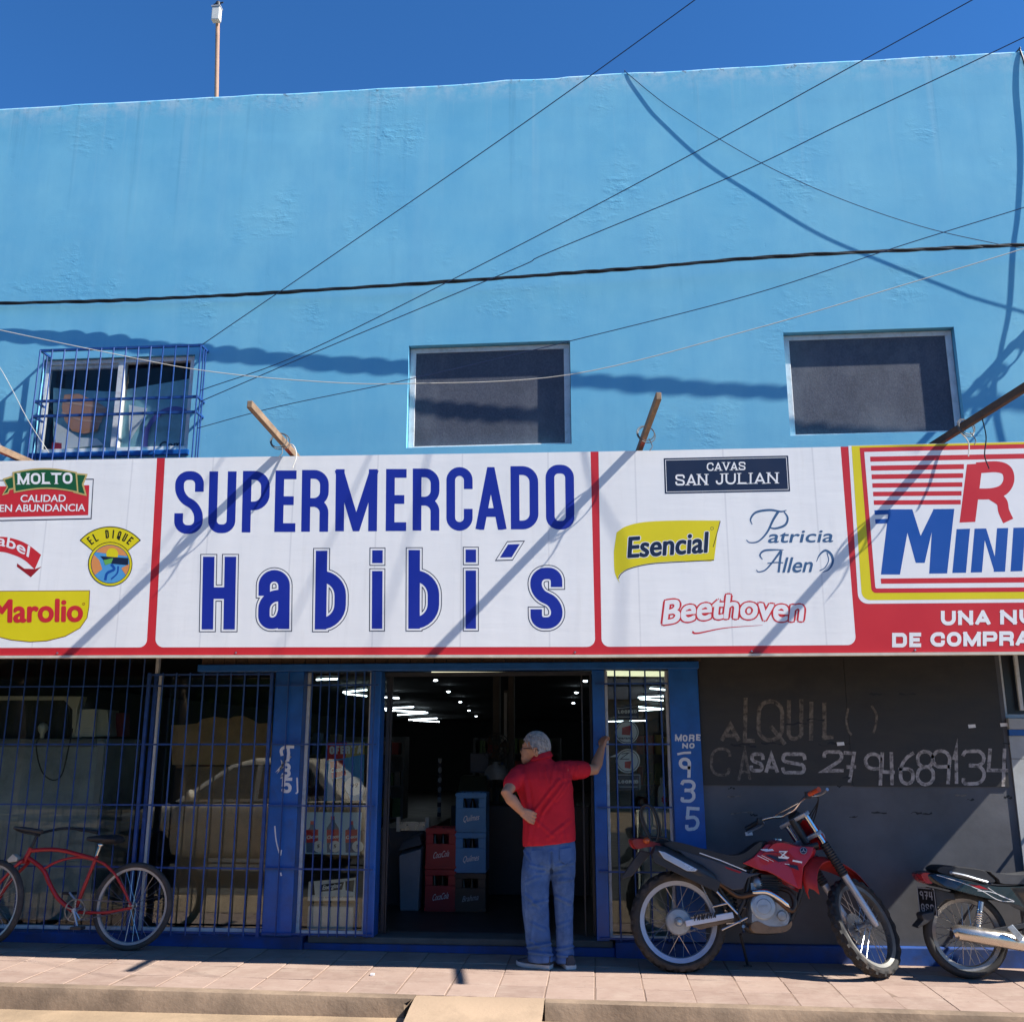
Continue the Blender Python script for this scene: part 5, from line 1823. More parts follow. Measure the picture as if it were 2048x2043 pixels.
m.build('body', pm('cardboard_dull', (.42, .25, .13), .85, var=.25, vs=4, dirt=(.08, .045, .025), damt=.6), bx, bevel=.006)
for k, (x, y) in enumerate(((1180, 700), (1330, 690), (1460, 680), (1590, 690), (1690, 710))):
    c_ = W(*ze(x, y), YC + .14)
    m = MB()
    m.loft([[c_ + V((rx * math.cos(R(a)) + .01 * math.sin(a), .05 * math.sin(R(a)), zz)) for a in range(0, 360, 30)] for rx, zz in ((.05, -.075), (.085, -.04), (.09, .0), (.08, .04), (.04, .065))])
    tag(m.build('snack_packet', pm('red_foil', (.34, .05, .03), .4, var=.3, vs=15) if 0 < k < 4 else pm('tan_foil', (.20, .11, .05), .4, var=.3, vs=15), smooth=40), ('tan packet at the left end of the cardboard box', 'leftmost red packet in the cardboard box', 'middle red packet in the cardboard box', 'rightmost red packet in the cardboard box', 'tan packet at the right end of the cardboard box')[k], 'packet', 'packets in the cardboard box')
# white cabinet, chrome post and cleaner bottle in the right window
a, b = W(1288, 1790, .36), W(1346, 1618, .36)
m = MB()
m.box((a.x, .36, FZ), (b.x - .005, .75, b.z))
wc = tag(m.build('white_cabinet', pm('white_enamel', (.40, .41, .39), .4, var=.1, vs=4, dirt=(.25, .24, .2), damt=.4), bevel=.01), 'white cabinet in the window behind the motorcycle tail', 'cabinet')
m = MB()
c_ = W(1275, 1620, .30)
m.tube([(c_.x, .30, FZ), (c_.x, .30, c_.z)], .022, 14)
m.lathe([(.03, -.012), (.03, .006), (0, .008)], (c_.x, .30, c_.z), (0, 0, 1), 14)
tag(m.build('chrome_post', M_CHROME, smooth=40), 'thin chrome post in the window beside the white cabinet', 'post')
c_ = W(1326, 1612, .45)
cb = empty('cleaner_bottle', (c_.x, .45, W(1346, 1618, .36).z), 'white cleaner bottle with red label on the white cabinet', 'bottle')
zb0 = W(1346, 1618, .36).z + .001
m = MB()
m.lathe([(0, 0), (.04, 0), (.042, .02), (.042, .14), (.03, .18), (.016, .19), (.016, .21), (0, .212)], (c_.x, .45, zb0), (0, 0, 1), 16)
m.build('body', pm('white_plastic', (.5, .5, .48), .4, var=.08), cb, smooth=50)
m = MB()
m.lathe([(.018, .212), (.018, .25), (.012, .255), (0, .256)], (c_.x, .45, zb0), (0, 0, 1), 12)
m.build('cap', M_BEIGE, cb, smooth=50)
m = MB()
pts = []
for k in range(16):
    r_ = .032 if k % 2 else .02
    a = R(k * 22.5)
    pts.append((c_.x + .008 + r_ * .8 * math.cos(a), .406, zb0 + .075 + r_ * 1.2 * math.sin(a)))
m.prism(pts, (0, .001, 0))
m.build('label', I_RED, cb)
# cloth banner behind the barred upper window
yb_ = .095
zq = lambda x, y: (x / 2.676, 600 + y / 2.676)
bt = MB()
rows = []
for j in range(9):
    r_ = []
    for i in range(33):
        t = i / 32
        u = 285 + t * (1045 - 285)
        vt = (470 + 20 * math.sin(t * 3)) if t < .5 else (480 - (t - .5) * 130)
        v = vt + (830 - vt) * j / 8
        p = W(*zq(u, v), yb_ + .010 * math.sin(t * 17 + j * .5) + .005 * math.sin(t * 31))
        r_.append(p)
    rows.append(r_)
bt.loft(rows, caps=False, closed=False)
M_TEAL = pm('teal_cloth', (.20, .42, .50), .8, var=.3, vs=6, bmp=.1)
bn_ = tag(bt.build('cloth_banner', M_TEAL, smooth=60), 'teal printed cloth hung inside the barred window', 'banner')
YB = yb_ - .018
Art(YB).poly([zq(*p) for p in ((330, 570), (345, 505), (420, 500), (520, 545), (575, 580), (545, 640), (520, 700), (450, 715), (385, 700), (345, 640))]).build('print', ink('tan', (.50, .25, .15)), bn_)
Art(YB - .001).line([zq(*p) for p in ((350, 545), (450, 560), (560, 575))], 4, sm=4).line([zq(*p) for p in ((330, 600), (430, 640), (545, 650))], 3, sm=4).build('print', ink('tan2', (.62, .38, .26)), bn_)
Art(YB).poly([zq(*p) for p in ((290, 650), (340, 680), (420, 735), (520, 740), (555, 775), (300, 800))]).poly([zq(*p) for p in ((690, 560), (790, 580), (760, 650), (690, 760))]).build('print', ink('pale_cloth', (.75, .80, .80)), bn_)
Art(YB - .001).poly([zq(*p) for p in ((280, 760), (330, 765), (330, 805), (275, 800))]).build('print', I_DRED, bn_)
Art(YB).line([zq(*p) for p in ((775, 815), (790, 690), (850, 610), (930, 580), (1000, 600), (1040, 650))], 9, sm=6).build('print', ink('violet', (.11, .10, .36)), bn_)
Art(YB - .001).text('Com', *zq(850, 800), *zq(965, 790), 16, .2, .8).build('lettering', I_NAVY, bn_)

# ---------------------------------------------------------------- mast on the roof
p0, p1 = W(433, 195, .30), W(436, 12, .30)
ms = empty('roof_mast', (p0.x, .30, 7.2), 'rusty mast with a small white box on the roof edge', 'mast')
m = MB()
m.tube([(p0.x, .30, 7.2), (p0.x, .30, p0.z), (p1.x, .30, p1.z)], .022, 10)
m.build('pole', pm('rusty_pipe', (.36, .22, .15), .8, var=.35, vs=14, stretch=(1, 1, .3)), ms, smooth=60)
c_ = W(435, 33, .27)
m = MB()
m.box((c_.x - .045, .21, c_.z - .085), (c_.x + .045, .277, c_.z + .075))
bxm = m.build('antenna_box', pm('weathered_white_plastic', (.62, .61, .56), .5, var=.1, vs=10), ms, bevel=.01)
m = MB()
m.box((c_.x - .048, .205, c_.z + .077), (c_.x + .048, .28, c_.z + .088))
m.build('cap', I_GREY, bxm)
m = MB()
m.lathe([(.03, 0), (.032, .02), (.02, .05), (.0, .055)], (p1.x, .30, p1.z - .002), (0, 0, 1), 12)
m.tube([(p1.x - .045, .29, p1.z + .01), (p1.x + .06, .29, p1.z + .03)], .008, 6)
m.build('clamp', M_BLKPL, ms, smooth=40)

# ---------------------------------------------------------------- timber arms over the sign with loose lamp leads
ARMS = [((-4.55, -.10, 3.89), (-4.98, -1.75, 4.03), 'timber arm over the sign at the left photo edge', M_WOOD),
        ((-2.40, -.10, 3.885), WZ(499, 808, 3.985), 'timber arm over the first big blue letters', M_WOOD),
        ((.33, -.10, 3.87), (.48, -1.80, 3.98), 'timber arm above the red bar of the sign', M_WOOD),
        ((2.50, -.10, 3.85), (2.90, -1.88, 3.945), 'dark timber arm over the yellow framed end of the sign', M_DARKWOOD)]
for i, (a, b, lb, mt) in enumerate(ARMS):
    a, b = V(a), V(b)
    ar = empty('timber_arm', a, lb, 'beam')
    m = MB()
    m.bar(a, b, .038, .056)
    m.build('beam', mt, ar, bevel=.004)
    m = MB()
    c_ = a.lerp(b, .62)
    for k in range(2):
        m.torus(c_ + V((.0, .02 * k, -.02)), (b - a).normalized() + V((.25 * k, 0, .2)), .062 + .012 * k, .0042, 22, 5)
    m.tube(spline([c_ + V((.02, 0, -.06)), c_ + V((.04, -.03, -.13)), c_ + V((.02, -.05, -.17))], 5), .004, 5)
    m.build('lead', pm('grey_lead', (.10, .10, .10), .5, var=.2), ar)
    if i in (1, 3):
        m = MB()
        c2 = a.lerp(b, .5)
        m.tube(spline([c2 + V((.0, 0, .03)), c2 + V((.06, -.05, .0)), c2 + V((.10, -.08, -.09)), c2 + V((.08, -.10, -.20))], 6), .005, 5)
        m.build('lead', pm('white_lead', (.6, .58, .52), .5, var=.1), ar)
    if i in (0, 3):
        m = MB()
        c2 = a.lerp(b, .72)
        m.tube(spline([c2, c2 + V((.015, 0, -.16)), c2 + V((-.01, 0, -.30)), c2 + V((.01, 0, -.40))], 6), .0045, 5)
        m.build('lead', M_BLACKCABLE, ar)
# ================================================================== two-wheelers
def wheel(par, c, axis, Ro, tw, Rr, mats, nsp=28, knob=0.0, hub=(.03, .05), spoke_r=.0022, nk=60, rim_w=.012):
    """tyre (part) with rim, hub and spokes as sub-parts; Rr = rim radius, tw = tyre half width"""
    c, ax = V(c), V(axis).normalized()
    s = ax.orthogonal().normalized()
    t = ax.cross(s)
    th = (Ro - Rr) / 2
    rc = Ro - th
    n, k = (nk * 2 if knob else 56), (14 if knob else 12)
    vs, fs = [], []
    for i in range(n):
        a = 2 * math.pi * i / n
        d = s * math.cos(a) + t * math.sin(a)
        for j in range(k):
            b = 2 * math.pi * j / k
            rad, h = th * math.cos(b), tw * math.sin(b)
            if knob and math.cos(b) > .25:
                up_ = knob if ((i // 2 + j) % 2 == 0) else -knob * .6
                rad += up_ * math.cos(b)
                h += up_ * math.sin(b)
            vs.append(c + d * (rc + rad) + ax * h)
    for i in range(n):
        i2 = (i + 1) % n
        for j in range(k):
            j2 = (j + 1) % k
            fs.append((i * k + j, i * k + j2, i2 * k + j2, i2 * k + j))
    m = MB()
    m.add(vs, fs)
    w = m.build('wheel', mats['tyre'], par, smooth=(30 if knob else 60))
    m = MB()
    rw = rim_w
    m.lathe([(Rr + .012, -tw * .72), (Rr + .012, tw * .72), (Rr - rw, tw * .55), (Rr - rw - .004, 0), (Rr - rw, -tw * .55)], c, ax, 56, closed=True)
    m.build('rim', mats['rim'], w, smooth=35)
    m = MB()
    hr, hw = hub
    m.lathe([(.0, -hw), (.012, -hw), (.012, -hw * .8), (hr, -hw * .75), (hr, -hw * .6), (hr * .8, -hw * .5), (hr * .8, hw * .5), (hr, hw * .6), (hr, hw * .75), (.012, hw * .8), (.012, hw), (0, hw)], c, ax, 24)
    m.build('hub', mats['hub'], w, smooth=35)
    for i in range(nsp):
        a0 = 2 * math.pi * i / nsp
        a1 = a0 + (.55 if i % 2 else -.55)
        sd = 1 if (i // 2) % 2 else -1
        p0 = c + (s * math.cos(a1) + t * math.sin(a1)) * hr * .95 + ax * (hw * .62 * sd)
        p1 = c + (s * math.cos(a0) + t * math.sin(a0)) * (Rr - rw) + ax * (.004 * sd)
        m = MB()
        m.tube([p0, p1], spoke_r, 4, caps=False)
        m.build('spoke', mats['spoke'], w)
    return w


def plate(pts3, y0, y1, name, mat, par, bevel=.006, smooth=None):
    """side outline (world points) given real thickness between y0 and y1"""
    m = MB()
    m.prism([(p.x, y0, p.z) for p in pts3], (0, y1 - y0, 0))
    return m.build(name, mat, par, bevel=bevel, smooth=smooth)


def puff(pts3, yc, w, name, mat, par, inset=.8, smooth=50, sm=3, wf=None):
    P = [(p.x, p.z) for p in (spline(pts3, sm, True) if sm else pts3)]
    m = MB()
    m.pillow(P, w, yc, inset, wf=wf)
    return m.build(name, mat, par, smooth=smooth)


# ------------------------------------------------------------------ red trail motorcycle
Y0 = -.40
zm = lambda x, y: (1220 + x / 3.116, 1540 + y / 3.116)
mB = lambda x, y, dy=0.0: W(*zm(x, y), Y0 + dy)
M_REDP = pm('red_fairing_paint', (.48, .012, .022), .32, var=.12, vs=6, coat=.3, dirt=(.16, .07, .05), damt=.25, ds=8)
M_FADED = pm('faded_red_plastic', (.30, .022, .018), .5, var=.2, vs=8, dirt=(.12, .06, .04), damt=.4)
M_SILV = pm('silver_paint', (.42, .46, .52), .38, metal=.5, var=.12, vs=10, dirt=(.15, .11, .08), damt=.3)
M_CASE = pm('engine_alloy', (.35, .38, .40), .4, metal=.6, var=.2, vs=14, dirt=(.14, .09, .055), damt=.5, ds=9)
M_MUD = pm('muddy_alloy', (.22, .15, .09), .75, metal=.2, var=.4, vs=12, bmp=.4, dirt=(.10, .065, .04), damt=.7)
M_SIDE = pm('grey_side_panel', (.045, .05, .065), .5, var=.2, vs=8, dirt=(.14, .10, .08), damt=.35)
M_SEAT = pm('black_seat_vinyl', (.018, .018, .020), .55, var=.2, vs=12, bmp=.1, bs_=90)
M_BROWNPIPE = pm('heat_browned_pipe', (.10, .06, .04), .45, metal=.7, var=.3, vs=12)
M_RIMB = pm('anodised_rim', (.31, .355, .44), .42, metal=.4, var=.1, vs=20)
M_GUMO = pm('orange_grip_rubber', (.55, .075, .02), .6, var=.1)
WM = {'tyre': M_RUBBER, 'rim': M_RIMB, 'hub': M_CASE, 'spoke': M_STEEL}
rc = mB(427, 975)
R1 = .348
MOTO = empty('motorcycle', (rc.x, Y0, zp(rc.x)), 'red trail motorcycle with knobbly tyres leaning on its stand', 'motorcycle')
rc.z = R1 + zp(rc.x)
wheel(MOTO, rc, (0, 1, 0), R1, .062, .272, WM, 28, .009, (.075, .06), .0024, 44, .02)
# drum brake plate and lever on the near side
m = MB()
m.lathe([(.0, .005), (.03, .0), (.035, .012), (.085, .016), (.095, .028), (.095, .05)], rc + V((0, -.085, 0)), (0, 1, 0), 28)
m.build('brake_drum', M_CASE, MOTO, smooth=35)
m = MB()
m.tube([rc + V((0, -.13, 0)), rc + V((0, .13, 0))], .012, 10)
m.lathe([(.02, -.004), (.02, .012), (0, .014)], rc + V((0, -.125, 0)), (0, -1, 0), 6)
m.build('axle', M_STEEL, MOTO)
sw = plate([mB(462, 930), mB(755, 878), mB(765, 915), mB(470, 968)], Y0 - .118, Y0 - .088, 'swingarm', pm('pale_swingarm_paint', (.58, .62, .68), .4, var=.1, vs=10, dirt=(.25, .2, .15), damt=.3), MOTO, .005)
a = Art(0, lambda u, v: mB(u, v, -.1190))
a.caps('YAMAHA', 520, 950, 664, 927, 36, 8, gap=.22, lean=6).build('lettering', I_BLK, sw)
plate([mB(500, 965), mB(765, 918), mB(760, 935), mB(560, 985)], Y0 - .110, Y0 - .09, 'swingarm_guard', M_MUD, MOTO, .004)
plate([mB(462, 930), mB(755, 878), mB(765, 915), mB(470, 968)], Y0 + .088, Y0 + .118, 'swingarm', M_SILV, MOTO, .005)
m = MB()
for pts, r_ in (([(800, 905), (850, 800), (885, 640), (960, 600)], .016), ([(885, 640), (650, 560), (300, 480)], .012), ([(800, 905), (700, 760), (640, 620)], .011), ([(1308, 540), (1220, 700), (1160, 880), (1080, 990), (880, 1000), (800, 905)], .015), ([(960, 560), (1310, 470)], .02)):
    for dy in (-.07, .07):
        m.tube(spline([mB(x, y, dy if i or pts[0][0] < 1300 else 0) for i, (x, y) in enumerate(pts)], 4), r_, 8)
m.build('frame', M_BLKPL, MOTO, smooth=50)
# rear shock and linkage, chain
m = MB()
m.tube([mB(730, 700), mB(770, 900)], .035, 10)
for k in range(7):
    m.torus(mB(735 + k * 5, 720 + k * 24), (mB(770, 900) - mB(730, 700)), .042, .008, 16, 6)
m.build('shock_absorber', M_BLKPL, MOTO, smooth=50)
m = MB()
m.tube([mB(655, 750, -.1), mB(800, 905, -.1)], .007, 6).tube([mB(560, 690, -.08), mB(660, 900, -.08)], .006, 6).tube([mB(640, 860, -.1), mB(740, 838, -.1)], .007, 6)
m.build('linkage_rod', M_STEEL, MOTO)
m = MB()
m.tube(spline([mB(430, 940, .06), mB(640, 880, .06), mB(900, 850, .06), mB(930, 890, .06), mB(900, 930, .06), mB(640, 960, .06), mB(430, 1010, .06)], 5, True), .009, 6, closed=True)
m.build('chain', M_STEEL, MOTO)
# engine
puff([mB(870, 830), mB(900, 800), mB(1000, 790), mB(1100, 850), mB(1130, 920), mB(1090, 990), mB(900, 990), (mB(850, 930))], Y0, .115, 'crankcase', M_CASE, MOTO, .82)
cc = mB(962, 858, -.108)
m = MB()
m.lathe([(.0, .034), (.05, .033), (.055, .027), (.082, .025), (.093, .014), (.094, -.01)], cc, (0, -1, 0), 30)
ec = m.build('engine_cover', pm('blue_grey_alloy', (.36, .43, .50), .35, metal=.5, var=.1, vs=14), MOTO, smooth=30)
a = Art(0, lambda u, v: mB(u, v, -.1445))
a.text('YAMAHA', 930, 868, 990, 862, 12, 0, .5).build('lettering', M_CASE, ec)
m = MB()
m.lathe([(.0, .03), (.03, .028), (.036, .018), (.036, 0)], mB(1075, 915, -.105), (0, -1, 0), 18)
m.build('starter_cover', M_CASE, MOTO, smooth=30)
m = MB()
for k in range(8):
    p = mB(915 + k * 4 + 60, 780 - k * 14)
    m.box((p.x - .082, Y0 - .085, p.z - .004), (p.x + .082, Y0 + .085, p.z + .004))
p = mB(995, 725)
m.box((p.x - .06, Y0 - .06, p.z - .09), (p.x + .06, Y0 + .06, p.z + .085))
m.build('cylinder', M_BLKPL, MOTO, bevel=.002)
m = MB()
m.sphere(mB(925, 715, -.06), (.042, .03, .05), 14, 8)
m.box(tuple(mB(900, 735, -.06) - V((.02, .02, .02))), tuple(mB(900, 735, -.06) + V((.02, .02, .03))))
m.build('carburettor', M_CASE, MOTO, smooth=40)
puff([mB(855, 955), mB(900, 930), mB(980, 965), mB(1090, 960), mB(1130, 930), mB(1125, 975), mB(1060, 1008), mB(880, 1008)], Y0, .12, 'skid_plate', M_MUD, MOTO, .9)
m = MB()
m.tube(spline([mB(1060, 740, -.05), mB(1130, 770, -.09), mB(1160, 840, -.11), mB(1140, 885, -.12), mB(1090, 850, -.125), mB(1020, 785, -.125), mB(950, 770, -.12), mB(880, 785, -.11), mB(800, 790, -.09), (mB(700, 720, -.09)), mB(650, 700, -.1)], 6), [.018] * 8 + [.021] * 53, 12)
m.build('exhaust_pipe', M_BROWNPIPE, MOTO, smooth=60)
m = MB()
m.tube(spline([mB(895, 772, -.14), mB(985, 772, -.148), mB(1070, 818, -.152), mB(1128, 868, -.146)], 6), [.020, .024, .026] + [.026] * 13 + [.024, .018, .010], 10, flat=.7)
m.build('heat_shield', M_CHROME, MOTO, smooth=60)
# silencer with bright shield
m = MB()
m.tube([mB(672, 725, -.13), mB(640, 700, -.13), mB(560, 650, -.135), mB(330, 535, -.14), mB(275, 520, -.14), mB(262, 512, -.14)], [.02, .052, .062, .058, .05, .02], 18)
m.build('silencer', M_BLKPL, MOTO, smooth=45)
plate([mB(294, 500), mB(335, 510), mB(535, 615), mB(520, 628), mB(470, 625), mB(330, 550)], Y0 - .207, Y0 - .197, 'silencer_shield', pm('bright_shield', (.55, .62, .72), .25, metal=.6, var=.1), MOTO, .003)
plate([mB(255, 520), mB(300, 488), mB(540, 622), mB(680, 690), mB(652, 755), mB(270, 575)], Y0 - .192, Y0 - .178, 'silencer_guard', M_BLKPL, MOTO, .004)
# seat, side panels, tail
puff([mB(285, 452), mB(330, 438), mB(420, 448), mB(600, 498), mB(760, 535), mB(860, 520), mB(940, 462), mB(985, 440), mB(960, 520), mB(860, 620), mB(700, 600), mB(420, 520), mB(320, 480)], Y0, .12, 'seat', M_SEAT, MOTO, .86)
for dy in (-1, 1):
    sp = plate([mB(412, 492), mB(640, 560), mB(860, 642), mB(940, 640), mB(850, 670), mB(822, 738), (mB(760, 745)), mB(660, 692), mB(530, 600)], Y0 + dy * .125, Y0 + dy * .112, 'side_panel', M_SIDE, MOTO, .006)
    if dy < 0:
        Art(0, lambda u, v: mB(u, v, -.1262)).line([(565, 527), (700, 575), (858, 640)], 6).build('stripe', I_WHITE, sp)
        Art(0, lambda u, v: mB(u, v, -.1264)).poly([(720, 610), (830, 645), (815, 655), (735, 625)]).build('stripe', I_DRED, sp)
puff([mB(118, 432), mB(200, 424), mB(300, 452), mB(405, 458), mB(410, 512), mB(330, 485), mB(240, 480), mB(150, 492)], Y0, .085, 'tail_cowl', M_FADED, MOTO, .85)
puff([mB(120, 438), mB(180, 432), mB(185, 480), mB(140, 490)], Y0, .05, 'tail_light', pm('red_lens', (.5, .01, .01), .15, var=.05, coat=.5), MOTO, .9)
for dy in (-.10, .10):
    m = MB()
    m.sphere(mB(232, 450, dy * 1.3), (.028, .03, .024), 12, 8)
    m.tube([mB(250, 455, dy * .6), mB(235, 450, dy * 1.2)], .007, 6)
    m.build('indicator', pm('amber_lens', (.45, .08, .02), .2, var=.05), MOTO, smooth=50)
plate([mB(190, 500), mB(260, 515), mB(140, 660), mB(75, 680), mB(72, 668)], Y0 - .05, Y0 + .05, 'mud_guard', M_BLKPL, MOTO, .006)
m = MB()
m.tube(spline([mB(400, 462, -.09), mB(330, 430, -.09), mB(200, 420, -.06), mB(200, 420, .06), mB(330, 430, .09), mB(400, 462, .09)], 5), .009, 8)
m.build('grab_rail', M_BLKPL, MOTO, smooth=60)
# tank with shrouds
puff([mB(880, 560), mB(960, 475), mB(1010, 438), mB(1090, 440), mB(1190, 470), mB(1290, 488), mB(1260, 560), mB(1100, 610), mB(930, 610)], Y0, .14, 'tank', M_REDP, MOTO, .78)
shp = [(836, 592), (900, 556), (985, 470), (1090, 478), (1286, 492), (1262, 560), (1218, 618), (1206, 752), (1180, 752), (1095, 706), (1040, 668), (985, 642), (940, 634)]
for dy in (-1, 1):
    m = MB()
    sc_ = lambda x, y: (.135 + .035 * max(0, min(1, (x - 900) / 330)) - .0002 * max(0, 520 - y) * 3)
    outer = [mB(x, y, dy * sc_(x, y)) for x, y in shp]
    inner = [mB(x, y, dy * (sc_(x, y) - .02)) for x, y in shp]
    n_ = len(shp)
    m.add(outer + inner, [tuple(range(n_)), tuple(range(2 * n_ - 1, n_ - 1, -1))] + [(i, i + n_, (i + 1) % n_ + n_, (i + 1) % n_) for i in range(n_)])
    sd_ = m.build('shroud', M_REDP, MOTO, bevel=.005)
    if dy < 0:
        F = lambda k: (lambda u, v: mB(u, v, -sc_(u, v) - .002 - k * .001))
        Art(0, F(1)).poly([(945, 505), (1020, 500), (1035, 515), (985, 520), (960, 512)]).poly([(1060, 552), (1105, 556), (1060, 520), (1128, 560), (1118, 568), (1062, 562)]).line([(1066, 520), (1112, 522), (1075, 556), (1128, 560)], 8).line([(1150, 578), (1210, 590)], 11).line([(930, 545), (1000, 580)], 4).line([(955, 543), (1030, 582)], 3).line([(1100, 598), (1130, 602)], 4).build('graphic', I_WHITE, sd_)
        Art(0, F(0)).poly([(975, 540), (1010, 540), (1130, 580), (1060, 585)]).poly([(1105, 600), (1180, 610), (1190, 640), (1140, 622)]).line([(940, 520), (1100, 530)], 4).build('graphic', I_NAVY, sd_)
        Art(0, F(2)).disc(1220, 516, 24).build('badge', I_NAVY, sd_)
        a = Art(0, F(3)).ring(1220, 516, 19, 22)
        for k in range(3):
            a.line([(1220 + 14 * math.cos(R(90 + 120 * k)), 516 - 14 * math.sin(R(90 + 120 * k))), (1220, 516)], 5)
        a.build('badge_mark', I_GREY, sd_)
        m2 = MB()
m = MB()
m.lathe([(.035, 0), (.035, .015), (.0, .018)], mB(1060, 442), (.1, 0, 1), 16)
m.build('fuel_cap', M_STEEL, MOTO, smooth=40)
# steered front end
RAKE, STEER = R(30), R(47)
ax_ = V((-math.sin(RAKE), 0, math.cos(RAKE)))
nw = (Matrix.Rotation(STEER, 3, ax_) @ V((0, 1, 0)))
hd_ = (Matrix.Rotation(STEER, 3, ax_) @ V((1, 0, 0)))
fc = V((1.945, -.37, .338 + zp(1.95)))
wheel(MOTO, fc, nw, .348, .045, .285, {'tyre': M_RUBBER, 'rim': pm('dull_rim', (.20, .195, .18), .5, metal=.5, var=.2, vs=20), 'hub': M_CASE, 'spoke': M_STEEL}, 28, .008, (.035, .06), .0022, 44, .016)
m = MB()
m.lathe([(.05, -.003), (.115, -.003), (.115, .003), (.05, .003)], fc + nw * .062, nw, 30, closed=True)
for k in range(8):
    a = R(k * 45)
    o_ = nw.orthogonal().normalized()
    d_ = Quaternion(nw, a) @ o_
    m.tube([fc + nw * .062 + d_ * .02, fc + nw * .062 + d_ * .06], .006, 5)
m.build('brake_disc', M_STEEL, MOTO)
for sd in (-1, 1):
    b0 = fc + nw * (.098 * sd)
    m = MB()
    m.tube([b0 - ax_ * .03, b0, b0 + ax_ * .05, b0 + ax_ * .37], [.016, .024, .026, .026], 14)
    fl = m.build('fork_leg', pm('fork_silver', (.48, .50, .54), .4, metal=.4, var=.12, vs=12), MOTO, smooth=40)
    m = MB()
    m.tube([b0 + ax_ * .37 + ax_ * (.26 * i / 26) for i in range(27)], [.031 + (.006 if i % 2 else 0) for i in range(27)], 12)
    m.build('gaiter', M_BLKPL, fl, smooth=60)
    m = MB()
    m.tube([b0 + ax_ * .63, b0 + ax_ * .88], .021, 12)
    m.build('fork_tube', M_CHROME, fl, smooth=60)
ctr = fc + ax_ * .86 - hd_ * .045
for q_ in (.70, .86):
    m = MB()
    c_ = fc + ax_ * q_ - hd_ * .02
    m.bar(c_ - nw * .13, c_ + nw * .13, .07, .03, up=ax_)
    m.build('fork_clamp', M_SILV, MOTO, bevel=.006)
m = MB()
m.tube([fc + ax_ * .66 - hd_ * .05, ctr], .03, 12)
m.build('steering_stem', M_BLKPL, MOTO)
# handlebar
hb = [ctr + ax_ * .05, ctr + ax_ * .05 - nw * .06, ctr + ax_ * .08 - nw * .15, ctr + ax_ * .09 - nw * .25 - hd_ * .02, ctr + ax_ * .07 - nw * .37 - hd_ * .06]
hb2 = [ctr + ax_ * .05, ctr + ax_ * .05 + nw * .06, ctr + ax_ * .08 + nw * .15, ctr + ax_ * .09 + nw * .25 - hd_ * .02, ctr + ax_ * .07 + nw * .37 - hd_ * .06]
m = MB()
m.tube(spline(list(reversed(hb2))[:-1] + hb, 5), .011, 10)
m.tube([hb[2], hb2[2]], .007, 8)
hbar = m.build('handlebar', M_CHROME, MOTO, smooth=60)
for q in (hb, hb2):
    m = MB()
    d_ = (q[4] - q[3]).normalized()
    m.tube([q[4] - d_ * .115, q[4] - d_ * .11, q[4], q[4] + d_ * .008], [.021, .017, .017, .02], 12)
    m.build('grip', M_GUMO if q is hb else M_BLKPL, hbar, smooth=50)  # left grip is black: its shade is put into the colour
    m = MB()
    m.box(tuple(q[3] - V((.022, .022, .025))), tuple(q[3] + V((.022, .022, .025))))
    m.build('switch_box', M_BLKPL, hbar, bevel=.006)
    m = MB()
    l0 = q[3] + hd_ * .03
    m.tube(spline([l0, l0 + hd_ * .05 + d_ * .03, l0 + hd_ * .055 + d_ * .10, l0 + hd_ * .03 + d_ * .17], 5), [.008] * 14 + [.009, .012], 8)
    m.build('lever', M_SILV, hbar, smooth=50)
m = MB()
for k, off in enumerate((-.03, .02, .06)):
    m.tube(spline([hb[3], hb[3] + hd_ * .1 - ax_ * .02, ctr + hd_ * (.12 + off) - ax_ * .05, ctr + hd_ * .02 - ax_ * .2], 6), .004, 5)
m.build('control_cable', M_BLACKCABLE, MOTO)
# headlamp cowl and instrument
c_ = ctr + hd_ * .08 - ax_ * .10
fr_ = lambda a, b, c: c_ + hd_ * a + nw * b + ax_ * c
m = MB()
rings = []
for a, wy, hz, oz in ((.0, .075, .10, .0), (.05, .085, .115, -.01), (.085, .07, .10, -.02), (.10, .045, .07, -.02)):
    rings.append([fr_(a, wy * math.copysign(abs(math.cos(R(t))) ** .7, math.cos(R(t))), oz + hz * math.copysign(abs(math.sin(R(t))) ** .7, math.sin(R(t)))) for t in range(0, 360, 20)])
m.loft(rings)
m.build('headlamp_cowl', M_REDP, MOTO, smooth=50)
m = MB()
m.lathe([(.06, 0), (.06, .02), (.04, .035), (0, .04)], fr_(.095, 0, -.03), hd_, 20)
m.build('headlamp', pm('lamp_glass', (.5, .5, .48), .1, var=.05), MOTO, smooth=50)
m = MB()
m.lathe([(.0, .03), (.045, .028), (.05, .0), (.03, -.05), (0, -.05)], fr_(-.02, 0, .13), ax_ - hd_ * .6, 18)
m.build('speedometer', M_BLKPL, MOTO, smooth=40)
# high front mudguard
m = MB()
rings = []
for i in range(15):
    t = i / 14
    a = R(158 - 128 * t)
    rad = .425 + .035 * t
    o_ = fc + ax_ * .06 + hd_ * (rad * math.cos(a)) + ax_ * (rad * math.sin(a) * .98 + .05 * t) + ax_ * .04
    wd = .05 + .035 * math.sin(math.pi * min(1, t * 1.1)) - (.03 * max(0, t - .8) / .2)
    rings.append([o_ + nw * (wd * k) - ax_ * (.07 * abs(k) ** 2) for k in (-1, -.6, 0, .6, 1)] + [o_ + nw * (wd * k * .96) - ax_ * (.07 * abs(k) ** 2 + .006) for k in (1, .6, 0, -.6, -1)])
m.loft(rings)
m.build('front_mudguard', pm('sun_faded_red', (.42, .02, .018), .45, var=.15, vs=8), MOTO, smooth=50)
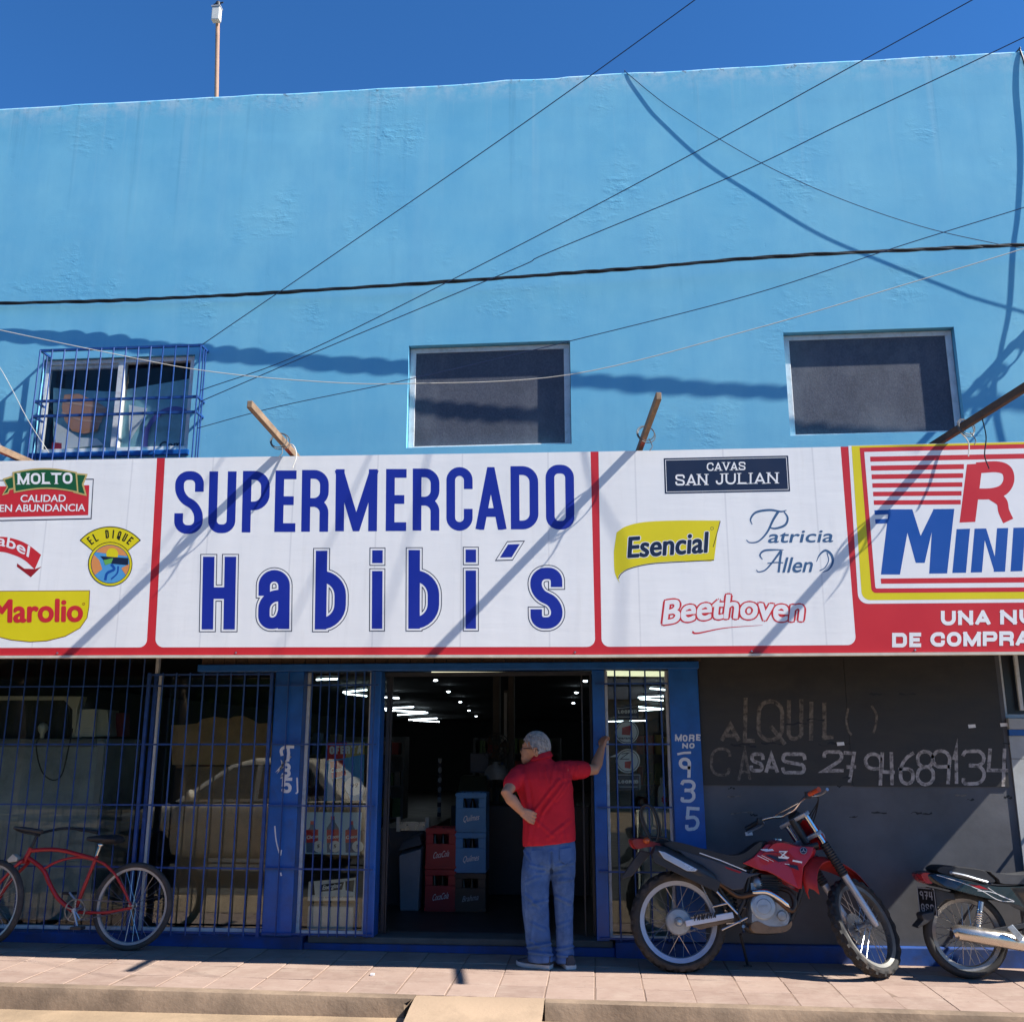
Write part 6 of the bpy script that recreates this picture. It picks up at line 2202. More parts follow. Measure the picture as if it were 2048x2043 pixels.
# stand, pegs
m = MB()
m.tube([mB(815, 1015, .09), mB(835, 1100, .16), mB(858, 1198, .24)], .011, 8)
e_ = mB(858, 1198, .24)
m.box((e_.x - .03, e_.y - .02, e_.z - .006), (e_.x + .03, e_.y + .02, e_.z + .004))
m.build('side_stand', M_BLKPL, MOTO)
for dy in (-1, 1):
    m = MB()
    m.tube([mB(840, 985, dy * .08), mB(835, 990, dy * .19)], .012, 8)
    m.build('foot_peg', M_STEEL, MOTO)
m = MB()
m.tube(spline([mB(700, 1005, -.12), mB(800, 960, -.13), mB(860, 930, -.12)], 4), .007, 6)
m.build('brake_pedal', M_STEEL, MOTO)
# black lock cables looped over the tail
lk = empty('lock_cable', mB(260, 430), 'black cable lock looped over the tail of the red motorcycle', 'cable lock')
m = MB()
for k, (dx, dy) in enumerate(((0, -.03), (14, .02))):
    m.tube(spline([mB(255 + dx, 440, dy), mB(205 + dx, 340, dy), mB(185 + dx, 260, dy), mB(215 + dx, 215, dy), mB(262 + dx, 238, dy), mB(292 + dx, 320, dy), mB(300 + dx, 390, dy), mB(288 + dx, 440, dy)], 6), .009, 7)
m.build('cable', M_BLACKCABLE, lk, smooth=60)


def lean(root, deg):
    root.rotation_euler = (R(deg), 0, 0)


lean(MOTO, -5)

# ------------------------------------------------------------------ black underbone motorcycle at the right edge
Y0b = -.36
zn = lambda x, y: (1780 + x / 4.78, 1640 + y / 4.78)
nB = lambda x, y, dy=0.0: W(*zn(x, y), Y0b + dy)
M_BLKP = pm('black_gloss_paint', (.010, .010, .013), .18, var=.1, vs=8, coat=.6, dirt=(.07, .055, .045), damt=.2, ds=7)
M_LITSEAT = pm('lit_seat_vinyl', (.06, .06, .062), .45, var=.15, vs=14, bmp=.12, bs_=110)  # lighter vinyl carries the grey highlight on the front of the seat
R2 = .30
c2 = nB(735, 1125)
UB = empty('motorcycle', (c2.x, Y0b, zp(c2.x)), 'black underbone motorcycle with chrome silencer at the right photo edge', 'motorcycle')
c2.z = R2 + zp(c2.x)
sc2 = lambda x, y, dy=0.0: nB(x, y, dy)
wheel(UB, c2, (0, 1, 0), R2, .042, .232, {'tyre': pm('street_tyre', (.025, .025, .024), .75, var=.2, vs=20, dirt=(.15, .12, .09), damt=.3, ds=10), 'rim': pm('dull_chrome', (.28, .265, .24), .4, metal=.5, var=.2, vs=20), 'hub': M_CASE, 'spoke': M_STEEL}, 32, 0, (.055, .06), .0022, 44, .014)
m = MB()
for k in range(60):
    a = 2 * math.pi * k / 60
    d_ = V((math.cos(a), 0, math.sin(a)))
    e_ = V((-math.sin(a), 0, math.cos(a)))
    for sd in (-1, 1):
        p = c2 + d_ * (R2 - .009) + V((0, .022 * sd, 0))
        m.add([p + e_ * .006 + d_ * .002, p - e_ * .006 + d_ * .002, p - e_ * .002 + V((0, .016 * sd, 0)) - d_ * .010, p + e_ * .010 + V((0, .016 * sd, 0)) - d_ * .010], [(0, 1, 2, 3)])
tr = m.build('tyre_groove', I_BLK, UB)
tr['kind'] = 'stuff'
for dy in (-1, 1):
    m = MB()
    m.tube([sc2(888, 790, dy * .12), sc2(868, 930, dy * .12)], .021, 12)
    sh_ = m.build('shock_absorber', pm('shock_blue_chrome', (.35, .45, .6), .2, metal=.9, var=.1), UB, smooth=50)
    m = MB()
    m.tube([sc2(880, 860, dy * .12), sc2(846, 1075, dy * .12)], .010, 8)
    ax2 = (sc2(846, 1075) - sc2(880, 860)).normalized()
    hx = []
    for i in range(60):
        t = i / 59
        p = sc2(878, 870, dy * .12).lerp(sc2(852, 1040, dy * .12), t)
        o_ = ax2.orthogonal().normalized()
        hx.append(p + (Quaternion(ax2, t * 2 * math.pi * 8) @ o_) * .024)
    m.tube(hx, .005, 6)
    m.build('spring', M_CHROME, sh_, smooth=50)
m = MB()
for dy in (-.1, .1):
    m.bar(sc2(735, 1125, dy), sc2(1330, 1010, dy), .02, .035)
m.build('swingarm', M_BLKPL, UB, bevel=.004)
m = MB()
m.tube([sc2(610, 1098, -.16), sc2(640, 1085, -.16), sc2(660, 1090, -.16), sc2(900, 1125, -.165), sc2(1280, 1190, -.165), sc2(1420, 1215, -.15), sc2(1560, 1200, -.12), sc2(1760, 1190, -.08)], [.034, .042, .054, .058, .056, .026, .018, .018], 20)
m.build('silencer', pm('worn_chrome', (.62, .56, .48), .26, metal=.9, var=.2, vs=10, dirt=(.25, .17, .11), damt=.5, ds=5), UB, smooth=50)
m = MB()
m.lathe([(.0, .0), (.02, .0), (.024, .012), (.04, .010)], sc2(612, 1098, -.16), (sc2(612, 1098) - sc2(900, 1125)), 16)
m.build('silencer_end', M_BLKPL, UB)
plate([sc2(1010, 995), sc2(1060, 965), sc2(1165, 1090), sc2(1120, 1130)], Y0b - .24, Y0b - .225, 'pillion_peg', M_CASE, UB, .004)
# seat, tail, body panels
puff([sc2(372, 470), sc2(440, 425), sc2(640, 440), sc2(860, 468), sc2(930, 500), sc2(1000, 560), sc2(1000, 600), sc2(840, 590), sc2(600, 545), sc2(450, 510)], Y0b, .12, 'seat', M_SEAT, UB, .85)
puff([sc2(868, 478), sc2(980, 498), sc2(1200, 515), sc2(1480, 480), sc2(1620, 500), sc2(1620, 590), sc2(1400, 610), sc2(1020, 612), sc2(960, 560)], Y0b, .125, 'seat', M_LITSEAT, UB, .85)
puff([sc2(258, 505), sc2(330, 480), sc2(470, 505), sc2(700, 570), sc2(1000, 622), sc2(1400, 615), sc2(1640, 610), sc2(1600, 760), sc2(1400, 900), sc2(1240, 830), sc2(1000, 775), sc2(760, 720), sc2(500, 650), sc2(330, 605)], Y0b, .135, 'body_panel', M_BLKP, UB, .84)
puff([sc2(262, 508), sc2(330, 492), sc2(420, 530), sc2(440, 575), sc2(395, 598), sc2(310, 598)], Y0b - .0, .118, 'tail_light', pm('dull_red_lens', (.38, .008, .008), .2, var=.1, coat=.4), UB, .9)
Art(0, lambda u, v: sc2(u, v, -.139)).line([(470, 540), (700, 610), (900, 690), (1060, 780), (1210, 795)], 5, sm=5).line([(860, 690), (1000, 705), (1210, 790)], 5, sm=4).line([(960, 660), (1080, 740), (1200, 785)], 4, sm=4).build('decal', I_WHITE, UB)
Art(0, lambda u, v: sc2(u, v, -.1395)).poly([(775, 628), (880, 640), (970, 680), (860, 665)]).build('decal', I_DRED, UB)
m = MB()
for dy in (-.13, .13):
    m.tube(spline([sc2(612, 518, dy), sc2(740, 545, dy * 1.1), sc2(860, 580, dy * 1.1), sc2(955, 605, dy)], 5), .012, 8, flat=.7)
m.tube(spline([sc2(612, 518, -.13), sc2(560, 505, -.06), sc2(560, 505, .06), sc2(612, 518, .13)], 5), .011, 8)
m.build('grab_rail', M_SILV, UB, smooth=50)
# mudguard, number plate, flap
plate([sc2(380, 640), sc2(600, 690), sc2(620, 760), sc2(520, 760), sc2(440, 840), sc2(410, 900), sc2(395, 870), sc2(430, 740)], Y0b - .06, Y0b + .06, 'rear_mudguard', M_BLKPL, UB, .006)
plate([sc2(300, 885), sc2(400, 868), sc2(410, 930), sc2(330, 985), sc2(250, 1028), sc2(245, 1012), sc2(300, 950), sc2(285, 905)], Y0b - .07, Y0b + .07, 'mud_flap', M_BLKPL, UB, .006)
PR = Matrix.Rotation(R(-62), 3, 'Z')
pc = sc2(372, 778)
def plp(u, v):
    return pc + PR @ V((u, -.004, v))
m = MB()
m.add([plp(x, z) + PR @ V((0, y, 0)) for y in (.0045, .0075) for x, z in ((-.085, -.095), (.085, -.095), (.085, .095), (-.085, .095))], [(0, 1, 2, 3), (7, 6, 5, 4), (0, 4, 5, 1), (1, 5, 6, 2), (2, 6, 7, 3), (3, 7, 4, 0)])
npl = m.build('number_plate', I_BLK, UB)
a = Art(0, plp)
a.line([(-.08, -.09), (.08, -.09), (.08, .09), (-.08, .09)], .006, True)
for r_, s_ in ((.012, '974'), (-.075, 'GSC')):
    for k, ch in enumerate(s_):
        a.glyph(ch, -.062 + k * .044, -.062 + k * .044 + .034, -(r_ + .058), -r_, .009, clip=False) if False else None
        sub = Art(0, lambda u, v: V((u, 0, v)))
        sub.glyph(ch, 0, .034, 0, .058, .009, clip=False)
        a.put([V((-.062 + k * .044 + p.x, r_ + .058 - p.z)) for p in sub.v], sub.f)
a.build('plate_characters', I_GREY, npl)
# front half beyond the photo edge
fx = c2.x + 1.22
fcb = V((fx, Y0b + .03, R2 + zp(fx)))
wheel(UB, fcb, (-.2, 1, 0), R2, .038, .235, {'tyre': M_RUBBER, 'rim': pm('dull_chrome', (.28, .265, .24), .4, metal=.5, var=.2, vs=20), 'hub': M_CASE, 'spoke': M_STEEL}, 20, 0, (.05, .055), .0022)
axb = V((-math.sin(R(26)), 0, math.cos(R(26))))
m = MB()
for dy in (-.08, .08):
    m.tube([fcb + V((0, dy, 0)), fcb + V((0, dy, 0)) + axb * .5], .02, 10)
m.build('fork', M_SILV, UB, smooth=50)
hbx = fcb + axb * .78
puff([V((p[0], 0, p[1])) for p in ((fx - .62, .34), (fx - .25, .30), (fx - .14, .55), (fx - .26, .95), (fx - .36, .98), (fx - .40, .70), (fx - .66, .52))], Y0b, .15, 'leg_shield', M_BLKP, UB, .85)
puff([V((c2.x + a, 0, b)) for a, b in ((.45, .20), (.80, .22), (.84, .38), (.70, .46), (.45, .42))], Y0b, .11, 'engine', M_CASE, UB, .85)
m = MB()
rings = []
for i in range(11):
    a = R(150 - 120 * i / 10)
    o_ = fcb + V((math.cos(a) * .335, 0, math.sin(a) * .335))
    rings.append([o_ + V((0, k * .055, -.03 * abs(k))) for k in (-1, 0, 1)] + [o_ + V((0, k * .053, -.03 * abs(k) - .005)) for k in (1, 0, -1)])
m.loft(rings)
m.build('front_mudguard', M_BLKP, UB, smooth=50)
m = MB()
m.tube(spline([hbx + V((-.16, -.34, .02)), hbx + V((-.08, -.22, .04)), hbx, hbx + V((-.08, .22, .04)), hbx + V((-.16, .34, .02))], 5), .012, 8)
m.sphere(hbx + V((.03, 0, .02)), (.1, .09, .09), 14, 8)
m.build('handlebar', M_BLKPL, UB, smooth=50)
lean(UB, -4)

# ------------------------------------------------------------------ red cruiser bicycle
Y0c = -.17
zk = lambda x, y: (x / 5.367, 1660 + y / 5.367)
kB = lambda x, y, dy=0.0: W(*zk(x, y), Y0c + dy)
M_REDB = pm('red_bicycle_paint', (.40, .012, .016), .35, var=.15, vs=10, coat=.2, dirt=(.12, .03, .02), damt=.4, ds=9)
M_BTYRE = pm('grey_bicycle_tyre', (.045, .04, .037), .85, var=.25, vs=14, dirt=(.16, .12, .09), damt=.5, ds=8)
M_BRIM = pm('pale_rim', (.36, .36, .355), .4, metal=.3, var=.12, vs=14)
cr = kB(1405, 832)
BIKE = empty('bicycle', (cr.x, Y0c, zp(cr.x)), 'red cruiser bicycle leaning at the blue grille', 'bicycle')
RB = .332
cr.z = RB + zp(cr.x)
BM = {'tyre': M_BTYRE, 'rim': M_BRIM, 'hub': M_STEEL, 'spoke': M_STEEL}
wheel(BIKE, cr, (0, 1, 0), RB, .026, .283, BM, 28, 0, (.024, .045), .0016, 44, .010)
cf = kB(-120, 860)
cf.z = RB + zp(cf.x)
nf = V((.30, 1, 0)).normalized()
hf = V((1, -.30, 0)).normalized()
wheel(BIKE, cf, nf, RB, .026, .283, BM, 28, 0, (.018, .045), .0016, 44, .010)


def pipe(name, pts, r_, mat=None, sm=6, n=10, par=None):
    m = MB()
    m.tube(spline([kB(*p) for p in pts], sm), r_, n)
    return m.build(name, mat or M_REDB, par or BIKE, smooth=60)


pipe('top_tube', [(275, 222), (450, 208), (620, 218), (800, 262), (985, 312)], .0165)
pipe('brace_tube', [(425, 422), (560, 345), (720, 300), (860, 295), (985, 325)], .010)
pipe('down_tube', [(245, 285), (420, 420), (500, 570), (600, 730), (765, 868)], .0175)
pipe('seat_tube', [(1005, 275), (985, 320), (880, 600), (790, 858)], .015)
for dy in (-.05, .05):
    pipe('seat_stay', [(985, 318, dy * .3), (1100, 375, dy * .8), (1210, 490, dy), (1310, 650, dy), (1385, 815, dy)], .009)
    pipe('chain_stay', [(800, 878, dy * .5), (1100, 888, dy), (1395, 838, dy)], .010)
pipe('head_tube', [(288, 190), (215, 345)], .021)
for dy in (-1, 1):
    m = MB()
    top_ = kB(212, 352) + nf * (.045 * dy)
    m.tube(spline([kB(215, 340), top_, top_.lerp(cf + nf * (.052 * dy), .5) - hf * .035, cf + nf * (.052 * dy)], 6), [.016] * 7 + [.013] * 12, 8)
    m.build('fork_blade', M_REDB, BIKE, smooth=60)
m = MB()
m.tube([kB(985, 310), kB(1035, 160)], .0125, 10)
m.build('seat_post', M_CHROME, BIKE, smooth=60)
m = MB()
m.sphere(kB(1038, 158), (.024, .02, .02), 12, 8)
m.build('seat_clamp', M_CHROME, BIKE, smooth=60)
m = MB()
rings = []
for u, hw, th in ((885, .012, .012), (920, .022, .02), (1000, .035, .028), (1100, .075, .035), (1190, .11, .04), (1240, .10, .03), (1252, .06, .015)):
    c_ = kB(u, 92 + (u - 885) * .03)
    rings.append([c_ + V((0, hw * math.cos(R(a)), th * math.sin(R(a)))) for a in range(0, 360, 30)])
m.loft(rings)
m.build('saddle', M_SEAT, BIKE, smooth=60)
m = MB()
m.tube([kB(290, 185), kB(345, 48)], .012, 8)
m.tube([kB(320, 45, -.03), kB(365, 48, .03)], .014, 8)
m.build('stem', M_BLKPL, BIKE, smooth=60)
hs = kB(345, 45)
m = MB()
for sd in (-1, 1):
    m.tube(spline([hs, hs + nf * (.12 * sd) + V((-.03, 0, .02)), hs + nf * (.26 * sd) + hf * (.02) + V((0, 0, .05)), hs + nf * (.31 * sd) + hf * .18 + V((0, 0, .04)), hs + nf * (.30 * sd) + hf * .36 + V((0, 0, .02))], 6), [.0115] * 17 + [.016] * 8, 8)
m.build('handlebar', M_BLKPL, BIKE, smooth=60)
ck = kB(785, 868, -.06)
m = MB()
m.torus(ck, (0, 1, 0), .082, .0055, 36, 6)
for k in range(5):
    a = R(k * 72 + 20)
    m.tube([ck, ck + V((.082 * math.cos(a), 0, .082 * math.sin(a)))], .006, 5)
m.build('chainring', M_STEEL, BIKE)
m = MB()
for (x, y, dy) in ((722, 662, .07), (822, 1058, -.08)):
    e_ = kB(x, y, dy)
    m.tube([V((ck.x, Y0c + dy, ck.z)), e_], .009, 8)
    m.tube([e_, e_ + V((0, dy * 1.1, 0))], .006, 6)
m.tube([(ck.x, Y0c - .08, ck.z), (ck.x, Y0c + .07, ck.z)], .018, 12)
m.build('crank', M_SILV, BIKE, smooth=50)
for (x, y, dy) in ((722, 662, .125), (822, 1065, -.135)):
    e_ = kB(x, y, dy)
    m = MB()
    m.box((e_.x - .045, e_.y - .04, e_.z - .012), (e_.x + .045, e_.y + .04, e_.z + .012))
    m.build('pedal', M_BLKPL, BIKE, bevel=.005)
m = MB()
m.tube([ck + V((0, 0, .082)), V((cr.x, ck.y, cr.z + .03))], .004, 5).tube([ck - V((0, 0, .082)), V((cr.x, ck.y, cr.z - .03))], .004, 5)
m.build('chain', M_STEEL, BIKE)
m = MB()
q = [kB(62, 318), kB(125, 255), kB(178, 295), kB(172, 335), kB(80, 348)]
m.prism([(p.x, Y0c - .05, p.z) for p in q], (0, .07, 0))
m.build('front_lamp', M_BEIGE, BIKE, bevel=.006)
lean(BIKE, -5)
# ================================================================== the man in the doorway
YM = -.36
hB = lambda u, v, dy=0.0: W(u, v, YM + dy)


def project(p):
    q = V(p) - CAM
    z = q.dot(_fw)
    return PCX + FPX * q.dot(_rt) / z, PCY - FPX * q.dot(_up) / z


def capsule(mb, pts, rad, n=14):
    """tapering limb with rounded ends"""
    P, Rr = [V(p) for p in pts], list(rad)
    d0, d1 = (P[0] - P[1]).normalized(), (P[-1] - P[-2]).normalized()
    P = [P[0] + d0 * Rr[0] * .95, P[0] + d0 * Rr[0] * .6] + P + [P[-1] + d1 * Rr[-1] * .6, P[-1] + d1 * Rr[-1] * .95]
    Rr = [Rr[0] * .25, Rr[0] * .8] + Rr + [Rr[-1] * .8, Rr[-1] * .25]
    mb.tube(P, Rr, n)


def fused(mb, name, mat, parent, voxel=.008, it=6, folds=None, smooth=70):
    """one continuous skin grown over overlapping shapes"""
    me = bpy.data.meshes.new('tmp')
    me.from_pydata(mb.v, [], mb.f)
    o = bpy.data.objects.new('tmp', me)
    COL.objects.link(o)
    r_ = o.modifiers.new('r', 'REMESH')
    r_.mode = 'VOXEL'
    r_.voxel_size = voxel
    s_ = o.modifiers.new('s', 'SMOOTH')
    s_.iterations = it
    s_.factor = .5
    dg = bpy.context.evaluated_depsgraph_get()
    dg.update()
    ev = bpy.data.meshes.new_from_object(o.evaluated_get(dg))
    bpy.data.objects.remove(o)
    ev.name = name
    if folds:
        nr = [v.normal.copy() for v in ev.vertices]
        for v, n_ in zip(ev.vertices, nr):
            if n_.y > .5:
                continue
            u_, w_ = project(v.co)
            d = 0.0
            for (x0, y0, x1, y1, wd, amp) in folds:
                ex, ey = x1 - x0, y1 - y0
                L2_ = ex * ex + ey * ey
                t = max(0, min(1, ((u_ - x0) * ex + (w_ - y0) * ey) / L2_))
                dd = math.hypot(u_ - x0 - t * ex, w_ - y0 - t * ey)
                k = dd / wd
                if k < 3:
                    d += amp * (math.exp(-k * k) - .55 * math.exp(-(k - 1.5) ** 2 * 1.4)) * (1 - .5 * abs(t - .5))
            d += .0022 * mnoise.noise(v.co * 22)
            v.co += n_ * d
    o0 = ORG[parent.name]
    for v in ev.vertices:
        v.co -= o0
    ev.materials.clear()
    ev.materials.append(mat)
    ev.polygons.foreach_set('use_smooth', [True] * len(ev.polygons))
    ob = bpy.data.objects.new(name, ev)
    COL.objects.link(ob)
    ob.parent = parent
    ORG[ob.name] = o0
    return ob


M_SKIN = pm('skin', (.50, .255, .155), .55, var=.14, vs=14, bmp=.06, bs_=120, spec=.35)
M_POLO = pm('red_polo_cotton', (.56, .022, .038), .88, var=.10, vs=10, bmp=.12, bs_=240, spec=.15)
M_JEAN = pm('blue_denim', (.062, .125, .285), .9, var=.35, vs=7, bmp=.2, bs_=260, dirt=(.18, .27, .45), damt=.6, ds=5, dlo=.48, dhi=.75, spec=.1)
M_HAIR = pm('grey_hair', (.46, .435, .41), .65, var=.28, vs=40, stretch=(1, 1, .25), bmp=.5, bs_=90)
fz0 = zp(-.4)
MAN = empty('person', (-.41, YM, fz0), 'man in red polo shirt and jeans leaning on the door jamb, seen from behind', 'person')
b = MB()
hc = hB(1072, 1493, .02)
b.sphere(hc, (.098, .076, .108), 20, 14)
b.sphere(hB(1060, 1503, .03), (.072, .062, .075), 16, 10)
b.sphere(hB(1055, 1515, .035), (.052, .050, .042), 14, 8)
b.sphere(hB(1050, 1522, .04), (.028, .032, .022), 12, 8)
capsule(b, [hB(1048.5, 1494, .04), hB(1043, 1503.5, .045), hB(1044.5, 1505, .045)], [.010, .0135, .012], 8)
b.sphere(hB(1049, 1489, .04), (.02, .05, .014), 12, 6)
b.sphere(hB(1047.5, 1512.5, .042), (.015, .022, .0095), 10, 6)
b.sphere(hB(1047.8, 1516.5, .042), (.014, .02, .009), 10, 6)
capsule(b, [hB(1074, 1507, .02), hB(1082, 1530, .0), hB(1088, 1552, -.01)], [.058, .062, .075], 16)
# core under the clothes
capsule(b, [hB(1090, 1565), hB(1097, 1610), hB(1098, 1670)], [.10, .10, .10], 16)
sR, eR, wR, kR = hB(1128, 1541, .0), hB(1190, 1538, .17), hB(1203, 1497, .30), hB(1208, 1481, .345)
capsule(b, [sR, sR.lerp(eR, .5), eR, eR.lerp(wR, .3), eR.lerp(wR, .7), wR], [.055, .050, .042, .046, .036, .029], 14)
sL, eL, wL = hB(1038, 1545, -.02), hB(1012.5, 1586, -.20), hB(1043, 1622, -.15)
capsule(b, [sL, sL.lerp(eL, .5), eL, eL.lerp(wL, .3), eL.lerp(wL, .7), wL], [.055, .050, .043, .046, .037, .029], 14)


def hand(mb, w, tip, side, curl, thumb_dir):
    """palm, four unequal curled fingers and a thumb; tip = direction, side = across the palm, curl = towards the grip"""
    tip, side, curl = tip.normalized(), side.normalized(), curl.normalized()
    pc_ = w + tip * .045
    for k in (-1, -.33, .33, 1):
        capsule(mb, [w + tip * .012 + side * (k * .018), pc_ + tip * .04 + side * (k * .034)], [.017, .014], 10)
    for k, ln in ((-1, .062), (-.36, .074), (.3, .070), (.95, .055)):
        p0 = pc_ + tip * .042 + side * (k * .037)
        p1 = p0 + tip * (ln * .42) + curl * (ln * .22)
        p2 = p1 + tip * (ln * .02) + curl * (ln * .42)
        p3 = p2 - tip * (ln * .30) + curl * (ln * .16)
        capsule(mb, [p0, p1, p2, p3], [.0105, .0098, .009, .008], 9)
    t0 = w + tip * .03 + thumb_dir.normalized() * .022
    t1 = t0 + tip * .026 + thumb_dir.normalized() * .022 + curl * .012
    t2 = t1 + tip * .026 + curl * .018
    capsule(mb, [t0, t1, t2], [.0145, .0125, .010], 9)


hand(b, wR, (kR - wR) + V((0, .0, .02)), V((.55, -.8, .1)), V((.4, .75, -.2)), V((-.6, .5, .3)))
hand(b, wL, V((.75, .18, -.42)), V((.35, .1, .9)), V((.2, .95, 0)), V((.3, .6, .6)))
body = fused(b, 'body', M_SKIN, MAN, .0042, 2)
m = MB()
e0 = hB(1072.5, 1503, -.064)
rg_ = []
for k in range(13):
    a = R(60 + k * 22)
    rg_.append(e0 + V((.017 * math.cos(a) * (1.1 if a < 3.6 else .8), -.012 - .006 * math.sin(a), .030 * math.sin(a))))
m.tube(spline(rg_, 2), .0062, 7)
m.sphere(e0 + V((.004, -.006, .0)), (.013, .008, .022), 10, 6)
m.build('ear', M_SKIN, MAN, smooth=70)
# hair: cap over crown and nape, shorter at the temple
m = MB()
vs, fs = [], []
n_, k_ = 72, 44
for i in range(k_ + 1):
    th = math.pi * i / k_
    for j in range(n_):
        ph = 2 * math.pi * j / n_
        d_ = V((math.sin(th) * math.cos(ph), math.sin(th) * math.sin(ph), math.cos(th)))
        jit = 1 + .04 * mnoise.noise(d_ * 7) + .035 * mnoise.noise(V((d_.x * 30, d_.y * 30, d_.z * 6)))
        vs.append(hc + V((d_.x * .104, d_.y * .083, d_.z * .114)) * jit + V((.004, 0, .0)))
def keep(d):
    fwd = -d.x * .97 + d.y * .25
    return d.z > (.55 if fwd > .55 else (.40 if fwd > .25 else (.02 + fwd * .9 if fwd > -.15 else -.62)))
for i in range(k_):
    for j in range(n_):
        j2 = (j + 1) % n_
        th, ph = math.pi * (i + .5) / k_, 2 * math.pi * (j + .5) / n_
        d_ = V((math.sin(th) * math.cos(ph), math.sin(th) * math.sin(ph), math.cos(th)))
        if keep(d_ + V((0, 0, .10 * mnoise.noise(d_ * 14)))):
            fs.append((i * n_ + j, (i + 1) * n_ + j, (i + 1) * n_ + j2, i * n_ + j2))
m.add(vs, fs)
hr_ = random.Random(5)
for i in range(1500):
    th, ph = math.acos(hr_.uniform(-.7, 1)), hr_.uniform(0, 6.283)
    d_ = V((math.sin(th) * math.cos(ph), math.sin(th) * math.sin(ph), math.cos(th)))
    if not keep(d_ + V((0, 0, .04))):
        continue
    fl = (V((.75, -.1, -.55)) + V((hr_.gauss(0, .25), hr_.gauss(0, .25), hr_.gauss(0, .2))))
    fl = (fl - d_ * fl.dot(d_)).normalized()
    sd = d_.cross(fl) * .0016
    P0 = []
    for t in (0, .5, 1):
        e_ = (d_ + fl * (t * .38)).normalized()
        p = hc + V((e_.x * .104, e_.y * .083, e_.z * .114)) * (1.012 + .03 * math.sin(t * 3.0) + .012 * hr_.random()) + V((.004, 0, 0))
        P0 += [p - sd * (1.2 - t), p + sd * (1.2 - t)]
    m.add(P0, [(0, 1, 3, 2), (2, 3, 5, 4)])
hair = m.build('hair', M_HAIR, MAN, smooth=60)
so_ = hair.modifiers.new('thick', 'SOLIDIFY')
so_.thickness = .006
so_.offset = -1
# spectacles
m = MB()
g0, g1 = hB(1074, 1496.5, -.074), hB(1047, 1496, -.03)
m.tube([g0 + V((.012, 0, -.02)), g0, g0.lerp(g1, .5) + V((0, -.008, 0)), g1], .0036, 6)
gc_ = hB(1045.5, 1499, .015)
m.torus(gc_ + V((-.003, 0, 0)), V((-1, .35, .05)), .021, .0024, 20, 6)
m.torus(gc_ + V((-.012, .06, 0)), V((-1, .35, .05)), .021, .0024, 20, 6)
m.build('spectacles', M_BLKPL, MAN, smooth=60)
# polo shirt
s = MB()
rings = []
RING = [(1514, 1068, 1100, .060, .0), (1521, 1062, 1108, .070, .0), (1530, 1046, 1124, .085, -.005), (1541, 1032, 1139, .105, -.01), (1556, 1028, 1144, .118, -.015), (1575, 1031, 1146, .125, -.01),
        (1598, 1040, 1147, .128, .0), (1622, 1045, 1149, .132, .005), (1648, 1046, 1150, .136, .005), (1668, 1045, 1151, .138, .0), (1686, 1045, 1152, .138, .0)]
for (v_, u0, u1, hd__, yo) in RING:
    tilt = (v_ - 1600) / 86 if v_ > 1600 else 0
    r_ = []
    for k in range(32):
        a = 2 * math.pi * k / 32
        cx_, sx_ = math.cos(a), math.sin(a)
        fx_ = math.copysign(abs(cx_) ** .85, cx_)
        fy_ = math.copysign(abs(sx_) ** .85, sx_)
        p = hB((u0 + u1) / 2 + (u1 - u0) / 2 * fx_, v_ - 5.5 * tilt * fx_, 0)
        r_.append(V((p.x, YM + yo + hd__ * fy_, p.z)))
    rings.append(r_)
s.loft(rings)
capsule(s, [hB(1118, 1541, 0), hB(1140, 1540, .05), hB(1166, 1538.5, .105)], [.078, .078, .070], 18)
capsule(s, [hB(1044, 1546, 0), hB(1034, 1553, -.06), hB(1023, 1567, -.115)], [.075, .074, .068], 18)
capsule(s, [hB(1069, 1521, .02), hB(1085, 1515, .0), hB(1097, 1510, -.01)], [.030, .034, .030], 12)
FOLD = [(1045, 1548, 1062, 1640, 4.5, .010), (1052, 1560, 1058, 1600, 3.5, .006), (1110, 1530, 1100, 1580, 3.5, .006), (1118, 1560, 1062, 1632, 3.6, .012), (1128, 1568, 1085, 1625, 3.2, .010), (1140, 1562, 1112, 1600, 3.0, .007),
        (1132, 1528, 1130, 1556, 3, .007), (1142, 1530, 1142, 1556, 2.6, .006), (1155, 1530, 1150, 1552, 2.6, .006), (1062, 1632, 1108, 1672, 3.5, .005), (1140, 1640, 1095, 1676, 4, .006), (1060, 1650, 1058, 1684, 4, .006), (1125, 1650, 1128, 1680, 3.4, .005),
        (1098, 1600, 1075, 1650, 3.2, .006), (1078, 1530, 1080, 1560, 3, .004), (1092, 1532, 1096, 1570, 3, .005)]
fused(s, 'polo_shirt', M_POLO, MAN, .0078, 5, FOLD)
# collar band
m = MB()
cr_ = []
for k in range(21):
    a = R(150 + 240 * k / 20)
    c_ = hB(1083, 1513, 0)
    cr_.append((a, c_))
rings = []
for a, c_ in cr_:
    bx_, by_ = math.cos(a), math.sin(a)
    tl = -.025 * bx_
    rings.append([c_ + V((bx_ * r1, by_ * r1 * .9, z1 + tl * 0 - .02 * bx_ * -1)) for r1, z1 in ((.066, .028), (.074, .022), (.092, -.012), (.086, -.016))])
m.loft(rings)
m.build('collar', M_POLO, MAN, smooth=60)
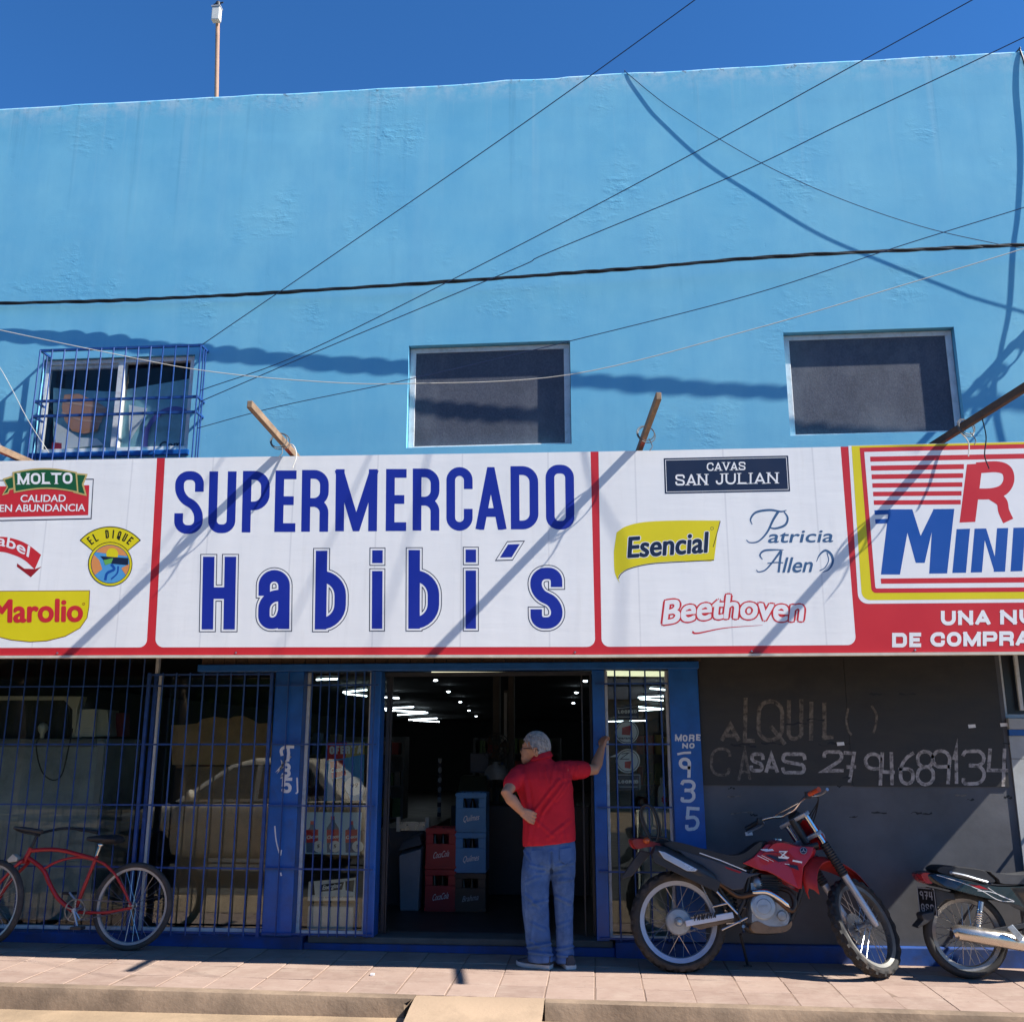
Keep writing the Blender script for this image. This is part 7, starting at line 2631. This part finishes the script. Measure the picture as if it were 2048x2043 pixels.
# jeans
j = MB()
rings = []
for (v_, u0, u1, hd__) in ((1668, 1052, 1147, .118), (1684, 1050, 1150, .125), (1704, 1047, 1152, .128), (1724, 1045, 1152, .122), (1736, 1046, 1151, .10)):
    rings.append([V((p.x, YM + .004 + hd__ * math.sin(2 * math.pi * k / 28), p.z)) for k in range(28) for p in (hB((u0 + u1) / 2 + (u1 - u0) / 2 * math.cos(2 * math.pi * k / 28), v_),)])
j.loft(rings)
for leg, dyo in (([(1705, 1049, 1101), (1740, 1043, 1101), (1770, 1042, 1099), (1810, 1044, 1098), (1850, 1048, 1099), (1885, 1052, 1103), (1908, 1055, 1107), (1921, 1056, 1108)], -.01),
                 ([(1705, 1098, 1152), (1740, 1101, 1151), (1770, 1104, 1149), (1810, 1108, 1147), (1850, 1111, 1146), (1885, 1112, 1147), (1910, 1111, 1149), (1925, 1111, 1150)], .01)):
    rings = []
    for v_, u0, u1 in leg:
        hw = (hB(u1, v_).x - hB(u0, v_).x) / 2
        rings.append([V((p.x, YM + dyo + min(.105, hw * .95) * math.sin(2 * math.pi * k / 24), p.z)) for k in range(24) for p in (hB((u0 + u1) / 2 + (u1 - u0) / 2 * math.cos(2 * math.pi * k / 24), v_),)])
    j.loft(rings)
JF = [(1102, 1705, 1103, 1745, 2.5, -.010), (1060, 1728, 1095, 1738, 3, .005), (1112, 1732, 1145, 1724, 3, .005), (1052, 1790, 1078, 1812, 3.4, .006), (1058, 1808, 1095, 1800, 3, .005), (1112, 1792, 1140, 1806, 3, .006), (1056, 1893, 1100, 1886, 3, .009), (1058, 1903, 1104, 1908, 2.6, .009),
      (1060, 1880, 1085, 1897, 2.4, .006), (1113, 1898, 1146, 1892, 2.6, .008), (1113, 1908, 1146, 1914, 2.4, .008), (1068, 1835, 1062, 1880, 3, .004), (1130, 1830, 1128, 1880, 3, .004), (1050, 1750, 1052, 1860, 1.6, .004)]
JF = [(a, b_, c, d, w_ * 1.1, am * 1.7) for a, b_, c, d, w_, am in JF] + [(1048, 1700, 1062, 1722, 3, .008), (1140, 1700, 1128, 1728, 3, .008), (1075, 1745, 1098, 1742, 3, .010), (1108, 1748, 1132, 1744, 3, .010), (1050, 1765, 1080, 1752, 3.4, .008), (1115, 1762, 1144, 1758, 3.4, .008), (1062, 1845, 1090, 1858, 3.4, .007), (1116, 1850, 1140, 1842, 3.2, .007)]
jeans = fused(j, 'jeans', M_JEAN, MAN, .0085, 4, JF)
# back pockets and seams stitched on
M_SEAM = pm('denim_seam', (.10, .17, .33), .9, var=.2)
for q in ([(1062, 1700), (1086, 1698), (1086, 1722), (1074, 1730), (1063, 1724)], [(1119, 1697), (1143, 1694), (1144, 1718), (1132, 1727), (1120, 1721)]):
    m = MB()
    pts = [hB(u_, v_, -.138 + .0011 * abs((u_ - 1099)) ** 1.0 * .9) for u_, v_ in q]
    m.prism(pts, (0, .004, 0))
    m.build('pocket', M_JEAN, jeans, bevel=.002)
# shoes
M_SHOE = pm('dark_shoe_mesh', (.035, .04, .055), .75, var=.2, vs=20, bmp=.2, bs_=150)
M_SOLE = pm('pale_sole', (.50, .50, .50), .6, var=.1, vs=10, dirt=(.3, .27, .23), damt=.4)


def shoe(heel, toe, lb):
    d_ = (toe - heel).normalized()
    s_ = V((-d_.y, d_.x, 0))
    ln = (toe - heel).length
    prof = [(0, .034), (.06, .040), (.25, .038), (.5, .040), (.7, .048), (.88, .044), (.97, .028), (1, .012)]
    def ring(zf, grow):
        L_ = [heel + d_ * (t * ln) + s_ * (w_ + grow) for t, w_ in prof]
        R_ = [heel + d_ * (t * ln) - s_ * (w_ + grow) for t, w_ in reversed(prof)]
        return [V((p.x, p.y, zf((p - heel).dot(d_) / ln))) for p in L_ + R_]
    up_ = MB()
    z0_ = fz0
    toe_h = lambda t: .095 - .055 * max(0, (t - .30) / .70)
    up_.loft([ring(lambda t: z0_ + .026, -.002), ring(lambda t: z0_ + .026 + (toe_h(t) - .026) * .6, -.004), ring(lambda t: z0_ + toe_h(t), -.018)])
    so2 = up_.build('shoe', M_SHOE, MAN, smooth=60, bevel=.006)
    sl_ = MB()
    rise = lambda t: .010 * max(0, (t - .75) / .25)
    sl_.loft([ring(lambda t: z0_ + .001 + rise(t), .001), ring(lambda t: z0_ + .012 + rise(t), .005), ring(lambda t: z0_ + .03 + rise(t), .003)])
    sl_.build('sole', M_SOLE, so2, smooth=50)


hl = hB(1103, 1930, -.03)
shoe(V((hl.x, YM - .05, 0)), V((hl.x - .265, YM + .05, 0)), 'left')
hl = hB(1136, 1930, -.03)
shoe(V((hl.x + .025, YM - .06, 0)), V((hl.x - .06, YM + .19, 0)), 'right')
# ================================================================== cables and wires
def wire(name, pts, r_, mat, label, sm=8, n=5, cat='wire'):
    m = MB()
    m.tube(spline(pts, sm), r_, n)
    return tag(m.build(name, mat, smooth=60), label, cat)


M_WIREB = pm('blue_black_wire', (.008, .025, .085), .5, var=.1)
M_WIREW = pm('pale_wire', (.5, .48, .42), .5, var=.1)
# heavy twisted service cable running along the wall
CT = [(-9.5, -.03, 5.80), (-6.384, -.053, 5.749), (-5.617, -.063, 5.745), (-4.36, -.085, 5.72), (-3.134, -.121, 5.714), (-1.944, -.153, 5.724), (-.787, -.183, 5.745), (.34, -.216, 5.768), (1.439, -.247, 5.806), (2.509, -.27, 5.813), (3.751, -.29, 5.808), (4.773, -.308, 5.797), (7.3, -.34, 5.82)]
ctr_ = spline(CT, 36)
tc_ = empty('twisted_cable', (-1, -.15, 5.7), 'thick black twisted service cable crossing the blue wall', 'cable')
for k in range(3):
    pts = []
    for i, p in enumerate(ctr_):
        ph = p.x * 7.5 + .9 * math.sin(p.x * 1.7) + k * 2.094
        rr = .0090 + .0026 * math.sin(p.x * 4.1 + k)
        pts.append(p + V((0, rr * math.cos(ph), rr * math.sin(ph))))
    m = MB()
    m.tube(pts, .0088, 6)
    m.build('strand', M_BLACKCABLE, tc_, smooth=60)
wire('thin_wire', [W(403, 690, -.28), W(700, 487, -.9), W(1050, 245, -1.6), W(1390, 0, -2.3), W(1700, -230, -2.9)], .0040, M_WIREB, 'thin wire rising from the window cage corner past the roof edge')
wire('thin_wire', [W(400, 781, -.28), W(615, 702, -.6), W(1024, 498, -1.2), W(1390, 305, -1.7), W(1700, 135, -2.1), W(1945, 0, -2.4), W(2200, -140, -2.7)], .0040, M_WIREB, 'thin wire from mid cage to the top right, upper of two')
wire('thin_wire', [W(400, 803, -.28), W(636, 702, -.6), W(1024, 540, -1.1), W(1100, 504, -1.2), W(1470, 350, -1.6), W(1700, 240, -1.85), W(2048, 75, -2.2), W(2300, -50, -2.5)], .0040, M_WIREB, 'thin wire from mid cage to the top right, lower of two')
wire('thin_wire', [W(395, 856, -.28), W(560, 812, -.5), W(820, 758, -.7), W(1140, 682, -1.0), W(1500, 590, -1.3), W(1800, 492, -1.5), W(2048, 415, -1.7), W(2300, 335, -1.9)], .0036, M_WIREB, 'thin wire from the cage foot rising across the wall')
wire('pale_wire', [W(-200, 615, -.9), W(0, 660, -.9), W(200, 702, -.9), W(400, 740, -.9), W(620, 762, -.9), W(820, 767, -.95), W(1140, 749, -1.0), W(1500, 660, -1.1), W(1800, 572, -1.2), W(2048, 497, -1.3), W(2300, 415, -1.4)], .0036, M_WIREW, 'sagging pale wire in front of the upper windows')
wire('thin_wire', [W(-80, 620, -.3), W(0, 735, -.3), W(55, 838, -.3), W(98, 905, -.3)], .0030, M_WIREW, 'short pale wire left of the window cage')
# wire over the parapet, a hand's breadth off the wall: its shadow runs below it
sh = lambda u, v, s_: W(u, v, 0) + V((.985, -.235, 1.0)) * s_
wire('roof_wire', [(.30, .25, 7.90), (.40, .02, 7.972), (.42, -.006, 7.95), (.637, -.019, 7.709), (.865, -.028, 7.486), (1.313, -.043, 7.112), (1.795, -.05, 6.766), (2.395, -.065, 6.418), (3.025, -.074, 6.132), (3.602, -.09, 5.939), (3.838, -.098, 5.875), (4.451, -.112, 5.729), (7.3, -.2, 5.2)], .0036, M_WIREB, 'wire hanging from the roof edge down to the right, casting a thick shadow', 10)
zV = [(2036, 106), (2030, 160), (2040, 300), (2036, 420), (2026, 500), (2018, 620), (2002, 700), (1988, 800)]
P_ = [sh(u, v, .02 + .55 * i / 7) for i, (u, v) in enumerate(zV)]
wire('drop_cable', [P_[0] + V((-.05, .3, .01)), P_[0] + V((0, .03, .03))] + P_ + [P_[-1] + V((.5, -.1, -.5))], .0085, M_BLACKCABLE, 'hanging drop cable at the right photo edge whose shadow falls down the wall', n=6, cat='cable')
# bracket with coiled cable on the wall beyond the right edge: its shadow slants to the right window
bp = W(2175, 535, 0)
bk = empty('cable_bracket', (bp.x, 0, bp.z), 'wall bracket with a coil of cable just beyond the right photo edge', 'bracket')
m = MB()
m.bar((bp.x, .0, bp.z), (bp.x, -.42, bp.z + .02), .03, .05)
m.build('arm', M_DARKWOOD, bk)
m = MB()
for k in range(7):
    m.torus(V((bp.x + rnd.uniform(-.02, .02), -.12 - .03 * k, bp.z - .06)), V((rnd.uniform(-.3, .3), 1, rnd.uniform(-.3, .3))), .055 + .02 * rnd.random(), .008, 20, 5)
m.tube(spline([(bp.x, -.2, bp.z), (bp.x - .03, -.26, bp.z - .2), (bp.x + .02, -.24, bp.z - .34), (bp.x - .02, -.3, bp.z - .42)], 6), .008, 5)
m.build('coil', M_BLACKCABLE, bk, smooth=60)
# small litter on the pavement
p = WZ(1405 / 1.887, 1820 + 243 * .53, zp(-1.8))
m = MB()
m.box((p.x - .012, p.y - .016, zp(p.x) + .001), (p.x + .014, p.y + .016, zp(p.x) + .012))
tag(m.build('paper_scrap', I_WHITE), 'tiny white scrap lying on the sunny pavement', 'litter')

# ================================================================== across the street (seen mirrored in the shop windows)
def car():
    M_CAR = pm('silver_beige_car_paint', (.80, .68, .52), .35, var=.05, vs=4, coat=.4)
    M_CGL = pm('dark_car_glass', (.012, .013, .014), .08, var=0)
    x0, y0, z0 = -6.55, -5.75, -.095
    c = empty('car', (x0 + 1.8, y0 + .8, z0), 'silver beige car parked in the street beside the photographer', 'car')
    c.scale = (1, 1, 1.10)
    prof = [(0, .38), (.02, .62), (.15, .74), (1.05, .92), (1.75, 1.38), (2.1, 1.44), (2.9, 1.42), (3.35, 1.05), (3.62, .98), (3.68, .55), (3.6, .30), (.1, .28)]
    low = [(0, .38), (.02, .62), (.15, .74), (1.05, .92), (3.35, .98), (3.62, .95), (3.68, .55), (3.6, .30), (3.15, .28), (3.10, .48), (2.95, .62), (2.72, .62), (2.57, .48), (2.52, .28), (1.05, .28), (1.0, .48), (.85, .62), (.62, .62), (.47, .48), (.42, .28), (.1, .28)]
    m = MB()
    rings = []
    for k, ins in ((0, .30), (.03, .15), (.09, .05), (.18, 0), (.75, 0), (1.32, 0), (1.41, .05), (1.47, .15), (1.5, .30)):
        rings.append([V((x0 + 1.84 + (px - 1.84) * (1 - ins * .25), y0 + .05 + k * 1.04, z0 + .66 + (pz - .66) * (1 - ins))) for px, pz in low])
    m.loft(rings)
    m.build('body', M_CAR, c, bevel=.03, smooth=50)
    cab = [(1.02, .90), (1.72, 1.34), (2.05, 1.42), (2.85, 1.40), (3.36, .96)]
    m = MB()
    rings = []
    for k, ins in ((.06, .0), (.22, .06), (.30, .0), (1.26, .0), (1.34, .06), (1.50, .0)):
        rings.append([V((x0 + px, y0 + .05 + k, z0 + pz - ins)) for px, pz in cab])
    m = MB()
    top_ = lambda px, pz, sgn: V((x0 + px, y0 + .80 + sgn * (.76 - .20 * max(0, (pz - .92) / .5)), z0 + pz))
    for sgn in (-1, 1):
        pass
    L_, R_ = [top_(px, pz, -1) for px, pz in cab], [top_(px, pz, 1) for px, pz in cab]
    n_ = len(cab)
    m.add(L_ + R_, [tuple(range(n_)), tuple(range(2 * n_ - 1, n_ - 1, -1))] + [(i, i + n_, i + 1 + n_, i + 1) for i in range(n_ - 1)])
    m.build('cabin', M_CAR, c, bevel=.04, smooth=50)
    for sgn in (-1, 1):
        for w_ in ([(1.22, .95), (1.78, 1.31), (2.10, 1.35), (2.10, .96)], [(2.17, .96), (2.17, 1.355), (2.78, 1.34), (3.10, 1.0)]):
            m = MB()
            m.prism([top_(px, pz, sgn) + V((0, sgn * .006, 0)) for px, pz in w_], (0, -sgn * .02, 0))
            m.build('window', M_CGL, c)
        m = MB()
        e_ = top_(1.30, 1.0, sgn)
        m.sphere(e_ + V((0, sgn * .10, .0)), (.05, .09, .065), 12, 8)
        m.build('mirror', M_CAR, c, smooth=60)
        m = MB()
        m.prism([V((x0 + px, y0 + .8 + sgn * .745, z0 + pz)) for px, pz in ((.03, .60), (.16, .70), (.34, .72), (.30, .60))], (0, sgn * .03, 0))
        m.build('headlight', I_GREY, c, bevel=.01)
        for wx in (.735, 2.835):
            m = MB()
            cc_ = V((x0 + wx, y0 + .8 + sgn * .70, z0 + .30))
            m.lathe([(.2, -.09), (.29, -.09), (.30, -.04), (.30, .05), (.285, .09), (.20, .09)], cc_, (0, sgn, 0), 32)
            wh = m.build('wheel', M_RUBBER, c, smooth=40)
            m = MB()
            m.lathe([(0, .07), (.06, .075), (.12, .06), (.19, .085), (.20, .08), (.20, -.05), (0, -.05)], cc_, (0, sgn, 0), 24)
            m.build('rim', M_SILV, wh, smooth=40)


car()
LEAF = [pm('foliage_%d' % i, c, .6, var=.3, vs=3, spec=.2) for i, c in enumerate(((.045, .085, .022), (.06, .10, .03), (.035, .07, .022)))]
M_BARK = pm('bark', (.09, .06, .04), .9, var=.3, vs=8, bmp=.5, bs_=20)


def tree(x, y, h_, r_, label, k):
    rr = random.Random(k)
    t = empty('street_tree', (x, y, -.10), label, 'tree')
    m = MB()
    th = h_ * .38
    m.tube(spline([(x, y, -.2), (x + .1, y, th * .5), (x - .05, y + .1, th), (x, y, h_ * .75)], 4), [.20, .19, .18, .17, .16, .15, .14, .13, .12, .1, .08, .06, .05], 8)
    for i in range(7):
        a = rr.uniform(0, 6.28)
        zz = th * rr.uniform(.8, 1.3)
        m.tube(spline([(x, y, zz), (x + math.cos(a) * r_ * .4, y + math.sin(a) * r_ * .4, zz + h_ * .14), (x + math.cos(a) * r_ * .8, y + math.sin(a) * r_ * .8, zz + h_ * .2)], 4), [.09, .08, .07, .06, .055, .05, .04, .03, .02], 6)
    m.build('trunk', M_BARK, t, smooth=60)
    vs, fs = [], []
    for c_ in range(70):
        d = V((rr.gauss(0, 1), rr.gauss(0, 1), rr.gauss(0, 1))).normalized() * rr.random() ** .4
        cc_ = V((x + d.x * r_, y + d.y * r_, h_ * .66 + d.z * h_ * .34))
        cr_ = rr.uniform(.35, .75) * r_ * .32
        for l_ in range(75):
            p = cc_ + V((rr.gauss(0, 1), rr.gauss(0, 1), rr.gauss(0, .8))) * cr_ * .55
            a = V((rr.gauss(0, 1), rr.gauss(0, 1), rr.gauss(0, .6))).normalized() * rr.uniform(.06, .13)
            b_ = a.orthogonal().normalized() * rr.uniform(.035, .06)
            n0 = len(vs)
            vs += [p - a, p + b_, p + a, p - b_]
            fs.append((n0, n0 + 1, n0 + 2, n0 + 3))
    m = MB()
    m.add(vs, fs)
    cw = m.build('crown', LEAF[k % 3], t)
    cw['kind'] = 'stuff'


for i, (x, y, h_, r_, lb) in enumerate(((-27, -17, 9, 3.6, 'tree across the street, farthest left'), (-21, -15.5, 8.5, 3.4, 'tree across the street mirrored behind the bicycle'), (-15.5, -17, 9.5, 3.6, 'tree across the street mirrored in the freezer window'),
                                        (-10.5, -16, 8.5, 3.2, 'tree across the street mirrored above the cardboard box'), (-6, -17.5, 9, 3.0, 'tree across the street mirrored in the poster window'), (-33, -14, 8, 3.5, 'tree far down the street'), (13, -19, 8, 3.2, 'tree across the street beyond the house'))):
    tree(x, y, h_, r_, lb, i)
hg = empty('hedge', (-20, -20.5, -.10), 'unseen long hedge added to keep sky out of the left windows', 'hedge')
rr = random.Random(77)
vs, fs = [], []  # leaf screen added to block the sky mirrored under the tree crowns
for i in range(26000):
    x = rr.uniform(-44, -4.5)
    top = 3.4 + 1.1 * mnoise.noise(V((x * .35, 0, 0)))
    p = V((x, -20.2 + rr.gauss(0, .45), rr.random() ** .8 * top - .1))
    a = V((rr.gauss(0, 1), rr.gauss(0, 1), rr.gauss(0, .7))).normalized() * rr.uniform(.09, .2)
    b_ = a.orthogonal().normalized() * rr.uniform(.05, .10)
    n0 = len(vs)
    vs += [p - a, p + b_, p + a, p - b_]
    fs.append((n0, n0 + 1, n0 + 2, n0 + 3))
m = MB()
m.add(vs, fs)
m.build('foliage', LEAF[2], hg)['kind'] = 'stuff'
lb2 = empty('sky_screen_building', (-25, -24, -.10), 'unseen two storey building added behind the hedge to block reflected sky', 'building')
m = MB()
m.box((-48, -27, -.10), (-4.6, -22.6, 7.0))  # added wall, tall enough to shut low sky out of the window reflections
m.build('wall', pm('brown_facade', (.10, .085, .07), .9, var=.3, vs=1.5), lb2)
for k in range(9):
    for zz in (1.0, 4.2):
        m = MB()
        m.box((-46 + k * 4.6, -22.62, zz), (-44.4 + k * 4.6, -22.57, zz + 1.4))
        m.build('window', I_BLK, lb2)
hs_ = empty('house', (2.5, -22, -.10), 'low pale house across the street mirrored right of the doorway', 'house')
M_HW = pm('cream_house_paint', (.42, .36, .27), .85, var=.15, vs=2)
m = MB()
m.box((-3.5, -26, -.10), (8.5, -20, 2.9))
m.build('wall', M_HW, hs_)
m = MB()
m.prism([(-4, -19.5, 2.902), (-4, -26.5, 2.902), (-4, -23, 4.2)], (13, 0, 0))
m.build('roof', pm('tin_roof', (.25, .24, .23), .5, metal=.5, var=.2), hs_)
for xa, xb, za, zb_, nm in ((-2, -.6, .9, 2.1, 'window'), (1.6, 2.5, -.17, 2.0, 'door'), (4.5, 6.2, .9, 2.1, 'window')):
    m = MB()
    m.box((xa, -20.03, za), (xb, -19.98, zb_))
    m.build(nm, M_DARKWOOD if nm == 'door' else I_NAVY, hs_, bevel=.01)
print('objects', len(bpy.data.objects), 'tris', sum(len(m.polygons) for m in bpy.data.meshes))
